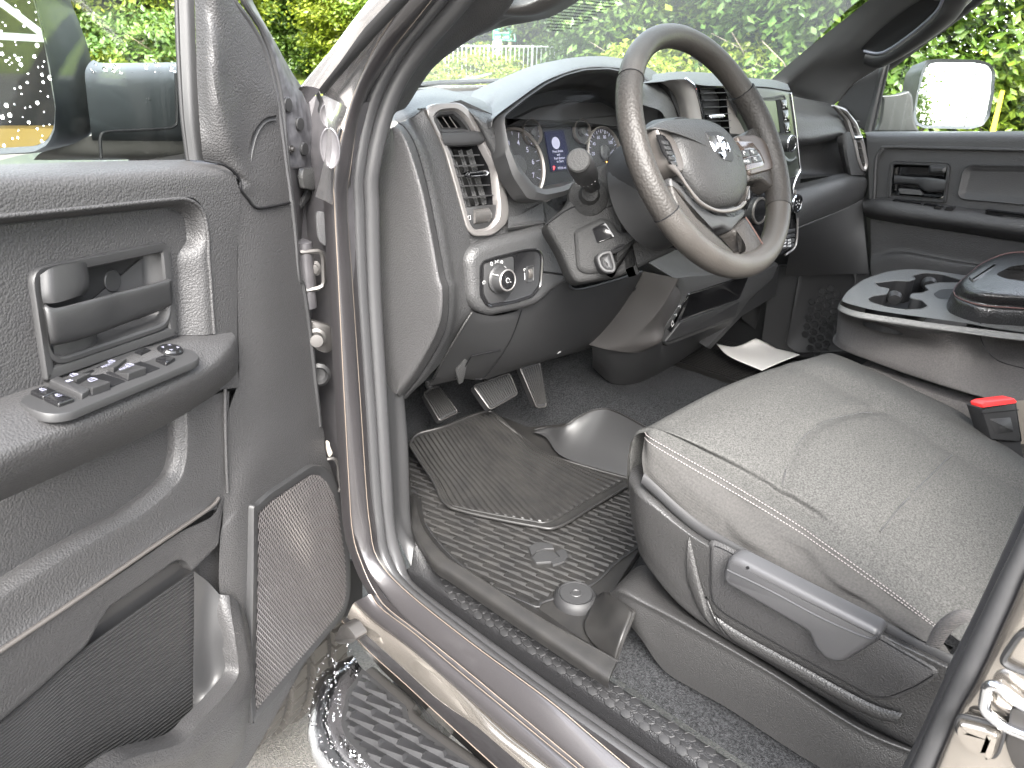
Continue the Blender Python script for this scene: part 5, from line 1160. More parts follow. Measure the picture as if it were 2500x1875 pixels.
# gaiter between column and dash
gt = [DV('B', [(1290,1225,-.004),(1300,1290,-.004),(1310,1335,-.004)]), DV('B', [(1350,1190,-.03),(1360,1240,-.03),(1370,1285,-.03)]), DV('B', [(1440,1110,-.05),(1450,1170,-.04),(1440,1225,-.02)])]
sheet('column_gaiter', gt, mat('gaiter cloth', (.020, .020, .021), .8, bump=('noise', 60, 1, .01)), colm, 12, 12)
# turn signal stalk
tip = PY(.70).at('B', 1504, 962); bse = PY(.81).at('B', 1612, 1168)
sx_ = (tip-bse); L_ = sx_.length; sx_.normalize()
lathe('stalk', bse, sx_, [(.010, -.02), (.0125, 0), (.0135, L_*.3), (.0150, L_*.5), (.0165, L_*.55), (.0192, L_*.6), (.0200, L_*.64), (.0200, L_*.9), (.0190, L_*.95), (.0165, L_*.985), (0, L_*.985)], M['smooth'], colm, 36)
lathe('stalk_cap', tip, sx_, [(.0178, -.006), (.0178, .0), (.0155, .003), (0, .0042)], M['shroud'], colm, 36)
mk = MB()
for k in range(-3, 5): 
    a = k*.33; e1 = sx_.cross(Vector((0, 0, 1))).normalized(); e2 = e1.cross(sx_); b = bse+sx_*(L_*.66)+ (-e2*math.cos(a)+e1*math.sin(a))*.0204
    mk.add(*lathe_geo(b, (-e2*math.cos(a)+e1*math.sin(a)), [(.0009, -.0003), (.0009, .0003), (0, .0004)], 6))
mk.build('stalk_marks', M['white'], colm)
sb_ = CP.at('B', 1565, 1180); lathe('stalk_boot', sb_, (sx_+CP.n*1.5), [(.036, -.01), (.033, .004), (.024, .012), (.018, .016), (.0135, .03), (0, .03)], M['shroud'], colm, 36)
tube('stalk_ring', [bse+sx_*.012+(sx_.cross(Vector((0,0,1))).normalized()*math.cos(a*.3)+sx_.cross(Vector((0,0,1))).normalized().cross(sx_)*math.sin(a*.3))*.0155 for a in range(21)], .0016, M['satin'], colm, 6, True)
# lower pod with hazard of tilt lever and brake release
lp2 = T('B', [(1478,1400),(1500,1375),(1640,1308),(1700,1330),(1745,1400),(1840,1395),(1880,1440),(1700,1560),(1690,1640)], CP.off(.004))+T('E', [(1700,150),(1550,170),(1495,140)], CP.off(.004))
shell('column_pod', CP.off(.004), lp2, [(0, -.01), (0, .004), (.004, .008), (.008, .009)], M['shroud'], colm, r=.008)
wi = T('B', [(1590,1375),(1665,1335),(1720,1420),(1620,1458)], CP.off(.0135)); shell('pod_window', CP.off(.0135), wi, [(-.001, 0), (0, .0008), (.001, .0004)], M['gloss'], colm, r=.003)
sl2 = T('B', [(1700,1500),(1745,1470),(1780,1465),(1775,1490),(1720,1520)], CP.off(.0135)); shell('pod_slot', CP.off(.0135), sl2, [(-.001, 0), (0, .0006), (.002, .0003)], M['dark'], colm, r=.002)
tv = T('B', [(1605,1545),(1640,1510),(1700,1500),(1730,1600),(1720,1640),(1660,1640),(1625,1610)], CP.off(.03))
shell('tilt_lever', CP.off(.03), tv, [(0, -.03), (0, .004), (.002, .006), (.005, .006), (.008, .002), (.012, .001)], M['smooth'], colm, r=.006)

# ------------------------------------------------------------------ DRIVER SEAT
seat = part('driver_seat', (.7, .2, .74), 'grey cloth driver seat with darker twill side')
def Zc(spec): return [PZ(z).at(t, x, y) for t, x, y, z in spec]
ZF = lambda f, d: 1.090-.098*f+d            # the cushion rises towards its front
def Zt(d, spec, f0=.0, f1=1.0):
    n = len(spec)
    return [PZ(ZF(f0+(f1-f0)*s[2], d+(s[3] if len(s) > 3 else 0))).at(s[0][0], *s[1]) if False else PZ(ZF(s[3], d+(s[4] if len(s) > 4 else 0))).at(s[0], s[1], s[2]) for s in spec]
cA = Zt(.000, [('F',-55,1115,-.05,-.012),('F',0,1160,.03),('F',400,1385,.30),('F',830,1645,.58),('I',1000,288,.66),('I',1400,575,.86),('I',1690,797,1.0),('I',1950,985,1.13)])
cB = Zt(.003, [('F',-40,1085,-.05,-.010),('F',60,1115,.03),('F',470,1330,.30),('F',900,1580,.58),('I',1090,255,.68),('I',1470,520,.86),('I',1800,745,1.0),('I',2150,985,1.13)])
cC = Zt(.008, [('F',20,1060,-.05,-.012),('F',230,1130,.05),('F',560,1275,.22),('F',780,1395,.36),('F',1110,1590,.55),('I',1310,282,.72),('I',1900,668,.98),('I',2300,920,1.15)])
cD = Zt(.013, [('F',440,840,-.05,-.014),('F',620,930,.06),('F',900,1080,.22),('F',1250,1280,.42),('F',1600,1480,.62),('I',1750,120,.76),('I',2250,420,1.0),('I',2600,650,1.15)])
cE = Zt(.010, [('F',780,712,-.05,-.012),('F',900,755,.05),('F',1100,850,.18),('F',1350,975,.34),('F',1790,1240,.62),('F',2212,1475,.88),('F',2600,1690,1.1),('F',2900,1850,1.2)])
cF = Zt(.012, [('F',935,672,-.05,-.012),('F',1050,705,.05),('F',1270,800,.20),('F',1560,945,.38),('F',1900,1150,.62),('F',2300,1395,.88),('F',2700,1610,1.1),('F',3000,1770,1.2)])
cG = Zt(-.012, [('F',1045,640,-.05,-.012),('F',1130,668,.05),('F',1320,750,.20),('F',1600,885,.38),('F',1860,1015,.58),('F',2212,1275,.86),('F',2600,1490,1.1),('F',2900,1650,1.2)])
cols = [sm(c, 60) for c in (cA, cB, cC, cD, cE, cF, cG)]
fr1 = [c[0]+Vector((0, .022, -.012)) for c in cols]; fr2 = [c[0]+Vector((0, .03, -.05)) for c in cols]; fr3 = [c[0]+Vector((0, .02, -.12)) for c in cols]
rows = [fr3, fr2, fr1]+[[c[j] for c in cols] for j in range(60)]
sw_ = MB()
nv = len(rows); NU = 61
grid = [smoothc(r_, NU) for r_ in rows]
# seam grooves pressed into the cushion
def near(q, line): return min((q-p).length for p in line)
arcs = sm(Zt(.011, [('F',768,1395,.36),('F',800,1290,.34),('F',860,1190,.32),('F',980,1085,.30),('F',1150,1010,.30),('F',1350,976,.34)]), 60)
trans = sm(Zt(.011, [('F',1790,1240,.62),('F',1600,1440,.64),('F',1390,1659,.68),('I',1310,282,.72)]), 40)
cush = MB(); cush.add([q for r_ in grid for q in r_], gridf(NU, nv))
co_ = cush.build('cushion', M['fabric'], seat, sharp=None)
m_ = co_.modifiers.new('s', 'SUBSURF'); m_.levels = 1; m_.render_levels = 1
me = co_.data
seams = [(arcs, .008, .0075), (trans, .0045, .0035), (cols[2], .014, .0022), (cols[4], .014, .0025)]
for v in me.vertices:
    for ln, wd, dp in seams:
        d = min((v.co.x-p.x)**2+(v.co.y-p.y)**2 for p in ln)**.5
        if d < wd*2.5: v.co.z -= dp*math.exp(-(d/wd)**2)
allq = [v.co.copy() for v in me.vertices]
def snap(q): b = min(allq, key=lambda p: (p.x-q.x)**2+(p.y-q.y)**2); return Vector((q.x, q.y, b.z))
for nm, ln in (('cushion_seam', arcs), ('cushion_seam', trans)): tube(nm, smoothc([snap(q)+Vector((0, 0, .0009)) for q in ln[::4]], 60), .0012, M['grain'], seat, 5)
# twill skirt with wrinkles
sk_lo = T('P', [(1572,1160),(1600,1184),(1710,1280)], PX(.356))+T('I', [(700,442),(1200,702),(1640,925),(1800,1010)], PX(.356))
a_ = sm([c for c in cA[:-1]], 120); b_ = sm(sk_lo, 120); rw_ = []
for j in range(26):
    t = j/25; row = []
    for i in range(120):
        q = a_[i].lerp(b_[i], t); bul = math.sin(math.pi*t)*.007+.0045*math.sin(math.pi*t)*(math.sin(i*.21+t*5.0)+.8*math.sin(i*.117-t*7.5+1))*(.3 if i < 40 else 1)
        row.append(q+Vector((-bul, 0, 0)))
    rw_.append(row)
mesh('cushion_skirt', [q for r_ in rw_ for q in r_], gridf(120, 26), M['skirt'], seat, True, None, None)
stm = MB()
for off, base in ((.012, .06), (.034, .17)):
    line = [rw_[0][i].lerp(rw_[25][i], base-.04)+Vector((-.0035-.0006*base, 0, .001)) for i in range(120)]
    pts = arc(line, 300)
    for i in range(0, 298, 3): stm.add(*tube_geo([pts[i], pts[i+1], pts[i+2].lerp(pts[i+1], .3)], .0008, 4))
stm.build('stitching', M['thread'], seat)
# dark rubber edge between skirt and shield
band('cushion_edge', [q+Vector((.002, 0, .003)) for q in b_], [q+Vector((-.004, 0, -.014)) for q in b_], .004, M['flatb'], seat, 7, 100)
# rear pull strap
stp = [PX(.34).at('Q', x, y) for x, y in [(1240,1210),(1270,1110),(1330,1010),(1430,945),(1540,930),(1640,950)]]
st2 = [PX(.325).at('Q', x, y) for x, y in [(1310,1250),(1360,1170),(1420,1090),(1500,1020),(1580,975),(1660,960)]]
band('cushion_strap', stp, st2, .012, M['twill'], seat, 11, 40)
# plastic shield
def XX(spec): return [PX(x0).at(t, x, y) for t, x, y, x0 in spec]
s0 = XX([('P',1568,1172,.372),('P',1600,1196,.372),('P',1712,1290,.372),('I',700,456,.372),('I',1200,716,.372),('I',1750,1000,.372)])
s1 = XX([('P',1558,1200,.350),('P',1600,1232,.344),('P',1712,1318,.344),('I',700,500,.344),('I',1200,770,.344),('I',1755,1045,.344)])
s2 = XX([('P',1558,1225,.346),('P',1605,1262,.340),('P',1725,1345,.340),('I',700,560,.340),('I',1200,830,.340),('I',1740,1090,.340)])
s3 = XX([('P',1562,1290,.348),('P',1615,1340,.342),('P',1725,1420,.342),('I',700,760,.342),('I',1200,1030,.342),('I',1700,1260,.342)])
s4 = XX([('P',1575,1350,.352),('P',1640,1430,.344),('P',1735,1510,.344),('I',700,960,.344),('I',1200,1240,.344),('I',1660,1440,.344)])
s5 = XX([('P',1592,1395,.362),('P',1660,1475,.354),('P',1760,1550,.354),('I',700,1040,.354),('I',1200,1350,.354),('I',1560,1560,.354)])
fr_ = [l[0]+Vector((.02, .03, 0)) for l in (s0, s1, s2, s3, s4, s5)]
rows_ = [[f_]+l for f_, l in zip(fr_, (s0, s1, s2, s3, s4, s5))]
rows_ = [[q+Vector((.03, 0, -.004)) for q in rows_[0]]]+rows_+[[q+Vector((.06, 0, -.01)) for q in rows_[-1]]]
sheet('seat_shield', rows_, M['grainl'], seat, 70, 50, sharp=None)
XS = PX(.3385)
pan = T('I', [(335,315),(440,362),(1690,1085),(1560,1165),(1400,1232),(1300,1226),(820,960),(420,730),(355,670),(338,600)], XS)
shell('shield_panel', XS, pan, [(-.006, -.003), (0, .0005), (.0012, .0012)], M['grain'], seat, r=.006)
tube('panel_gap', rnd([Vector(q) for q in pan], .01, 4), .0012, M['dark'], seat, 5, True)
band('shield_ridge', XX([('I',205,270,.339),('I',300,640,.339),('I',420,790,.339),('I',900,1060,.339),('I',1280,1265,.339),('I',1480,1330,.339)]), XX([('I',200,560,.341),('I',270,720,.341),('I',400,850,.341),('I',880,1120,.341),('I',1260,1330,.341),('I',1450,1390,.341)]), .005, M['grainl'], seat, 9, 60)
XL = PX(.318)
lv = T('I', [(440,400),(470,378),(520,392),(1340,812),(1362,845),(1345,885),(1145,1008),(1090,1014),(1030,998),(960,920),(925,830),(430,545),(416,500)], XL)
LVR = mat('satin charcoal lever', (.030, .030, .0315), .40, spec=.4, bump=('noise', 1200, .25, .0005))
shell('height_lever', XL, lv, [(0, -.018), (0, .002), (.003, .006), (.008, .0075)], LVR, seat, r=[.006,.006,.004,.004,.006,.006,.01,.006,.006,.006,.004,.006,.006])
tube('lever_edge', smoothc(T('I', [(432,470),(700,600),(1000,760),(1270,875),(1330,870)], XL.off(.0075)), 30), .0014, LVR, seat, 6)
mb = MB(); mb.add(*lathe_geo(XL.off(.007).at('I', 555, 457), (-1, 0, .2), [(.0022, 0), (.0022, .001), (0, .001)], 10)); mb.build('lever_mark', M['dark'], seat)
# riser box under the seat
r0_ = XX([('H',1720,575,.40),('H',1890,440,.42),('H',2050,560,.42),('H',2212,700,.42),('I',700,1010,.42),('I',1300,1400,.42)])
r1_ = XX([('H',1700,600,.345),('H',1770,575,.335),('H',1950,665,.335),('H',2212,808,.335),('I',700,1075,.335),('I',1290,1440,.335)])
r2_ = XX([('H',1696,615,.342),('H',1790,650,.328),('H',1960,740,.328),('H',2212,880,.328),('I',700,1130,.328),('I',1270,1490,.328)])
r3_ = XX([('H',1720,660,.342),('H',1840,790,.326),('H',1990,930,.326),('H',2212,1060,.326),('I',700,1260,.326),('I',1200,1600,.326)])
r4_ = XX([('H',1740,720,.342),('H',1870,870,.328),('H',2015,1070,.328),('H',2212,1195,.328),('I',450,1310,.328),('I',1000,1660,.328)])
def sxt(l): l = list(l); l.append(l[-1]+Vector((.03, -.10, 0))); return l
sheet('seat_riser', [sxt(l) for l in (r0_, r1_, r2_, r3_, r4_)], M['grainl'], seat, 60, 34, sharp=None)
# backrest foot, just outside the picture
bk = [[Vector((x, y, z)) for x in (.36, .40, .70, 1.0, 1.04)] for y, z in ((.02, .98), (-.05, 1.06), (-.12, 1.3), (-.20, 1.55), (-.26, 1.66), (-.36, 1.6), (-.34, 1.2), (-.25, .95))]
for r_ in bk: r_[0].y -= .05; r_[-1].y -= .05
sheet('backrest', bk, M['fabric'], seat, 20, 40)
# buckle
bq = PZ(1.04).at('F', 2070, 1090); BK = Pl(bq, (-.55, -.80, .22))
bo = T('F', [(1952,972),(2170,930),(2205,1180),(2015,1165)], BK)
buck = shell('belt_buckle', BK, bo, [(0, -.03), (0, -.003), (.0015, -.0004), (.004, 0)], M['smooth'], seat, r=.003)
rd = T('F', [(1955,950),(1985,935),(2150,915),(2168,932),(2160,945),(1960,972)], BK.off(.001)); 
shell('buckle_button', BK.off(.001), rd, [(0, -.022), (0, .0), (.001, .0015)], M['red'], seat, r=.001)
tube('buckle_line', T('F', [(1958,1006),(2180,985)], BK.off(.0008)), .0008, M['dark'], seat, 5)
shell('buckle_panel', BK, T('F', [(2005,1040),(2130,1030),(2150,1115),(2040,1130)], BK), [(0, 0), (.001, .0008)], M['smooth'], seat, r=.002)
text('buckle_text', 'PRESS', BK, BK.uv(BK.at('F', 2085, 1090)), .006, M['cons'], seat, .0012)
belt = [T('F', [(2160,930),(2260,925)], BK.off(-.03)), T('F', [(2190,1190),(2290,1190)], BK.off(-.03))]
sheet('belt_strap', belt, mat('tan belt webbing', (.10, .087, .07), .8), seat, 4, 4)
stalk_ = T('F', [(2050,1160),(2190,1170),(2215,1320),(2120,1260)], BK.off(-.008)); shell('buckle_stem', BK.off(-.008), stalk_, [(0, -.015), (0, 0)], M['flatb'], seat)

# ------------------------------------------------------------------ CENTRE ARMREST (folded middle seat with cup holders)
arms = part('centre_armrest', (1.2, .3, 1.0), 'folded middle seat with cup holders and black padded lid')
ZT = 1.165
AT = Pl((1.2, .3, ZT), (0, 0, 1)); AT.u = Vector((1, 0, 0)); AT.v = Vector((0, 1, 0))
def TT(pts, z=ZT, t='F'): return T(t, pts, PZ(z))
outer = TT([(1112,335),(1150,275),(1250,203),(1380,158),(1500,141),(1650,147),(1860,178),(2300,215),(2700,300),(2500,560),(2000,490),(1900,470),(1700,440),(1500,415),(1300,385)])
hole = TT([(1310,222),(1440,207),(1520,212),(1560,200),(1540,178),(1610,160),(1720,170),(1850,208),(1835,222),(1700,222),(1618,240),(1645,268),(1600,285),(1540,288),(1528,312),(1600,325),(1640,362),(1600,381),(1500,386),(1390,370),(1285,338),(1272,318),(1300,300),(1385,290),(1402,258),(1340,248)])
ol = [Vector((q.x, q.y, ZT)) for q in rnd([Vector((p.x, p.y)) for p in outer], .02, 4)] if False else rnd(outer, .02, 4)
hlz = rnd(hole, .008, 4)
tri = tessellate_polygon([ol, hlz]); allv = ol+hlz
o = mesh('cup_tray', allv, [tuple(t) for t in tri], M['tray'], arms, True)
cav = MB(); nh = len(hlz)
for sgn, z in ((0, 0), (1, -.004), (2, -.05)): cav.v += [q+Vector((0, 0, z)) for q in hlz]
cav.f += gridf(nh, 3, cu=True); cav.f += [tuple(range(2*nh, 3*nh))]
cav.build('cup_well', M['flatb'], arms, sharp=60)
tube('cup_rim', [q+Vector((0, 0, -.0005)) for q in hlz], .0016, M['tray'], arms, 6, True)
for x, y in ((1430, 310), (1640, 225)):
    q = TT([(x, y)], ZT-.012)[0]; lathe('cup_grip', q, (.6, .3, .2), [(0, -.012), (.012, -.01), (.016, 0), (.012, .008), (0, .010)], M['smooth'], arms, 20)
shell('coin_dip', PZ(ZT+.0006), TT([(1665,290),(1710,262),(1790,258),(1840,275),(1800,320),(1700,318)], ZT+.0006), [(0, 0), (.001, -.0003), (.004, -.0005)], M['flatb'], arms, r=.012)
e0 = TT([(2600,250),(2000,185),(1860,178),(1650,147),(1500,141),(1380,158),(1250,203),(1150,275),(1112,335),(1108,352),(1180,385),(1300,410),(1500,440),(1700,468),(1960,500),(2300,540),(2600,570)], ZT)
def shr(l, dx, dz): 
    c = Vector((1.5, .30, 0)); return [Vector((q.x+(q.x-c.x)*dx, q.y+(q.y-c.y)*dx, q.z+dz)) for q in l]
e_lo = [PZ(z).at('F', x, y) for x, y, z in [(2650,300,1.125),(2000,240,1.125),(1860,230,1.140),(1650,190,1.140),(1500,190,1.140),(1380,200,1.140),(1240,260,1.140),(1140,325,1.140),(1106,372,1.140),(1120,392,1.140),(1195,418,1.140),(1330,455,1.140),(1560,508,1.140),(1740,528,1.140),(1850,505,1.140),(1965,440,1.158),(2600,560,1.158)]]
sheet('armrest_rim', [e0, shr(e0, .002, -.004), shr(e0, .003, -.012), [q for q in e_lo]], M['tray'], arms, 120, 12, sharp=None)
# upholstered side
u0_ = [q+Vector((.002, .002, 0)) for q in e_lo[5:]]
u1_ = [PZ(1.097).at('F', x, y) for x, y in [(1380,230),(1235,300),(1130,360),(1098,400),(1108,430),(1190,470),(1330,520),(1560,590),(1760,640),(1900,640),(2060,600),(2600,720)]]
u2_ = [PZ(1.044).at('F', x, y) for x, y in [(1400,400),(1240,450),(1120,500),(1084,540),(1092,575),(1160,618),(1320,680),(1560,765),(1800,838),(2000,890),(2180,935),(2600,1040)]]
u3_ = [q+Vector((.02, .01, -.012)) for q in u2_]
u4_ = [q+Vector((.10, .0, -.02)) for q in u2_]
sheet('armrest_side', [u0_, u1_, u2_, u3_, u4_], M['twill'], arms, 110, 34, sharp=None)
mbx = MB(); mbx.add(*box_geo((1.33, .02, .90), .27, .44, .115)); bevel(mbx.build('middle_seat_base', M['twill'], arms, False), .03)
tube('armrest_seam', smoothc([PX(1.062).at('F', x, y) for x, y in [(1950,455),(1950,540),(1985,620),(2060,690),(2212,735),(2400,770)]], 40), .0010, M['flatb'], arms, 5)
# lid
l0 = [PZ(1.178).at('F', x, y) for x, y in [(2600,480),(2212,445),(1960,425),(1800,375),(1766,335),(1775,290),(1810,250),(1870,195),(1930,140),(2010,95),(2110,60),(2260,50),(2600,60)]]
l1 = [PZ(1.20).at('F', x, y) for x, y in [(2600,400),(2212,365),(1960,345),(1830,305),(1800,268),(1815,235),(1850,200),(1900,160),(1960,112),(2030,78),(2120,50),(2260,42),(2600,50)]]
l2_ = [PZ(1.222).at('F', x, y) for x, y in [(2600,330),(2212,305),(1980,280),(1880,240),(1862,215),(1870,195),(1895,170),(1940,138),(1990,105),(2050,80),(2130,62),(2260,54),(2600,60)]]
l3 = [PZ(1.232).at('F', x, y) for x, y in [(2600,250),(2300,225),(2120,200),(2060,180),(2050,170),(2060,160),(2080,150),(2100,140),(2120,130),(2150,122),(2200,115),(2280,110),(2600,110)]]
lb = [q+Vector((.004, .004, -.02)) for q in l0]
sheet('lid', [lb, l0, [a.lerp(b, .5)+Vector((-.004, 0, .004)) for a, b in zip(l0, l1)], l1, l2_, l3], M['leather'], arms, 100, 40, sharp=None)
tube('lid_stitch', sm([a.lerp(b, .72)+Vector((-.003, 0, .004)) for a, b in zip(l0, l1)], 80), .0012, mat('dark red thread', (.05, .022, .02), .7), arms, 5)
lt_ = [PZ(1.226).at('F', x, y) for x, y in [(1880,190),(1960,140),(2040,122),(2010,150),(1960,200),(1900,215)]]
shell('lid_latch', PZ(1.226), lt_, [(0, -.02), (0, .002), (.003, .004)], M['cons'], arms, r=.006)
def XX(spec): return [PX(x0).at(t, x, y) for t, x, y, x0 in spec]
def ZZ(spec): return [PZ(z).at(t, x, y) for t, x, y, z in spec]
def sstep(a, b, x): t = min(max((x-a)/(b-a), 0), 1); return t*t*(3-2*t)
# ------------------------------------------------------------------ FLOOR carpet
def floorz(x, y):
    z = .728+.085*sstep(.80, .98, x)*(1-sstep(1.22, 1.42, x))
    z += max(0, y-1.10)*.75*sstep(1.10, 1.30, y)
    return z
fv = []; nx, ny = 90, 90; rnd_ = random.Random(4)
for j in range(ny):
    for i in range(nx):
        x = .275+i*1.5/(nx-1); y = -.6+j*2.15/(ny-1); fv.append(Vector((x, y, floorz(x, y)+rnd_.uniform(-.0015, .0015))))
mesh('carpet', fv, gridf(nx, ny), M['carpet'], TRUCK, True, 'dark charcoal carpet over the cab floor and tunnel', None)
# kick trim at the front of the opening
kl = [PX(.238).at('P', x, y) for x, y in [(944,935),(946,960),(950,1080),(955,1195),(962,1286),(988,1350),(1004,1382)]]
km = [PX(.262).at('E', x, y) for x, y in [(400,880),(402,920),(412,1150),(422,1400),(432,1600),(470,1720),(525,1800)]]
kr = [PX(.292).at(t, x, y) for t, x, y in [('E',446,880),('E',450,915),('E',474,1190),('E',482,1420),('E',492,1640),('H',530,280),('H',600,400)]]
sheet('kick_trim', [kl, km, kr, [q+Vector((.0, .12, 0)) for q in kr]], M['smooth'], TRUCK, 50, 24, label='black grained trim at the foot of the pillar')
# ------------------------------------------------------------------ CENTRE TOWER below the stack
tw = part('lower_console', (1.1, .9, .8))
TR = Pl((1.15, .86, 1.0), (-.05, -1, -.28))
def R_(t, pts, h=0): return T(t, pts, TR.off(h))
rear = [TR.off(0).at(t, x, y) for t, x, y in [('F',105,190),('F',180,175),('F',545,150),('F',740,105),('F',700,200),('F',560,325),('F',475,440),('F',70,600),('F',35,585),('F',60,470),('F',150,330)]]
cubh = T('F', [(195,292),(240,280),(555,178),(500,312),(150,440)], TR.off(.003))
shell('tower_face', TR, rear, [(0, -.12), (0, -.004), (.003, .002), (.006, .003)], M['cons'], tw, r=.008, holes=[cubh], hr=.005)
T2p = TR.off(.0035)
shell('cubby', T2p, T('F', [(195,292),(240,280),(555,178),(500,312),(150,440)], T2p), [(-.004, .0), (-.002, .002), (0, .0015), (.002, -.05)], M['gloss'], tw, r=.006)
shell('cubby_lip', T2p, T('F', [(140,455),(500,325),(470,420),(80,570),(45,575)], T2p), raised(.006, .003), M['smooth'], tw, r=.006)
pp = T('F', [(105,470),(160,345),(195,300),(190,330),(140,455),(90,520),(70,500)], T2p); shell('port_panel', T2p, pp, raised(.003, .001), M['gloss'], tw, r=.002)
pm = MB()
for x, y in ((145,365),(120,415)): pm.add(*tube_geo(T('F', [(x-8,y),(x+8,y-6),(x+4,y+8)], T2p.off(.0035)), .0008, 4))
pm.add(*tube_geo(T('F', [(96,470),(104,448),(112,470),(100,486)], T2p.off(.0035)), .0009, 4, True)); pm.build('port_symbols', M['white'], tw)
# left cheek of the tower, brown reflection tinted into its plastic
lf0 = [PX(x0).at('E', x, y) for x, y, x0 in [(2095,195,.93),(1980,360,.93),(1840,500,.92),(1700,570,.91),(1590,600,.90)]]
lf1 = [PX(x0).at(t, x, y) for t, x, y, x0 in [('F',125,185,.98),('F',110,330,.97),('F',40,480,.965),('E',1990,580,.96),('E',1870,640,.95)]]
lf2 = [TR.at(t, x, y) for t, x, y in [('F',160,190),('F',150,340),('F',60,480),('F',38,580),('F',60,600)]]
TWTINT = mat('tower plastic with reflection tint', (.029, .027, .026), .50, bump=('noise', 900, .15, .0006))
sheet('tower_side', [[q+Vector((-.01, .10, 0)) for q in lf0], lf0, [a.lerp(b, .5)+Vector((-.012, -.004, 0)) for a, b in zip(lf0, lf1)], lf1, lf2], TWTINT, tw, 40, 24, sharp=None)
ft0 = [PX(x0).at('E', x, y) for x, y, x0 in [(1588,602,.90),(1720,620,.925),(1870,642,.95),(2000,585,.96)]]
ft0.append(TR.at('F', 60, 600)); ft0.append(TR.at('F', 290, 510)); ft0.append(TR.at('F', 475, 440))
ft1 = [Vector(q) for q in [PZ(z).at(t, x, y) for t, x, y, z in [('E',1588,728,.84),('E',1700,822,.82),('E',1828,830,.815),('E',1940,790,.815),('E',2110,695,.815),('F',285,600,.815),('F',325,618,.815)]]]
sheet('tower_foot', [ft0, [a.lerp(b, .5)+Vector((-.004, -.004, 0)) for a, b in zip(ft0, ft1)], ft1], M['smooth'], tw, 40, 14)
shell('tower_wing', TR.off(-.01), T('F', [(470,445),(560,330),(700,205),(745,110),(720,300),(520,420),(330,620),(310,612)], TR.off(-.01)), [(0, -.05), (0, 0)], M['smooth'], tw)
# ------------------------------------------------------------------ PEDALS
def pedal(nm, quad, pl, n, lab, arm_to):
    e = part(nm, tuple(sum(quad, Vector())/4), lab)
    shell('pad', pl, quad, [(0, -.018), (0, .0), (.003, .003), (.004, .003)], M['rubberd'], e, r=.008)
    a, b, c, d = quad; rb = MB()
    for k in range(n):
        t = (k+.7)/(n+.4); p, q = a.lerp(b, t), d.lerp(c, t); p, q = p.lerp(q, .08), p.lerp(q, .92)
        ex = (q-p).normalized(); rb.add(*box_geo((p+q)/2+pl.n*.004, (p-q).length/2, .0013, .0022, ex, pl.n.cross(ex), pl.n))
    rb.build('pad_ribs', M['mat'], e, False)
    ed = quad+[quad[0]]; tube('pad_trim', rnd([q+pl.n*.001 for q in quad], .008, 4), .0016, M['steel'], e, 6, True)
    c_ = sum(quad, Vector())/4; tube('pedal_arm', [c_-pl.n*.015, c_-pl.n*.05+Vector((0, .02, .08)), c_+Vector(arm_to)], .010, M['flatb'], e, 8)
PP = Pl((.62, 1.06, .90), (-.12, -.72, .62))
pedal('brake_pedal', T('E', [(872,842),(1088,765),(1140,890),(972,985)], PP), PP, 15, 'wide ribbed brake pedal', (0, .15, .28))
PA = Pl((.74, 1.05, .90), (-.2, -.85, .40))
pedal('accelerator_pedal', T('E', [(1150,728),(1268,690),(1312,965),(1253,972)], PA), PA, 8, 'tall narrow accelerator pedal', (0, .15, .25))
PK = Pl((.54, 1.10, .87), (-.15, -.62, .74))
pedal('parking_brake_pedal', T('E', [(572,885),(662,842),(782,1000),(672,1052)], PK), PK, 9, 'small ribbed parking brake pedal with bright edge', (-.05, .15, .25))

# ------------------------------------------------------------------ MATS
def coons(top, bot, left, right, nu, nv):
    a, b, c, d = sm(top, nu), sm(bot, nu), sm(left, nv), sm(right, nv); P_ = []
    for j in range(nv):
        v = j/(nv-1); row = []
        for i in range(nu):
            u_ = i/(nu-1)
            row.append(a[i]*(1-v)+b[i]*v+c[j]*(1-u_)+d[j]*u_-(a[0]*(1-u_)*(1-v)+a[-1]*u_*(1-v)+b[0]*(1-u_)*v+b[-1]*u_*v))
        P_.append(row)
    return P_
# patterned mat underneath
zm = .751
pm_ = thing('floor_mat', 'patterned black rubber floor mat with raised wedges and embossed emblem, beside the door sill', 'floor mat', (.5, .8, .735))
mo = [PZ(zm).at(t, x, y) for t, x, y in [('E',462,1190),('E',478,1400),('H',495,120),('H',560,290),('H',660,430),('H',1170,790),('H',1690,1100),('H',1735,1010),('H',1640,760),('H',1760,520),('H',1900,310),('E',1990,1600),('E',2000,1380),('E',1860,1250),('E',1500,1060),('E',1200,1090),('E',960,990),('E',560,1120)]]
shell('mat_base', PZ(zm), mo, [(0, -.012), (0, 0), (.001, .001)], M['mat'], pm_)
# sill side rim
rm0 = ZZ([('E',474,1500,.760),('H',505,200,.766),('H',545,285,.768),('H',640,425,.768),('H',760,505,.768),('H',1170,780,.768),('H',1690,1122,.768)])
rm1 = ZZ([('E',520,1500,.775),('H',560,190,.776),('H',620,290,.776),('H',720,400,.776),('H',850,480,.776),('H',1230,728,.776),('H',1735,1015,.776)])
rm2 = ZZ([('E',560,1520,.756),('H',585,190,.754),('H',660,300,.754),('H',770,420,.754),('H',960,560,.754),('H',1240,690,.754),('H',1500,870,.754)])
sheet('mat_rim', [[q-Vector((0, 0, .02)) for q in rm0], rm0, rm1, rm1, rm2], M['mat'], pm_, 70, 20, sharp=None)
# groove line round the patterned field
fl_ = ZZ([('H',585,190,.7555),('H',660,300,.7555),('H',800,440,.7555),('H',980,570,.7555),('H',1250,690,.7555),('H',1290,665,.7555),('H',1580,560,.7555),('H',1740,420,.7555),('H',1905,300,.7555)])
tube('mat_groove', sm(fl_, 80), .0022, M['rubberd'], pm_, 6)
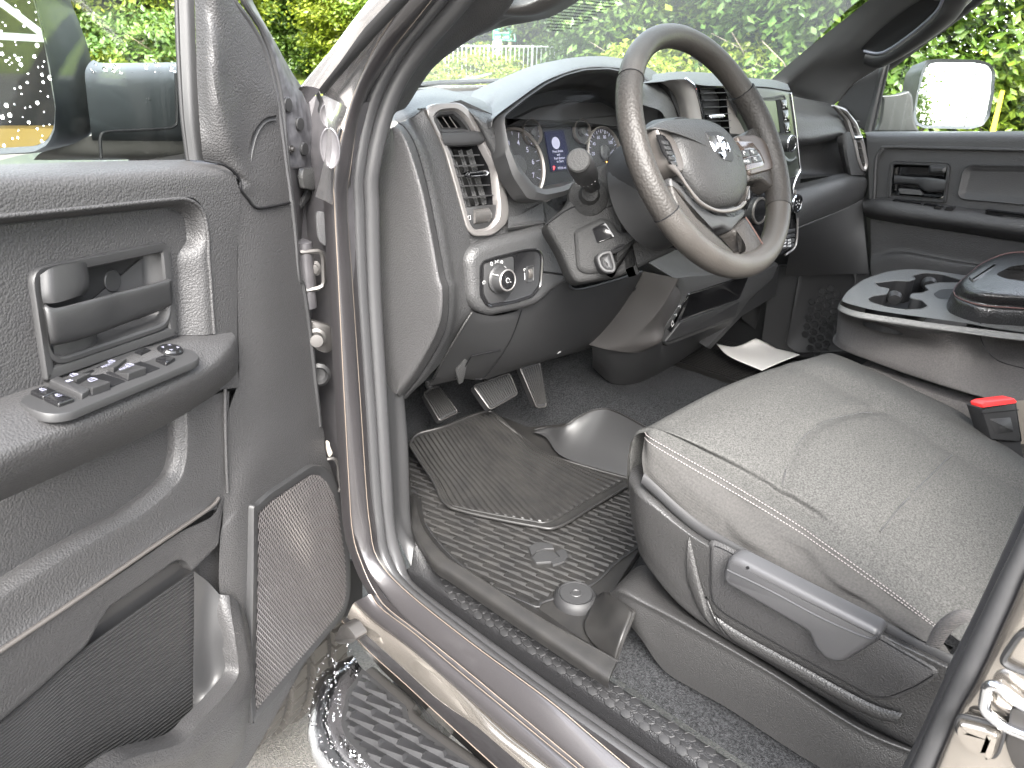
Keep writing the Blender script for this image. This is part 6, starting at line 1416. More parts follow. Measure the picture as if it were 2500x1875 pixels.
# wedge pattern
field = [PZ(zm).uv(q) for q in ZZ([('E',480,1260,zm),('H',500,100,zm),('H',585,200,zm),('H',670,310,zm),('H',830,460,zm),('H',980,570,zm),('H',1240,680,zm),('H',1370,610,zm),('H',1590,540,zm),('H',1900,295,zm),('E',1940,1430,zm),('E',1500,1300,zm),('E',900,1200,zm)])]
def inside(p, L):
    c = False; n = len(L)
    for i in range(n):
        a, b = L[i], L[i-1]
        if (a.y > p.y) != (b.y > p.y) and p.x < (b.x-a.x)*(p.y-a.y)/(b.y-a.y)+a.x: c = not c
    return c
zp = PZ(zm); wm = MB()
emb_c = zp.uv(zp.at('H', 1320, 385))
def wedge(mb, pl, c, ex, ey, lx, ly, h0, h1):
    pts = [c-ex*lx, c+ex*lx*.55-ey*ly, c+ex*lx, c+ex*lx*.55+ey*ly*.7, c-ex*lx*.5+ey*ly]
    base = [pl.xyz(p, 0) for p in pts]; tops = [pl.xyz(c+(p-c)*.86, h) for p, h in zip(pts, (h0, h1, h1*.9, h1*.8, h0))]
    n = len(pts); mb.add(base+tops, [(i, (i+1) % n, (i+1) % n+n, i+n) for i in range(n)]+[tuple(range(n, 2*n))])
def ridges(name, pl, loop, ex, ey, pitch, step, amp, res, mt, par, base=.0003, avoid=None):
    xs = [q.dot(ex) for q in loop]; ts = [q.dot(ey) for q in loop]; vs = []; fs = []; ok = {}
    s0_, s1__ = min(xs), max(xs); t0_, t1_ = min(ts), max(ts); ns = int((s1__-s0_)/res)+1; ntt = int((t1_-t0_)/pitch)+1
    prof = ((0, 0), (.10, .55), (.2, 1), (.55, .75), (.9, .08))
    fr = [.0, .12, .24, .36, .48, .60, .72, .84, .93, .99]; nst = int((s1__-s0_)/step)+2
    sl = [(k+f_)*step for k in range(nst) for f_ in fr]
    for r_ in range(ntt):
        for f_, hh in prof:
            t = t0_+(r_+f_)*pitch
            for sv in sl:
                g = ((sv/step)+.5*(r_ % 2)) % 1.0
                jog = pitch*.22*(g-.5)
                p = ex*(s0_+sv)+ey*(t+jog*(.3+hh)); h = base+amp*hh*(.30+.70*g)
                if avoid and (p-avoid[0]).length < avoid[1]: h = base
                vs.append(pl.xyz(p, h)); ok[len(vs)-1] = inside(p, loop)
    w_ = len(sl); nr = ntt*len(prof)
    for j in range(nr-1):
        for i in range(w_-1):
            q = (j*w_+i, j*w_+i+1, (j+1)*w_+i+1, (j+1)*w_+i)
            if all(ok[k] for k in q): fs.append(q)
    return mesh(name, vs, fs, mt, par, True, None, 28)
MRX = Vector((.16, -.987)); MRY = Vector((.987, .16))
ridges('mat_tread', zp, field, MRX, MRY, .0165, .046, .0034, .004, M['mat'], pm_, .0012, (emb_c, .036))
# embossed emblem
for pts in ([(1205,340),(1260,310),(1345,320),(1360,350),(1300,350),(1250,370),(1225,400)], [(1365,365),(1420,350),(1445,390),(1420,430),(1350,450),(1340,425),(1395,400)], [(1225,405),(1250,375),(1300,360),(1360,372),(1390,400),(1340,430),(1250,435)]):
    shell('mat_emblem', zp.off(.002), T('H', pts, zp.off(.002)), [(0, -.002), (0, .002), (.0008, .0035)], M['smooth'], pm_, r=.0015)
# anchor knob and raised corner
q = ZZ([('H',1488,640,.757)])[0]; lathe('anchor_ring', q, (0, 0, 1), [(.038, -.006), (.037, .003), (.0325, .009), (.030, .011), (.0275, .010), (.0265, .008)], M['flatb'], pm_, 40)
lathe('anchor_disc', q+Vector((0, 0, .0075)), (0, 0, 1), [(.0268, 0), (.0268, .003), (.010, .0034), (.009, .0046), (.0075, .0046), (.0065, .003), (0, .003)], M['smooth'], pm_, 40)
fl3 = [ZZ([('H',1560,870,.755),('H',1640,960,.757),('H',1705,1030,.760),('H',1728,1020,.765)]), ZZ([('H',1545,800,.756),('H',1610,830,.768),('H',1690,850,.785),('H',1770,890,.80)]), ZZ([('H',1570,740,.757),('H',1640,720,.775),('H',1730,720,.805),('H',1828,745,.818)]), ZZ([('H',1600,660,.757),('H',1650,620,.775),('H',1690,610,.80),('H',1820,712,.820)])]
sheet('mat_corner', fl3, M['mat'], pm_, 20, 20, sharp=None, thick=-.004)
tube('mat_corner_edge', smoothc(ZZ([('H',1728,1020,.766),('H',1775,885,.802),('H',1832,745,.820),('H',1822,712,.822),('H',1690,608,.802)]), 30), .0026, M['mat'], pm_, 6)
# tunnel side wall of the mat
tw0 = ZZ([('E',1225,1118,.764),('E',1310,1150,.765),('E',1395,1255,.763),('E',1590,1330,.763),('E',1860,1400,.763)])
tw3 = ZZ([('E',1240,1104,.772),('E',1330,1086,.786),('E',1425,1078,.808),('E',1500,1030,.825),('E',1610,983,.835),('E',1720,992,.838),('E',1965,1118,.845)])
t0_a, t3_a = arc(smoothc(tw0, 80), 40), arc(smoothc(tw3, 80), 40)
sheet('mat_side_wall', [t0_a, [a.lerp(b, .3)+Vector((.006, 0, -.004)) for a, b in zip(t0_a, t3_a)], [a.lerp(b, .7)+Vector((.004, 0, -.002)) for a, b in zip(t0_a, t3_a)], t3_a], M['smooth'], pm_, 60, 24, sharp=None)
tube('mat_side_edge', t3_a, .0022, M['mat'], pm_, 6)
# ribbed universal mat on top
rb_ = thing('floor_mat', 'dusty ribbed black rubber mat lying on top of the patterned mat below the pedals', 'floor mat', (.55, .9, .76))
top = ZZ([('E',492,1192,.806),('E',540,1130,.818),('E',700,1085,.826),('E',960,992,.828),('E',1040,1055,.816)])
lft = ZZ([('E',492,1192,.806),('E',560,1300,.784),('E',640,1420,.770),('H',690,50,.764),('H',735,95,.762)])
rgt = ZZ([('E',1040,1055,.816),('E',1180,1160,.792),('E',1300,1245,.776),('E',1580,1335,.766),('E',1852,1408,.764)])
bot = ZZ([('H',735,95,.762),('H',900,140,.761),('H',1230,205,.761),('H',1380,212,.761),('E',1600,1560,.761),('E',1852,1408,.764)])
NR2 = 25; cols_ = []; uu = []
for k in range(NR2):
    for d, h in ((-.26, 0), (-.14, .0048), (.14, .0048), (.26, 0)): uu.append(((k+.5+d)/NR2, h))
nv = 60
base_g = coons(top, bot, lft, rgt, 101, nv)
vs = []
us = [0]+[.03+.94*u_ for u_, _ in uu]+[1]; hh = [0]+[h for _, h in uu]+[0]
for j in range(nv):
    v = j/(nv-1); gate = min(sstep(.02, .05, v), 1-sstep(.93, .955, v))
    for u_, h in zip(us, hh):
        t = u_*100; i = min(int(t), 99); p = base_g[j][i].lerp(base_g[j][i+1], t-i); vs.append(p+Vector((0, -.3, .95))*(h*gate))
o = mesh('mat_sheet', vs, gridf(len(us), nv), M['mat'], rb_, True, None, 25)
bd = [r_[0] for r_ in base_g]+base_g[-1]+[r_[-1] for r_ in reversed(base_g)]+list(reversed(base_g[0]))
tube('mat_edge', arc(bd, 200, True), .0036, M['mat'], rb_, 8, True)
tube('mat_edge_bead', [q+Vector((0, 0, .002)) for q in arc([base_g[j][3] for j in range(30, nv-3)]+[base_g[-4][i] for i in range(3, 97)], 120)], .0018, M['mat'], rb_, 6)
# passenger mat and paper
pmat = thing('floor_mat', 'ribbed black rubber mat in the dark passenger footwell', 'floor mat', (1.6, .95, .73))
pl = MB(); pl.add(*box_geo((1.59, .98, .738), .17, .26, .008)); 
for k in range(28): pl.add(*box_geo((1.43+k*.0118, .98, .748), .003, .25, .003))
bevel(pl.build('mat_sheet', M['mat'], pmat, False), .002)
pa = [ZZ([('F',366,588,.790),('F',440,662,.792),('F',640,750,.790)]), ZZ([('F',478,606,.785),('F',580,640,.785),('F',740,705,.785)]), ZZ([('F',603,556,.805),('F',720,600,.79),('F',866,655,.79)])]
tag(sheet('paper_sheet', pa, M['paper'], None, 20, 16, thick=.0006), 'white sheet of paper lying on the floor between tunnel and passenger footwell', 'paper')
# passenger footwell side: speaker kick panel
pk = part('passenger_kick_panel', (1.66, .8, .9))
KX = Pl((1.66, .75, .95), (-1, -.12, .02))
shell('kick_panel', KX, T('F', [(700,120),(870,120),(1180,140),(1300,150),(1300,640),(900,670),(760,640),(640,560)], KX), [(0, -.02), (0, 0)], M['smooth'], pk)
shell('speaker_frame', KX, T('F', [(860,140),(1190,140),(1215,180),(1200,640),(860,650),(775,600),(800,480)], KX), [(0, 0), (.002, .006), (.006, .007), (.010, .004)], M['smooth'], pk, r=.02)
KX2 = KX.off(.0055); hxm = MB(); c0_ = KX2.uv(KX2.at('F', 1010, 455))
for a in range(-7, 8):
    for b in range(-7, 8):
        c = Vector((c0_.x+a*.0215, c0_.y+(b+.5*(a % 2))*.0248))
        if ((c.x-c0_.x)/.062)**2+((c.y-c0_.y)/.10)**2 < 1:
            l = [c+Vector((math.cos(R(60*i)), math.sin(R(60*i))))*.0118 for i in range(6)]; hxm.add(*shell_geo(KX2, l, [(0, -.002), (0, .001), (.001, .0014), (.0028, -.0005)]))
hxm.build('speaker_hexagons', M['flatb'], pk, False)
cyl = [Vector((1.45+.06*math.cos(a*.2), 1.02+.06*math.sin(a*.2), 0)) for a in range(16, 32)]
sheet('footwell_bulge', [T('F', [(520,440),(520,300),(560,200)], PY(.98)), T('F', [(620,520),(640,360),(690,215)], PY(.94)), T('F', [(700,600),(720,400),(740,230)], PY(.93)), T('F', [(800,640),(800,430),(850,160)], PY(.98))], M['smooth'], pk, 12, 16)

# ------------------------------------------------------------------ PASSENGER DOOR
pd_ = part('passenger_door', (1.68, .4, 1.0), 'closed passenger door with black trim')
def XH(spec, x0=1.66): return [PX(x0-h).at('C', x, y) for x, y, h in spec]
g = M['grain']
bl = [XH([(1255,790,-.05),(1400,788,-.05),(1800,788,-.05),(2212,786,-.05),(2700,786,-.05)]), XH([(1262,800,-.012),(1400,798,-.012),(1800,796,-.012),(2212,795,-.012),(2700,795,-.012)]), XH([(1268,830,.012),(1400,828,.012),(1800,826,.012),(2212,826,.012),(2700,826,.012)]), XH([(1275,885,.016),(1400,876,.016),(1800,884,.016),(2212,892,.016),(2700,900,.016)])]
sheet('belt_roll', bl, g, pd_, 30, 24)
lc = [XH([(1272,860,.016),(1300,860,.016),(1350,880,.016),(1400,876,.016)]), XH([(1278,1000,.016),(1295,1000,.016),(1322,960,.016),(1340,915,.016)]), XH([(1282,1190,.016),(1295,1190,.016),(1312,1190,.016),(1316,1100,.016)])]
sheet('front_column', [XH([(1268,850,.016),(1278,1000,.016),(1284,1200,.016)]), XH([(1400,877,.016),(1322,980,.016),(1312,1195,.016)])], g, pd_, 16, 4)
rec = XH([(1310,1195,.004),(1322,960,.004),(1345,905,.004),(1400,880,.004),(2700,905,.004),(2700,1400,.004),(1400,1260,.004)])
XR = PX(1.656); ch1 = T('C', [(1430,980),(1755,992),(1730,1190),(1415,1165)], XR); ch2 = T('C', [(1835,1175),(1872,1010),(2690,1024),(2690,1250)], XR)
shell('recess_panel', XR, rec, [(0, -.004), (0, 0)], g, pd_, holes=[ch1, ch2], hr=.010)
tube('recess_edge', smoothc(XH([(1312,1195,.016),(1320,1000,.016),(1332,930,.016),(1360,895,.016),(1400,882,.016),(1800,890,.016),(2212,900,.016),(2700,908,.016)]), 60), .004, g, pd_, 8)
X5 = PX(1.652)
hb2 = rnd([X5.uv(q) for q in T('C', [(1412,966),(1775,980),(1745,1216),(1395,1190)], X5)], [.015,.015,.002,.002], 5)
shell('handle_bezel', X5, hb2, [(0, -.004), (0, .004), (.001, .006), (.006, .006), (.008, .003)], M['smooth'], pd_, cap=False)
X6 = PX(1.652)
shell('handle_cup', X6, T('C', [(1430,980),(1755,992),(1730,1190),(1415,1165)], X6), [(0, .003), (.004, -.014), (.01, -.022)], M['gloss'], pd_, r=.012)
sheet('door_handle', [XH([(1432,1050,.006),(1560,1062,.010),(1640,1066,.016),(1740,1078,.016)]), XH([(1432,1056,.014),(1560,1068,.018),(1640,1072,.024),(1742,1084,.024)]), XH([(1430,1096,.014),(1560,1104,.018),(1620,1140,.024),(1735,1140,.024)]), XH([(1428,1104,.004),(1560,1110,.006),(1625,1148,.012),(1732,1148,.012)])], M['smooth'], pd_, 30, 14)
shell('lock_guard', PX(1.648), T('C', [(1645,990),(1750,995),(1742,1040),(1650,1040),(1640,1020)], PX(1.648)), [(0, -.02), (0, .004), (.006, .010)], M['smooth'], pd_, r=.006)
shell('handle_foot', PX(1.65), T('C', [(1462,1130),(1590,1140),(1608,1170),(1470,1160)], PX(1.65)), [(0, -.01), (0, .004)], M['cons'], pd_, r=.003)
mp = rnd([X6.uv(q) for q in T('C', [(1815,1185),(1860,995),(2700,1010),(2700,1265)], X6)], [.02,.02,.002,.002], 5)
shell('map_recess', X6, mp, [(-.004, .001), (-.002, .003), (.0, .002), (.010, -.010), (.014, -.011)], g, pd_)
aa = [XH([(1240,1200,.0),(1400,1186,.0),(1800,1236,.0),(2212,1288,.0),(2700,1350,.0)]), XH([(1242,1215,.03),(1400,1200,.045),(1800,1255,.045),(2212,1310,.045),(2700,1372,.045)]), XH([(1245,1235,.044),(1400,1240,.062),(1800,1300,.062),(2212,1352,.062),(2700,1412,.062)]), XH([(1248,1262,.040),(1400,1290,.060),(1800,1345,.060),(2212,1400,.060),(2700,1460,.060)]), XH([(1262,1292,.020),(1400,1320,.030),(1800,1376,.030),(2212,1440,.030),(2700,1500,.030)]), XH([(1285,1310,-.0),(1400,1330,-.0),(1800,1392,.0),(2212,1455,.0),(2700,1515,.0)])]
sheet('armrest', aa, g, pd_, 40, 34, sharp=None)
XA = PX(1.66-.046)
for pts in ([(1432,1200),(1600,1222),(1585,1240),(1425,1222)], [(1620,1225),(1690,1234),(1672,1254),(1605,1242)], [(1985,1262),(2700,1345),(2700,1400),(1985,1282)]):
    shell('armrest_slot', XA, T('C', pts, XA), [(-.003, -.004), (-.001, .006), (.0, .005), (.002, -.002)], M['dark'], pd_, r=.003)
for pts in ([(1690,1230),(1735,1236),(1712,1256),(1672,1250)], [(1750,1240),(1805,1238),(1790,1262),(1735,1262)]):
    shell('switch_key', XA, T('C', pts, XA), [(0, -.004), (0, .008), (.001, .010)], M['gloss'], pd_, r=.002)
lw = [XH([(1270,1285,.0),(1500,1330,.0),(1800,1380,.0),(2212,1445,.0),(2700,1510,.0)], 1.665), XH([(1288,1400,.0),(1480,1420,.0),(1800,1470,.0),(2212,1540,.0),(2700,1620,.0)], 1.665), XH([(1292,1520,.0),(1470,1500,.0),(1800,1560,.0),(2212,1615,.0),(2700,1690,.0)], 1.665), XH([(1292,1600,.012),(1470,1540,.016),(1800,1590,.016),(2212,1650,.016),(2700,1720,.016)], 1.665), XH([(1300,1700,.016),(1470,1680,.016),(1800,1760,.016),(2212,1860,.016),(2700,1990,.016)], 1.665), XH([(1305,1950,.012),(1470,2000,.012),(1800,2100,.012),(2212,2250,.012),(2700,2400,.012)], 1.665)]
sheet('lower_panel', lw, g, pd_, 40, 40)
jm_ = [XH([(1240,1230,-.01),(1262,1300,-.01),(1275,1450,-.01),(1285,1659,-.01),(1290,1950,-.01)]), XH([(1290,1290,.0),(1292,1400,.0),(1294,1520,.0),(1296,1659,.0),(1305,1950,.0)])]
sheet('door_edge', jm_, M['rubberd'], pd_, 20, 4)
sp_ = T('C', [(1085,640),(1120,560),(1200,470),(1300,415),(1350,392),(1380,380),(1330,560),(1265,792),(1215,760),(1180,690)], PX(1.655))
shell('sail_panel', PX(1.655), sp_, [(0, -.02), (0, 0), (.004, .004)], M['smooth'], pd_, r=.01)
sheet('window_divider', [T('C', [(1350,395),(1310,560),(1250,792)], PX(1.65)), T('C', [(1372,385),(1330,560),(1275,792)], PX(1.645)), T('C', [(1392,378),(1350,560),(1300,790)], PX(1.65))], M['cons'], pd_, 20, 12)
tube('glass_run', T('C', [(1400,376),(1358,560),(1306,788)], PX(1.652)), .004, M['rubberd'], pd_, 6)
wgl = T('C', [(1300,792),(1400,372),(1960,-60),(2800,-700),(2800,792)], PX(1.70)); shell('window_glass', PX(1.70), wgl, [(0, -.004), (0, 0)], M['glass'], pd_, back=True)
tube('window_frame', [PX(1.68).at('C', 1390, 380)]+[PX(1.66).at('C', 1930, -20), PX(1.62).at('C', 2150, -200), Vector((1.52, .2, 1.93)), Vector((1.50, -.3, 1.95)), Vector((1.60, -.45, 1.7)), Vector((1.68, -.48, 1.45))], .02, M['rubberd'], pd_, 8)
# passenger mirror
pm2 = part('door_mirror', (1.9, .8, 1.5), 'passenger side tow mirror beaded with rain')
XM = Pl((1.97, .78, 1.5), (-.62, -.78, .072))
def XMh(pts, h=0): return T('C', pts, XM.off(h))
mgl = [(1640,385),(1700,375),(1920,378),(1990,392),(2020,430),(2010,560),(1985,690),(1950,740),(1880,755),(1620,752),(1575,735),(1562,690),(1580,560),(1615,430)]
h_out = [(1630,360),(1700,352),(1940,358),(2010,380),(2040,430),(2032,560),(2005,700),(1965,755),(1890,775),(1610,770),(1560,745),(1548,690),(1568,560),(1600,420)]
l2 = rnd([XM.uv(q) for q in XMh(mgl)], .01, 3)
shell('mirror_glass', XM, l2, [(0, -.003), (0, 0)], M['mirror'], pm2)
tube('mirror_split', XMh([(1932,376),(1905,560),(1855,756)], .0006), .0016, M['flatb'], pm2, 6)
hb4 = XMh([(1540,395),(1640,362),(1900,365),(1990,390),(2015,430),(2005,560),(1980,690),(1940,740),(1880,760),(1560,755),(1490,720),(1470,660),(1478,560),(1500,450)], -.09)
lo_ = [XMh(mgl, .0), XMh(h_out, .008), [a.lerp(b, .35)+XM.n*.0 for a, b in zip(XMh(h_out, .0), hb4)], hb4, [q+XM.n*-.05 for q in XMh([(1600,450),(1680,420),(1850,420),(1900,440),(1920,460),(1910,560),(1890,650),(1870,690),(1820,700),(1620,700),(1570,680),(1550,640),(1555,560),(1570,480)], -.13)]]
vs_ = []
for l in lo_: vs_ += arc(l+[], 80, True)
mesh('mirror_housing', vs_, gridf(80, len(lo_), cu=True)+[tuple(range(80*(len(lo_)-1), 80*len(lo_)))], mg, pm2, True, None, 50)
XMa = Pl((1.85, .80, 1.45), (-.8, -.6, 0))
am = [T('C', p, XMa) for p in ([(1330,575),(1420,568),(1500,545)], [(1345,600),(1430,600),(1520,590)], [(1330,720),(1440,715),(1530,710)], [(1300,785),(1440,785),(1560,785)])]
sheet('mirror_arm', am, mat('wet mirror arm', (.020, .020, .020), .4), pm2, 14, 16, thick=.03)
tube('mirror_seam', T('C', [(1315,712),(1400,712),(1436,718),(1448,735),(1446,785)], XMa.off(.003)), .0022, M['dark'], pm2, 5)

# ------------------------------------------------------------------ PILLARS, GLASS, ROOF
gp = body
# driver pillar trim
Wd = [side('B', x, y, x0, .36) for x, y, x0 in [(470,640,.29),(497,605,.295),(560,505,.30),(640,400,.305),(770,295,.31),(900,212,.32),(1000,150,.32),(1080,60,.32),(1140,-40,.32),(1200,-140,.32)]]
T5s = [side('P', x, y, .240) for x, y in [(955,290),(973,243),(1000,192),(1051,124),(1110,58),(1150,12),(1195,-40),(1240,-90),(1285,-140),(1330,-190)]]
mid = [a.lerp(b, .45)+Vector((-.006, -.004, .002)) for a, b in zip(T5s, Wd)]
sheet('pillar_trim', [[q+Vector((-.01, .0, 0)) for q in T5s], T5s, mid, Wd, [q+Vector((.02, .06, .01)) for q in Wd]], M['grain'], body, 50, 20, label='grained black driver pillar trim', sharp=None)
# padded visor/handle end beside the driver pillar
VZ = Pl((.52, .82, 1.66), (-.5, -.85, .1))
vz = [T('B', [(905,215),(1050,162),(1210,132),(1335,102),(1470,28),(1560,-40)], VZ.off(-.06)), T('B', [(880,212),(1010,150),(1060,105),(1290,90),(1440,20),(1530,-50)], VZ.off(-.03)), T('B', [(985,85),(1030,100),(1060,100),(1240,92),(1400,15),(1480,-60)], VZ.off(.0)), T('B', [(978,62),(1010,85),(1080,92),(1210,80),(1370,0),(1450,-70)], VZ.off(.018)), T('B', [(990,40),(1030,60),(1100,62),(1200,45),(1330,-20),(1400,-80)], VZ.off(.03)), T('B', [(1020,0),(1060,18),(1120,20),(1200,10),(1300,-40),(1360,-100)], VZ.off(.03)), T('B', [(1060,-60),(1090,-50),(1140,-50),(1200,-60),(1270,-90),(1320,-140)], VZ.off(.01))]
sheet('sun_visor', vz, mat('visor vinyl', (.034, .032, .031), .45, bump=('grain', 420, .3, .001)), body, 40, 40, sharp=None)
# passenger pillar trim with grab handle
def XY(spec): return [PX(x0).at('C', x, y) for x, y, x0 in spec]
w0 = XY([(755,565,1.57),(770,520,1.56),(800,485,1.56),(900,402,1.54),(1100,242,1.50),(1300,92,1.46),(1440,-18,1.42),(1600,-140,1.38)])
w1 = XY([(790,585,1.61),(800,540,1.60),(850,510,1.59),(1000,400,1.56),(1160,290,1.52),(1360,130,1.48),(1500,20,1.44),(1660,-110,1.40)])
w2 = XY([(885,635,1.64),(900,590,1.63),(960,560,1.62),(1100,440,1.60),(1240,350,1.57),(1450,240,1.53),(1640,100,1.49),(1800,-40,1.44)])
w3 = XY([(1052,665,1.65),(1060,620,1.645),(1100,590,1.645),(1180,490,1.635),(1345,392,1.62),(1560,250,1.58),(1760,110,1.54),(1910,-20,1.48)])
w4 = XY([(1066,680,1.665),(1070,625,1.66),(1110,600,1.66),(1195,500,1.65),(1360,395,1.64),(1580,250,1.60),(1780,110,1.56),(1925,-20,1.50)])
sheet('pillar_trim', [[q+Vector((0, .05, 0)) for q in w0], w0, w1, w2, w3, w4], mat('pillar trim', (.046, .046, .0468), .42, bump=('noise', 800, .25, .0008)), body, 50, 34, label='black passenger pillar trim', sharp=None)
hu = XY([(1236,290,1.523),(1340,185,1.490),(1500,60,1.452),(1640,-30,1.42),(1760,-110,1.40)])
hl3 = XY([(1248,306,1.525),(1330,320,1.530),(1410,290,1.524),(1560,182,1.495),(1680,72,1.465),(1725,-10,1.45),(1790,-100,1.43)])
sheet('handle_recess', [hu, [a.lerp(b, .5)+Vector((.006, .004, 0)) for a, b in zip(sm(hu, 30), sm(hl3, 30))], hl3], M['flatb'], body, 40, 10, sharp=None)
tube('handle_rim', smoothc([q+Vector((-.006, -.003, 0)) for q in hl3], 40), .0035, mat('satin handle edge', (.13, .135, .16), .3, metal=.4), body, 8)
band('grab_handle', [q+Vector((-.006, -.002, 0)) for q in XY([(1260,325,1.527),(1335,336,1.532),(1420,308,1.524),(1570,198,1.495),(1692,88,1.465),(1740,-10,1.45),(1800,-100,1.43)])], XY([(1262,372,1.555),(1345,398,1.565),(1450,348,1.56),(1640,232,1.53),(1800,110,1.505),(1880,0,1.48),(1940,-100,1.46)]), .012, M['smooth'], body, 11, 50)
# windshield
wb0 = [Vector(q) for q in ((.24, 1.06, 1.49), (.6, 1.32, 1.505), (.95, 1.38, 1.51), (1.3, 1.32, 1.505), (1.70, 1.04, 1.49))]
wt0 = [Vector(q) for q in ((.38, .42, 1.92), (.65, .50, 1.95), (.95, .53, 1.96), (1.25, .50, 1.95), (1.52, .42, 1.92))]
wm0 = [a.lerp(b, .5)+Vector((0, .05, .035)) for a, b in zip(wb0, wt0)]
ws = sheet('windshield', [wb0, wm0, wt0], M['wglass'], TRUCK, 40, 20, label='sloping windshield with a dotted band behind the mirror')
# frit dots near the mirror mount
fr = MB(); gw = [sm(r_, 240) for r_ in (wb0, wm0, wt0)]
def wsp(u_, v): i = min(int(u_*239), 239); return crom([gw[0][i], gw[1][i], gw[2][i]], v*2)
def wnear(t, x, y):                          # sight line to windshield
    d = ray(t, x, y); best = None
    for i in range(0, 240, 3):
        for j in range(41):
            p = wsp(i/239, j/40); k = (p-CAM); e = (k-d*(k.dot(d)/d.dot(d))).length
            if best is None or e < best[0]: best = (e, i/239, j/40)
    return best[1], best[2]
ca = wnear('B', 1400, 60); cb = wnear('B', 1700, 30)
u0_f, u1_f = min(ca[0], cb[0])-.05, max(ca[0], cb[0])+.02
for i in range(52):
    for j in range(22):
        u_ = u0_f+(u1_f-u0_f)*(i+.5*(j % 2))/52; v = min(ca[1], cb[1])-.06+.022*j*.5
        if not (0 < u_ < 1 and 0 < v < 1): continue
        if (u_-u0_f)/(u1_f-u0_f) > .96 or ((u_-(u0_f+u1_f)/2)/(.5*(u1_f-u0_f)))**2+((j-22)/22)**2 > 1.05: continue
        p = wsp(u_, v); n = (wsp(min(u_+.01, 1), v)-p).cross(wsp(u_, min(v+.01, 1))-p).normalized()
        fr.add(*lathe_geo(p-Vector((0, .003, .003)), n, [(.0021, 0), (.0021, .0004)], 6))
if fr.v: fr.build('frit_dots', M['dark'], ws)
tube('wiper', [Vector((.42, 1.24, 1.512)), Vector((.75, 1.37, 1.520)), Vector((1.05, 1.40, 1.522))], .006, M['rubberd'], TRUCK, 6, label='black wiper arm at the windshield base')
# roof shell (out of view, shades the cab; shortened, back left open for light)
roof = [[Vector((x, y, 1.93+dz)) for x, dz in ((.36, 0), (.6, .035), (.95, .05), (1.3, .035), (1.54, 0))] for y in (.45, .15, -.2, -.6)]
roof = [[Vector((q.x, q.y+.08*(1-((q.x-.95)/.6)**2) if k == 0 else q.y, q.z)) for q in r_] for k, r_ in enumerate(roof)]
sheet('roof', roof, M['paint'], body, 20, 12, thick=.03)
hl2 = [[Vector((q.x, q.y, q.z-.04)) for q in r_] for r_ in roof]
sheet('headliner', hl2, mat('headliner', (.62, .61, .58), .9), body, 20, 10)
tube('roof_rail', [T5s[-1]+Vector((0, -.02, .01)), Vector((.37, .2, 1.90)), Vector((.36, -.2, 1.91)), Vector((.37, -.6, 1.90))], .03, M['paint'], body, 10)
# B-pillar, its seal and striker
def bp(pts, x0): return [PX(x0).at('I', x, y) for x, y in pts]
bs0 = bp([(2330,-180),(2190,140),(2100,340),(1940,690),(1800,980),(1640,1350),(1470,1690),(1360,1900)], .160)
bs1 = bp([(2400,-120),(2250,180),(2150,390),(1965,760),(1810,1070),(1660,1400),(1510,1720),(1400,1930)], .150)
bs2 = bp([(2560,-160),(2290,380),(2212,546),(2138,720),(1940,1140),(1830,1340),(1690,1660),(1600,1880)], .138)
bq_ = [Vector((.30, q.y-.005, q.z)) for q in bs0]
b3 = MB(); b3.add(*band_geo(bs0, bs1, .003, 7, 60)); b3.add(*band_geo(bs1, bs2, .010, 9, 60)); b3.add(*sheet_geo([bq_, bs0], 40, 3, lin=True)); b3.build('pillar_seal', M['rubber'], body, label='black seal strip on the rear pillar')
bp0 = bp([(2700,-160),(2420,380),(2320,546),(2240,720),(2040,1140),(1920,1340),(1780,1660),(1690,1880)], .128)
pil = MB(); pil.add(*sheet_geo([[q+Vector((.01, 0, 0)) for q in bs2], bs2, bp0, [q+Vector((-.002, -.10, -.0)) for q in bp0], [q+Vector((-.03, -.16, 0)) for q in bp0]], 50, 16))
pil.build('rear_pillar', M['painttan'], body, sharp=None)
XB = PX(.118)
tube('striker', rnd(T('I', [(2330,1330),(2212,1290),(2050,1165),(1995,1165),(1968,1310),(2090,1410),(2212,1460),(2330,1500)], XB), .006, 4), .0046, M['chrome'], body, 10)
shell('striker_plate', PX(.124), T('I', [(2140,1270),(2400,1400),(2400,1800),(2150,1640),(2100,1500)], PX(.124)), raised(.004, .002), M['steel'], body, r=.006)
shell('bump_stop', PX(.124), T('I', [(1800,1395),(1828,1345),(1880,1355),(2050,1400),(2095,1440),(2060,1560),(2020,1600),(1920,1545),(1830,1470)], PX(.124)), [(0, -.004), (0, .004), (.003, .009), (.010, .010)], M['painttan'], body, r=.006)
tube('bump_stop_ring', rnd(T('I', [(1800,1395),(1828,1345),(1880,1355),(2050,1400),(2095,1440),(2060,1560),(2020,1600),(1920,1545),(1830,1470)], PX(.120)), .006, 4), .002, M['rubberd'], body, 6, True)
tube('pillar_groove', smoothc(T('I', [(2260,850),(2190,860),(2140,920),(2090,1000),(2110,1040),(2212,1085),(2300,1110)], PX(.124)), 30), .0028, M['rubberd'], body, 6)
rdp = [[Vector((.06, y, z)) for y in (-.16, -.5, -.95)] for z in (.62, 1.0, 1.44)]
for r_ in rdp[1:2]:
    for q in r_: q.x = .03
sheet('rear_door', rdp, M['paint'], body, 12, 12)
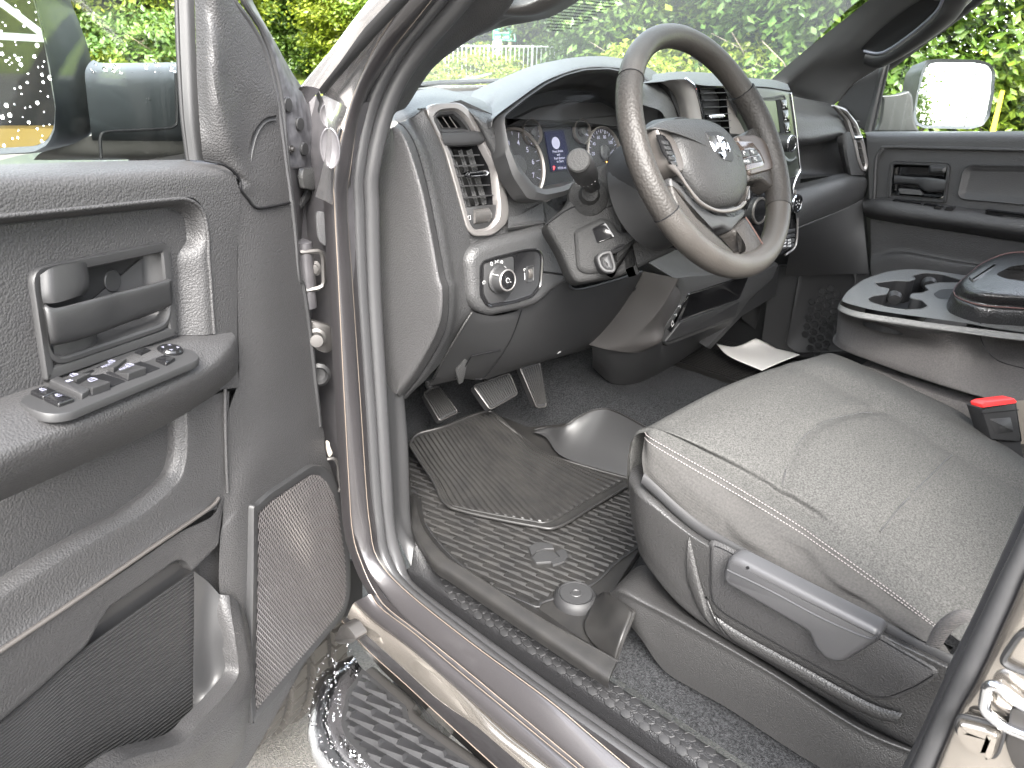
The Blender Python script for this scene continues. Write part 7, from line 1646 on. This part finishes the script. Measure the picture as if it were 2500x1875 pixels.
# ------------------------------------------------------------------ RUNNING BOARD
rbd = part('running_board', (.0, .8, .55), 'chrome side step with black tread, wet with rain')
zs = .56; ZB = PZ(zs)
def St(t, pts, z=zs): return T(t, pts, PZ(z))
re_ = [ZB.at(t, x, y) for t, x, y in [('H',160,985),('H',215,1045),('H',490,1285),('H',880,1640),('H',1300,2020)]]
ZL = PZ(zs-.035)
le_ = [ZL.at(t, x, y) for t, x, y in [('G',2110,985),('G',2010,1030),('G',1935,1080),('G',1890,1170),('G',1862,1320),('G',1850,1430)]]
le2 = [ZL.at('G', x, y) for x, y in [(1850,1430),(1880,1560),(1960,1680),(2120,1850),(2500,2250)]]
lo_out = le_+le2[1:]
pad_l = [ZB.off(.0).at(t, x, y) for t, x, y in [('H',205,1062),('G',2130,1140),('G',2085,1190),('G',2055,1330),('G',2045,1400),('G',2075,1480),('G',2230,1659),('G',2600,2060)]]
oa = [('n',)]
ou = arc(lo_out, 60); pl_ = arc(pad_l, 60)
mm = [a.lerp(b, .5)+Vector((-.004, .002, .014)) for a, b in zip(ou, pl_)]
oud = [q+Vector((.004, .006, -.03)) for q in ou]; oud2 = [q+Vector((.03, .01, -.07)) for q in ou]
sheet('chrome_shell', [oud2, oud, ou, mm, pl_], mat('wet chrome', (.80, .82, .85), .07, metal=1, bump=('noise', 240, .25, .002)), rbd, 80, 30, sharp=None)
pad_r = [ZB.at('H', x, y) for x, y in [(205,1062),(225,1078),(470,1290),(492,1372),(880,1659),(1290,2020)]]
padp = pad_l[:-1]+[ZB.at('G', 2600, 2060), ZB.at('H', 1290, 2020)]+list(reversed(pad_r[1:-1]))
shell('step_pad', ZB, padp, [(0, -.02), (0, .001)], M['flatb'], rbd)
strip = [pad_r[1:], [a+Vector((.018, -.0, -.002)) for a in pad_r[1:]], [a+Vector((.03, 0, -.03)) for a in pad_r[1:]]]
sheet('step_edge', strip, M['steel'], rbd, 40, 8)
sw2 = MB(); pf = [ZB.uv(q) for q in padp]; pfi = inset2(pf, .006)
TRD = mat('step tread', (.011, .011, .0118), .45, spec=.35, bump=('noise', 900, .25, .0006))
ridges('step_tread', ZB, pfi, Vector((.20, -.98)), Vector((.98, .20)), .0205, .050, .0075, .004, TRD, rbd, .0012)
br = [PZ(.50).at('H', x, y) for x, y in [(375,1180),(415,1100),(560,1190),(745,1375),(690,1450),(650,1430)]]
shell('step_bracket', PZ(.50), br, [(0, -.03), (0, 0), (.004, .003)], M['cons'], rbd)
tube('bracket_rib', [PZ(.506).at('H', x, y) for x, y in [(415,1105),(530,1280),(650,1430)]], .004, M['cons'], rbd, 6)
tip_ = T('G', [(2010,885),(2050,800),(2090,800),(2150,880),(2120,908),(2040,912)], PX(.06)); shell('step_mount', PX(.06), tip_, [(0, -.02), (0, .002), (.003, .004)], M['steel'], rbd, r=.008)
# ------------------------------------------------------------------ FRONT WHEEL
wh = part('front_wheel', (.12, 1.74, .42)); wc_ = Vector((-.02, 1.54, .42))
lathe('tyre', wc_, (1, 0, 0), [(.22, .02), (.33, .0), (.39, .005), (.408, .03), (.412, .14), (.408, .25), (.39, .275), (.33, .28), (.22, .26)], mat('dusty tyre', (.018, .0165, .015), .85, bump=('noise', 90, .6, .006)), wh, 64)
tr = MB()
for k in range(56):
    a = 2*math.pi*k/56
    for x in (.035, .088, .140, .192, .245):
        o_ = a+(.03 if int(x*100) % 2 else 0); d_ = Vector((0, math.cos(o_), math.sin(o_))); t2 = Vector((0, -math.sin(o_), math.cos(o_)))
        tr.add(*box_geo(wc_+Vector((x, 0, 0))+d_*.414, .020, .018, .009, Vector((1, .25, 0)).normalized(), t2, d_))
tr.build('tread_blocks', mat('dusty tread', (.030, .027, .0235), .85), wh, False)
lathe('rim', wc_, (-1, 0, 0), [(.23, -.10), (.23, -.01), (.20, -.03), (.07, -.02), (.06, .03), (0, .03)], M['satin'], wh, 40)
for x0, y0 in ((1.60, 1.54), (.0, -2.2), (1.60, -2.2)):
    lathe('tyre', (x0, y0, .42), (1, 0, 0), [(.22, .02), (.39, .005), (.412, .04), (.412, .24), (.39, .275), (.22, .26)], M['rubberd'], wh, 40)
# ------------------------------------------------------------------ RAINDROPS
rg = random.Random(11)
def drops(name, pl, poly, n, r0, r1, par, seed=1, keep=None):
    rr = random.Random(seed); l = [pl.uv(q) for q in poly]; xs = [q.x for q in l]; ys = [q.y for q in l]; mb = MB(); k = 0
    while k < n:
        c = Vector((rr.uniform(min(xs), max(xs)), rr.uniform(min(ys), max(ys))))
        if not inside(c, l): continue
        k += 1; r_ = r0+(r1-r0)*rr.random()**2.2
        mb.add(*lathe_geo(pl.xyz(c), pl.n, [(r_, -.0004), (r_*.93, r_*.28), (r_*.6, r_*.55), (r_*.2, r_*.64), (0, r_*.65)], 10, True))
    o = mb.build(name, M['drop'], par, sharp=None); o['kind'] = 'stuff'; return o
drops('raindrops', MP, [MP.at('A', x, y) for x, y in [(-10,0),(195,0),(250,200),(300,420),(328,640),(320,760),(270,850),(0,880)]], 60, .0008, .0028, mir, 3)
drops('raindrops', AMp.off(.004), T('A', [(540,385),(1050,380),(1050,470),(800,480),(560,470)], AMp.off(.004)), 46, .0010, .0030, mir, 5)
drops('raindrops', AMp.off(.009), T('A', [(560,470),(1040,470),(1020,640),(700,620)], AMp.off(.009)), 16, .0008, .0022, mir, 6)
drops('raindrops', XM.off(.0005), XMh([(1640,385),(1920,378),(1900,560),(1855,752),(1590,740),(1570,680)], .0005), 150, .0012, .0032, pm2, 7)
drops('raindrops', PX(1.699), T('C', [(1400,420),(1930,0),(2212,-100),(2212,330),(1900,330),(1500,350)], PX(1.699)), 90, .0010, .0026, pd_, 8)
drops('raindrops', ZB.off(.004), [a+Vector((0, 0, .02)) for a in arc(lo_out, 20)]+list(reversed(arc(pad_l, 20))), 120, .0012, .0034, rbd, 9)
drops('raindrops', PX(.099), T('H', [(150,850),(900,1480),(1200,1680),(1150,1690),(850,1450),(130,830)], PX(.099)), 46, .0010, .0024, body, 10)
# ------------------------------------------------------------------ GROUND
def gz(x, y):
    d = math.hypot(x-1, y); a = math.degrees(math.atan2(x, y))
    z = -.55*sstep(14, 26, d)*(1-sstep(55, 80, a)) if -20 < a < 100 else 0
    if -15 < a < 120: z += 9*sstep(36, 80, d)*sstep(-15, 0, a)
    return z
def struct(o): o['kind'] = 'structure'; return o
gvs = []; rad = [0, 2, 5, 9, 13, 16, 19, 22, 25, 28, 32, 36, 42, 50, 62, 80, 120, 220, 500, 1200]
for r_ in rad:
    for k in range(72): 
        a = 2*math.pi*k/72; x, y = 1+r_*math.sin(a), r_*math.cos(a); gvs.append(Vector((x, y, gz(x, y)-.012)))
GRS = mat('grass ground', (.11, .17, .02), .9, noise=(1.2, (.19, .25, .035), .25), bump=('noise', 9, 1, .08))
struct(mesh('ground', gvs, gridf(72, len(rad), cu=True), GRS, None, True))
lot = [Vector((x, y, 0)) for x, y in ((-60, -160), (80, -160), (34, -8), (20, 9), (13, 15), (4, 17.5), (-6, 18), (-30, 18))]
struct(shell('parking_lot', PZ(-.0), lot, [(0, -.01), (0, .0)], M['asphalt'], None))
# wet patch in the lee of the truck
# ------------------------------------------------------------------ TREES
def leafmat(name, c1, c2):
    m = bpy.data.materials.new(name); m.use_nodes = True; t = m.node_tree; t.nodes.clear(); o = t.nodes.new('ShaderNodeOutputMaterial')
    d = t.nodes.new('ShaderNodeBsdfDiffuse'); tr_ = t.nodes.new('ShaderNodeBsdfTranslucent'); gl2 = t.nodes.new('ShaderNodeBsdfGlossy'); gl2.inputs['Roughness'].default_value = .45
    mx = t.nodes.new('ShaderNodeMixShader'); mx.inputs[0].default_value = .45; m2 = t.nodes.new('ShaderNodeMixShader'); m2.inputs[0].default_value = .04
    n = t.nodes.new('ShaderNodeTexNoise'); n.inputs['Scale'].default_value = .9; tc = t.nodes.new('ShaderNodeTexCoord'); n2 = t.nodes.new('ShaderNodeTexNoise'); n2.inputs['Scale'].default_value = 9
    t.links.new(tc.outputs['Object'], n.inputs[0]); t.links.new(tc.outputs['Object'], n2.inputs[0])
    ad = t.nodes.new('ShaderNodeMath'); ad.operation = 'MULTIPLY_ADD'; ad.inputs[1].default_value = .5
    t.links.new(n2.outputs['Fac'], ad.inputs[0]); hf = t.nodes.new('ShaderNodeMath'); hf.operation = 'MULTIPLY'; hf.inputs[1].default_value = .5
    t.links.new(n.outputs['Fac'], hf.inputs[0]); t.links.new(hf.outputs[0], ad.inputs[2])
    r = t.nodes.new('ShaderNodeValToRGB'); r.color_ramp.elements[0].position = .38; r.color_ramp.elements[1].position = .62
    r.color_ramp.elements[0].color = (*c1, 1); r.color_ramp.elements[1].color = (*c2, 1); t.links.new(ad.outputs[0], r.inputs[0])
    t.links.new(r.outputs[0], d.inputs[0]); t.links.new(r.outputs[0], tr_.inputs[0])
    t.links.new(d.outputs[0], mx.inputs[1]); t.links.new(tr_.outputs[0], mx.inputs[2]); t.links.new(mx.outputs[0], m2.inputs[1]); t.links.new(gl2.outputs[0], m2.inputs[2]); t.links.new(m2.outputs[0], o.inputs[0]); return m
LM = [leafmat('maple leaves', (.055, .115, .010), (.150, .205, .018)), leafmat('dark leaves', (.036, .085, .012), (.095, .150, .022)), leafmat('yellow green leaves', (.095, .150, .010), (.210, .240, .020))]
BARK = mat('bark', (.16, .125, .095), .9, noise=(8, (.26, .21, .16), .2), bump=('noise', 30, 1, .03))
def crown_mesh(seed, rad_, z0, z1, ncl, nlf, lm, size):
    rr = random.Random(seed); vs = []; fs = []
    zc_ = (z0+z1)/2
    for _ in range(ncl):
        while True:
            p = Vector((rr.uniform(-1, 1), rr.uniform(-1, 1), rr.uniform(-1, 1)))
            if .35 < p.length < 1 and rr.random() < p.length**1.2: break
        low = 1.0 if p.z > -.2 else .86
        c = Vector((p.x*rad_*low, p.y*rad_*low, zc_+p.z*(z1-z0)/2)); sp = rr.uniform(.28, .62)*(rad_/3)
        dr = Vector((p.x, p.y, -.25)).normalized()
        for _ in range(nlf):
            q = c+Vector((rr.gauss(0, sp), rr.gauss(0, sp), rr.gauss(0, sp*.42)-.1))
            if q.z < .04: q.z = rr.uniform(.04, .3)
            s = size*rr.uniform(.6, 1.3); nrm = (Vector((rr.gauss(0, .55), rr.gauss(0, .55), 1))+dr*.5).normalized()
            a = nrm.cross(Vector((rr.uniform(-1, 1), rr.uniform(-1, 1), .1))).normalized(); b = nrm.cross(a)
            k = len(vs); vs += [q-a*s, q-b*s*.55-nrm*s*.12, q+a*s, q+b*s*.55-nrm*s*.12]; fs.append((k, k+1, k+2, k+3))
    me = bpy.data.meshes.new('crown'); me.from_pydata([tuple(v) for v in vs], [], fs); me.materials.append(lm); return me
def trunk_mesh(seed, h, r_):
    rr = random.Random(seed); mb = MB()
    pts = [Vector((rr.gauss(0, .05)*i, rr.gauss(0, .05)*i, h*i/6)) for i in range(7)]
    mb.add(*tube_geo(pts, [r_*(1-.12*i) for i in range(7)], 9))
    for k in range(7):
        i = rr.randint(1, 5); a = rr.uniform(0, 6.28); ln = rr.uniform(1.0, 2.2); s = pts[i]
        mb.add(*tube_geo([s, s+Vector((math.cos(a)*ln*.5, math.sin(a)*ln*.5, ln*.35)), s+Vector((math.cos(a)*ln, math.sin(a)*ln, ln*.55))], [r_*.4, r_*.25, r_*.1], 6))
    me = bpy.data.meshes.new('trunk'); me.from_pydata([tuple(v) for v in mb.v], [], mb.f); me.materials.append(BARK); me.shade_smooth(); return me
CR = [crown_mesh(1, 3.4, .25, 8.5, 340, 52, LM[0], .125), crown_mesh(2, 3.2, .1, 9, 340, 52, LM[1], .115), crown_mesh(3, 3.0, .2, 7.5, 340, 52, LM[2], .13)]
CS_ = [crown_mesh(7, 1.5, .0, 2.4, 110, 40, LM[2], .09), crown_mesh(8, 1.4, .0, 2.0, 110, 40, LM[0], .085), crown_mesh(9, 1.7, .0, 2.8, 120, 40, LM[1], .09)]
TK = [trunk_mesh(i, 6.5, .17) for i in range(3)]; SK = trunk_mesh(9, 1.5, .05)
def plant(name, x, y, sc_x, rz, crown, trunk, label, cat, group):
    o = thing(name, label, cat, (x, y, gz(x, y)-.02), group); o.rotation_euler.z = rz; o.scale = (sc_x,)*3
    for nm, me in (('crown', crown), ('trunk', trunk)):
        c = bpy.data.objects.new(nm, me); C.objects.link(c); c.parent = o
    return o
def polar(px_, d): v = ray('P', px_, 113); h = Vector((v.x, v.y, 0)).normalized(); return CAM.x+h.x*d, CAM.y+h.y*d
rt_ = random.Random(21)
front = [(-160,27),(40,29),(190,31),(330,29),(480,33),(600,50),(760,52),(880,37),(1010,36),(1130,37),(1280,36),(1400,34),(1520,28),(1620,24),(1740,22.5),(1880,22),(2010,21),(2150,20),(2290,20),(2430,21),(2600,22),(2800,22)]
lab_t = {0: 'leafy mid green tree in the front row', 1: 'dense dark green tree in the front row', 2: 'yellow green leafy tree in the front row'}
where = ['far left, outside the door glass','behind the door mirror','behind the tow mirror arm','right of the mirror head','behind the window divider','behind the sail panel','left of the windshield pillar','behind the windshield pillar','behind the route sign','left of the green sign post','right of the green sign','above the instrument hood','left of the steering wheel rim','inside the steering wheel rim','behind the grey sign','right of the grey sign','behind the far pillar','behind the grab handle','above the far mirror','behind the far mirror','behind the yellow post','beyond the yellow post']
kinds = [0, 2, 0, 2, 2, 2, 2, 2, 0, 1, 0, 0, 1, 1, 0, 2, 1, 1, 0, 0, 1, 2]
for k, ((px_, d), wlab) in enumerate(zip(front, where)):
    x, y = polar(px_, d+rt_.uniform(-.8, .8)); ki = kinds[k]
    plant('broadleaf_tree', x, y, rt_.uniform(.85, 1.1), rt_.uniform(0, 6.28), CR[ki], TK[ki], lab_t[ki]+', '+wlab, 'tree', 'front row of trees at the wood edge')
for k in range(26):
    px_ = -300+k*135; d = 43+rt_.uniform(-3, 4)-(8 if px_ > 1450 else 0); x, y = polar(px_, d); ki = rt_.choice([0, 1, 1])
    plant('broadleaf_tree', x, y, rt_.uniform(1.0, 1.3), rt_.uniform(0, 6.28), CR[ki], TK[ki], 'tree in the second row of the wood, mostly hidden by nearer crowns', 'tree', 'second row of trees in the wood')
for k in range(34):
    px_ = -120+k*86; d = 25.5+(rt_.uniform(-1.2, 1.2)); d += 4.5 if 560 < px_ < 1400 else 0; d -= 6.5*sstep(1400, 1700, px_); x, y = polar(px_, d); ki = rt_.choice([0, 1, 2, 0])
    if 2330 < px_ < 2560: d += 3; x, y = polar(px_, d)
    if 560 < px_ < 860 or px_ > 2260: continue
    plant('shrub', x, y, rt_.uniform(.6, 1.05), rt_.uniform(0, 6.28), CS_[ki % 3], SK, 'low leafy shrub at the foot of the wood edge', 'shrub', 'shrubs along the foot of the wood')
for px_, yy, kk in ((-3.5, -52, 0), (7.5, -40, 1), (-9, -44, 2)):
    plant('broadleaf_tree', px_, yy, 1.1, px_, CR[kk], TK[kk], ['mid green tree behind the truck, mirrored in the far mirror', 'dark green tree behind the truck on the passenger side', 'yellow green tree behind the truck on the driver side'][kk], 'tree', 'trees behind the truck')
hv = [[Vector((polar(p, d)[0], polar(p, d)[1], z)) for p in (-600, 0, 500, 1000, 1500, 2000, 2500, 3200)] for d, z in ((52, .2), (56, 4), (62, 9), (75, 14))]
struct(sheet('hill', hv, mat('wooded slope', (.018, .040, .010), .95, noise=(.8, (.05, .09, .02), .2), bump=('noise', 2, 1, .5)), None, 30, 16))
# grass
gb_ = MB(); rg2 = random.Random(5)
for _ in range(15000):
    px_ = rg2.uniform(-100, 2700); d = rg2.uniform(17, 33); x, y = polar(px_, d); z = gz(x, y)-.02
    if x < 0 and y < 18.2 or inside(Vector((x, y)), [Vector((q.x, q.y)) for q in lot]): continue
    h = rg2.uniform(.10, .32); a = rg2.uniform(0, 6.28); wd = .025; b = Vector((x, y, z)); e = Vector((math.cos(a)*wd, math.sin(a)*wd, 0)); l = Vector((rg2.gauss(0, .08), rg2.gauss(0, .08), h))
    gb_.add([b-e, b+e, b+l], [(0, 1, 2)])
o = gb_.build('grass', leafmat('grass blades', (.14, .20, .015), (.26, .29, .03)), None, False); o['kind'] = 'stuff'
# ------------------------------------------------------------------ SIGNS
def facing(px_, py_, d):
    v = ray('P', px_, py_); v = v*(d/v.dot(fw)); p = CAM+v; n = Vector((-v.x, -v.y, 0)).normalized(); return Pl(p, n)
SW = mat('sign white', (.80, .80, .78), .5); SG = mat('sign green', (.015, .30, .17), .45); WOOD = mat('weathered wood post', (.30, .235, .16), .85); SGY = mat('sign grey back', (.50, .51, .49), .5)
def stick(par, pl, t, x0, x1, y0, zbase, m, w_=.05):
    p = pl.at(t, (x0+x1)/2, y0); v, f = box_geo((p.x, p.y, (p.z+zbase)/2), w_, .03, (p.z-zbase)/2, pl.u, pl.n, Vector((0, 0, 1))); bevel(mesh('post', v, f, m, par, False), .006)
g1 = facing(1232, 86, 30)
s1_ = thing('direction_sign', 'green road sign with two white lines of place names on a wooden post', 'road sign', (g1.p.x, g1.p.y, gz(g1.p.x, g1.p.y)))
shell('sign_panel', g1, T('B', [(992,165),(1130,168),(1130,250),(990,240)], g1), [(0, -.02), (0, 0)], SG, s1_, r=.03)
bt = T('B', [(998,171),(1124,174),(1124,244),(996,234)], g1.off(.004)); tube('sign_border', rnd(bt, .02, 3), .006, SW, s1_, 5, True)
rr = random.Random(3); lt2 = MB()
for y_, x0, x1 in ((191, 1006, 1088), (219, 1006, 1088)):
    x = x0
    while x < x1:
        a, b = g1.off(.006).at('B', x, y_+rr.uniform(-5, 0)), g1.off(.006).at('B', x+rr.uniform(0, 5), y_+rr.uniform(5, 9)+(x-x0)*.03); lt2.add(*tube_geo([a, b], .016, 4)); x += rr.uniform(6, 8)
    a, b = g1.off(.006).at('B', x0, y_+7), g1.off(.006).at('B', x1, y_+9); lt2.add(*tube_geo([a, b], .010, 4))
lt2.build('sign_lettering', SW, s1_)
text('sign_number', '2', g1, g1.uv(g1.at('B', 1112, 193)), .26, SW, s1_, .006, bold=.03); text('sign_number', '11', g1, g1.uv(g1.at('B', 1110, 226)), .26, SW, s1_, .006, bold=.03)
stick(s1_, g1.off(-.05), 'B', 1086, 1102, 250, -.7, WOOD, .07)
g2 = facing(1214, 132, 29.5)
s2_ = thing('route_sign', 'white route marker reading 21 below a small white plate, on its own wooden post', 'road sign', (g2.p.x, g2.p.y, gz(g2.p.x, g2.p.y)))
shell('direction_plate', g2, T('B', [(992,246),(1044,248),(1044,286),(990,284)], g2), [(0, -.02), (0, 0)], SW, s2_, r=.02)
shell('marker_plate', g2, T('B', [(994,292),(1012,296),(1040,292),(1042,330),(1038,370),(1012,366),(996,368),(990,330)], g2), [(0, -.02), (0, 0)], SW, s2_, r=.015)
text('marker_number', '21', g2, g2.uv(g2.at('B', 1017, 331)), .70, mat('sign black', (.02, .02, .02), .5), s2_, .006, bold=.02, sx=.8)
stick(s2_, g2.off(-.05), 'B', 998, 1016, 366, -.7, WOOD, .07)
g3 = facing(2038, 80, 19)
s3_ = thing('blank_sign', 'pale grey back of a square road sign on a thin grey post among the leaves', 'road sign', (g3.p.x, g3.p.y, gz(g3.p.x, g3.p.y)))
shell('sign_panel', g3, T('C', [(1028,135),(1148,160),(1130,256),(1008,248)], g3), [(0, -.015), (0, 0)], SGY, s3_, r=.02)
stick(s3_, g3.off(-.04), 'C', 1020, 1040, 240, gz(g3.p.x, g3.p.y), SGY, .035)
g4 = facing(2430, 270, 11)
s4_ = thing('marker_post', 'yellow flat marker post leaning in the grass beyond the far mirror', 'marker post', (g4.p.x, g4.p.y, 0))
l4 = T('C', [(2072,542),(2096,545),(2040,790),(2000,1000),(1972,1000),(2008,790)], g4); shell('post', g4, l4, [(0, -.03), (0, 0)], mat('yellow plastic', (.72, .50, .02), .5), s4_)
# bars added outside, standing in for the defroster reflection in the windshield
g5 = facing(1250, 120, 27)
rl_ = thing('reflection_bars', 'pale upright bars added outside in place of the defroster grille reflection in the windshield', 'reflection stand-in', (g5.p.x, g5.p.y, gz(g5.p.x, g5.p.y)))
BARM = mat('pale reflection bars', (.34, .36, .35), .5, metal=.3)
la, lb_ = g5.at('B', 700, 275), g5.at('B', 1760, 285); up_z = Vector((0, 0, 1)); ln_ = (lb_-la).length; dr_ = (lb_-la).normalized(); hgt_ = 1.0
for dz in (0, -hgt_): tube('long_bar', [la+up_z*dz, lb_+up_z*dz], .028, BARM, rl_, 6)
for k in range(41): p = la+dr_*(ln_*k/40); tube('bar', [p, p-up_z*hgt_], .016, BARM, rl_, 5)
for k in range(5): p = la+dr_*(ln_*k/4); tube('post', [p+up_z*.06, p-up_z*(hgt_+.9)], .04, BARM, rl_, 6)
# ------------------------------------------------------------------ OPEN SHED to the left (seen in the door mirror)
sx0 = Vector((-9.15, 4.06, 0)); sh = thing('pole_shed', 'white framed open shed with dark bays left of the truck, mirrored in the door mirror', 'shed', tuple(sx0))
WHT = mat('white painted steel', (.78, .77, .72), .5); DKB = mat('dark shed wall', (.035, .032, .03), .8)
SX = Vector((.38, .925, 0)); SN = Vector((.925, -.38, 0)); Z_ = Vector((0, 0, 1))
for k in range(6):
    b = sx0+SX*(-6+k*2.4); v, f = box_geo(b+Z_*1.9, .040, .040, 1.9, SX, SN, Z_); mesh('post', v, f, WHT, sh, False)
    if k < 5:
        a, c = b+Z_*1.8+SN*.02, b+SX*1.4+Z_*2.95+SN*.02; e = (c-a).normalized(); v, f = box_geo((a+c)/2, (c-a).length/2, .03, .035, e, SN, e.cross(SN)); mesh('brace', v, f, WHT, sh, False)
for z in (1.80, 3.75): v, f = box_geo(sx0+Z_*z, 6.1, .05, .035, SX, SN, Z_); mesh('beam', v, f, WHT, sh, False)
v, f = box_geo(sx0-SN*3+Z_*1.9, 6.2, .05, 1.9, SX, SN, Z_); mesh('back_wall', v, f, DKB, sh, False)
v, f = box_geo(sx0-SN*1.4+Z_*3.95, 6.6, 2.2, .06, SX, SN, Z_); mesh('shed_roof', v, f, mat('tan roof', (.36, .29, .20), .6), sh, False)
v, f = box_geo(sx0-SN*2.4+Z_*.35, 5.8, .3, .35, SX, SN, Z_); mesh('stacked_boards', v, f, mat('orange boards', (.55, .36, .10), .7), sh, False)
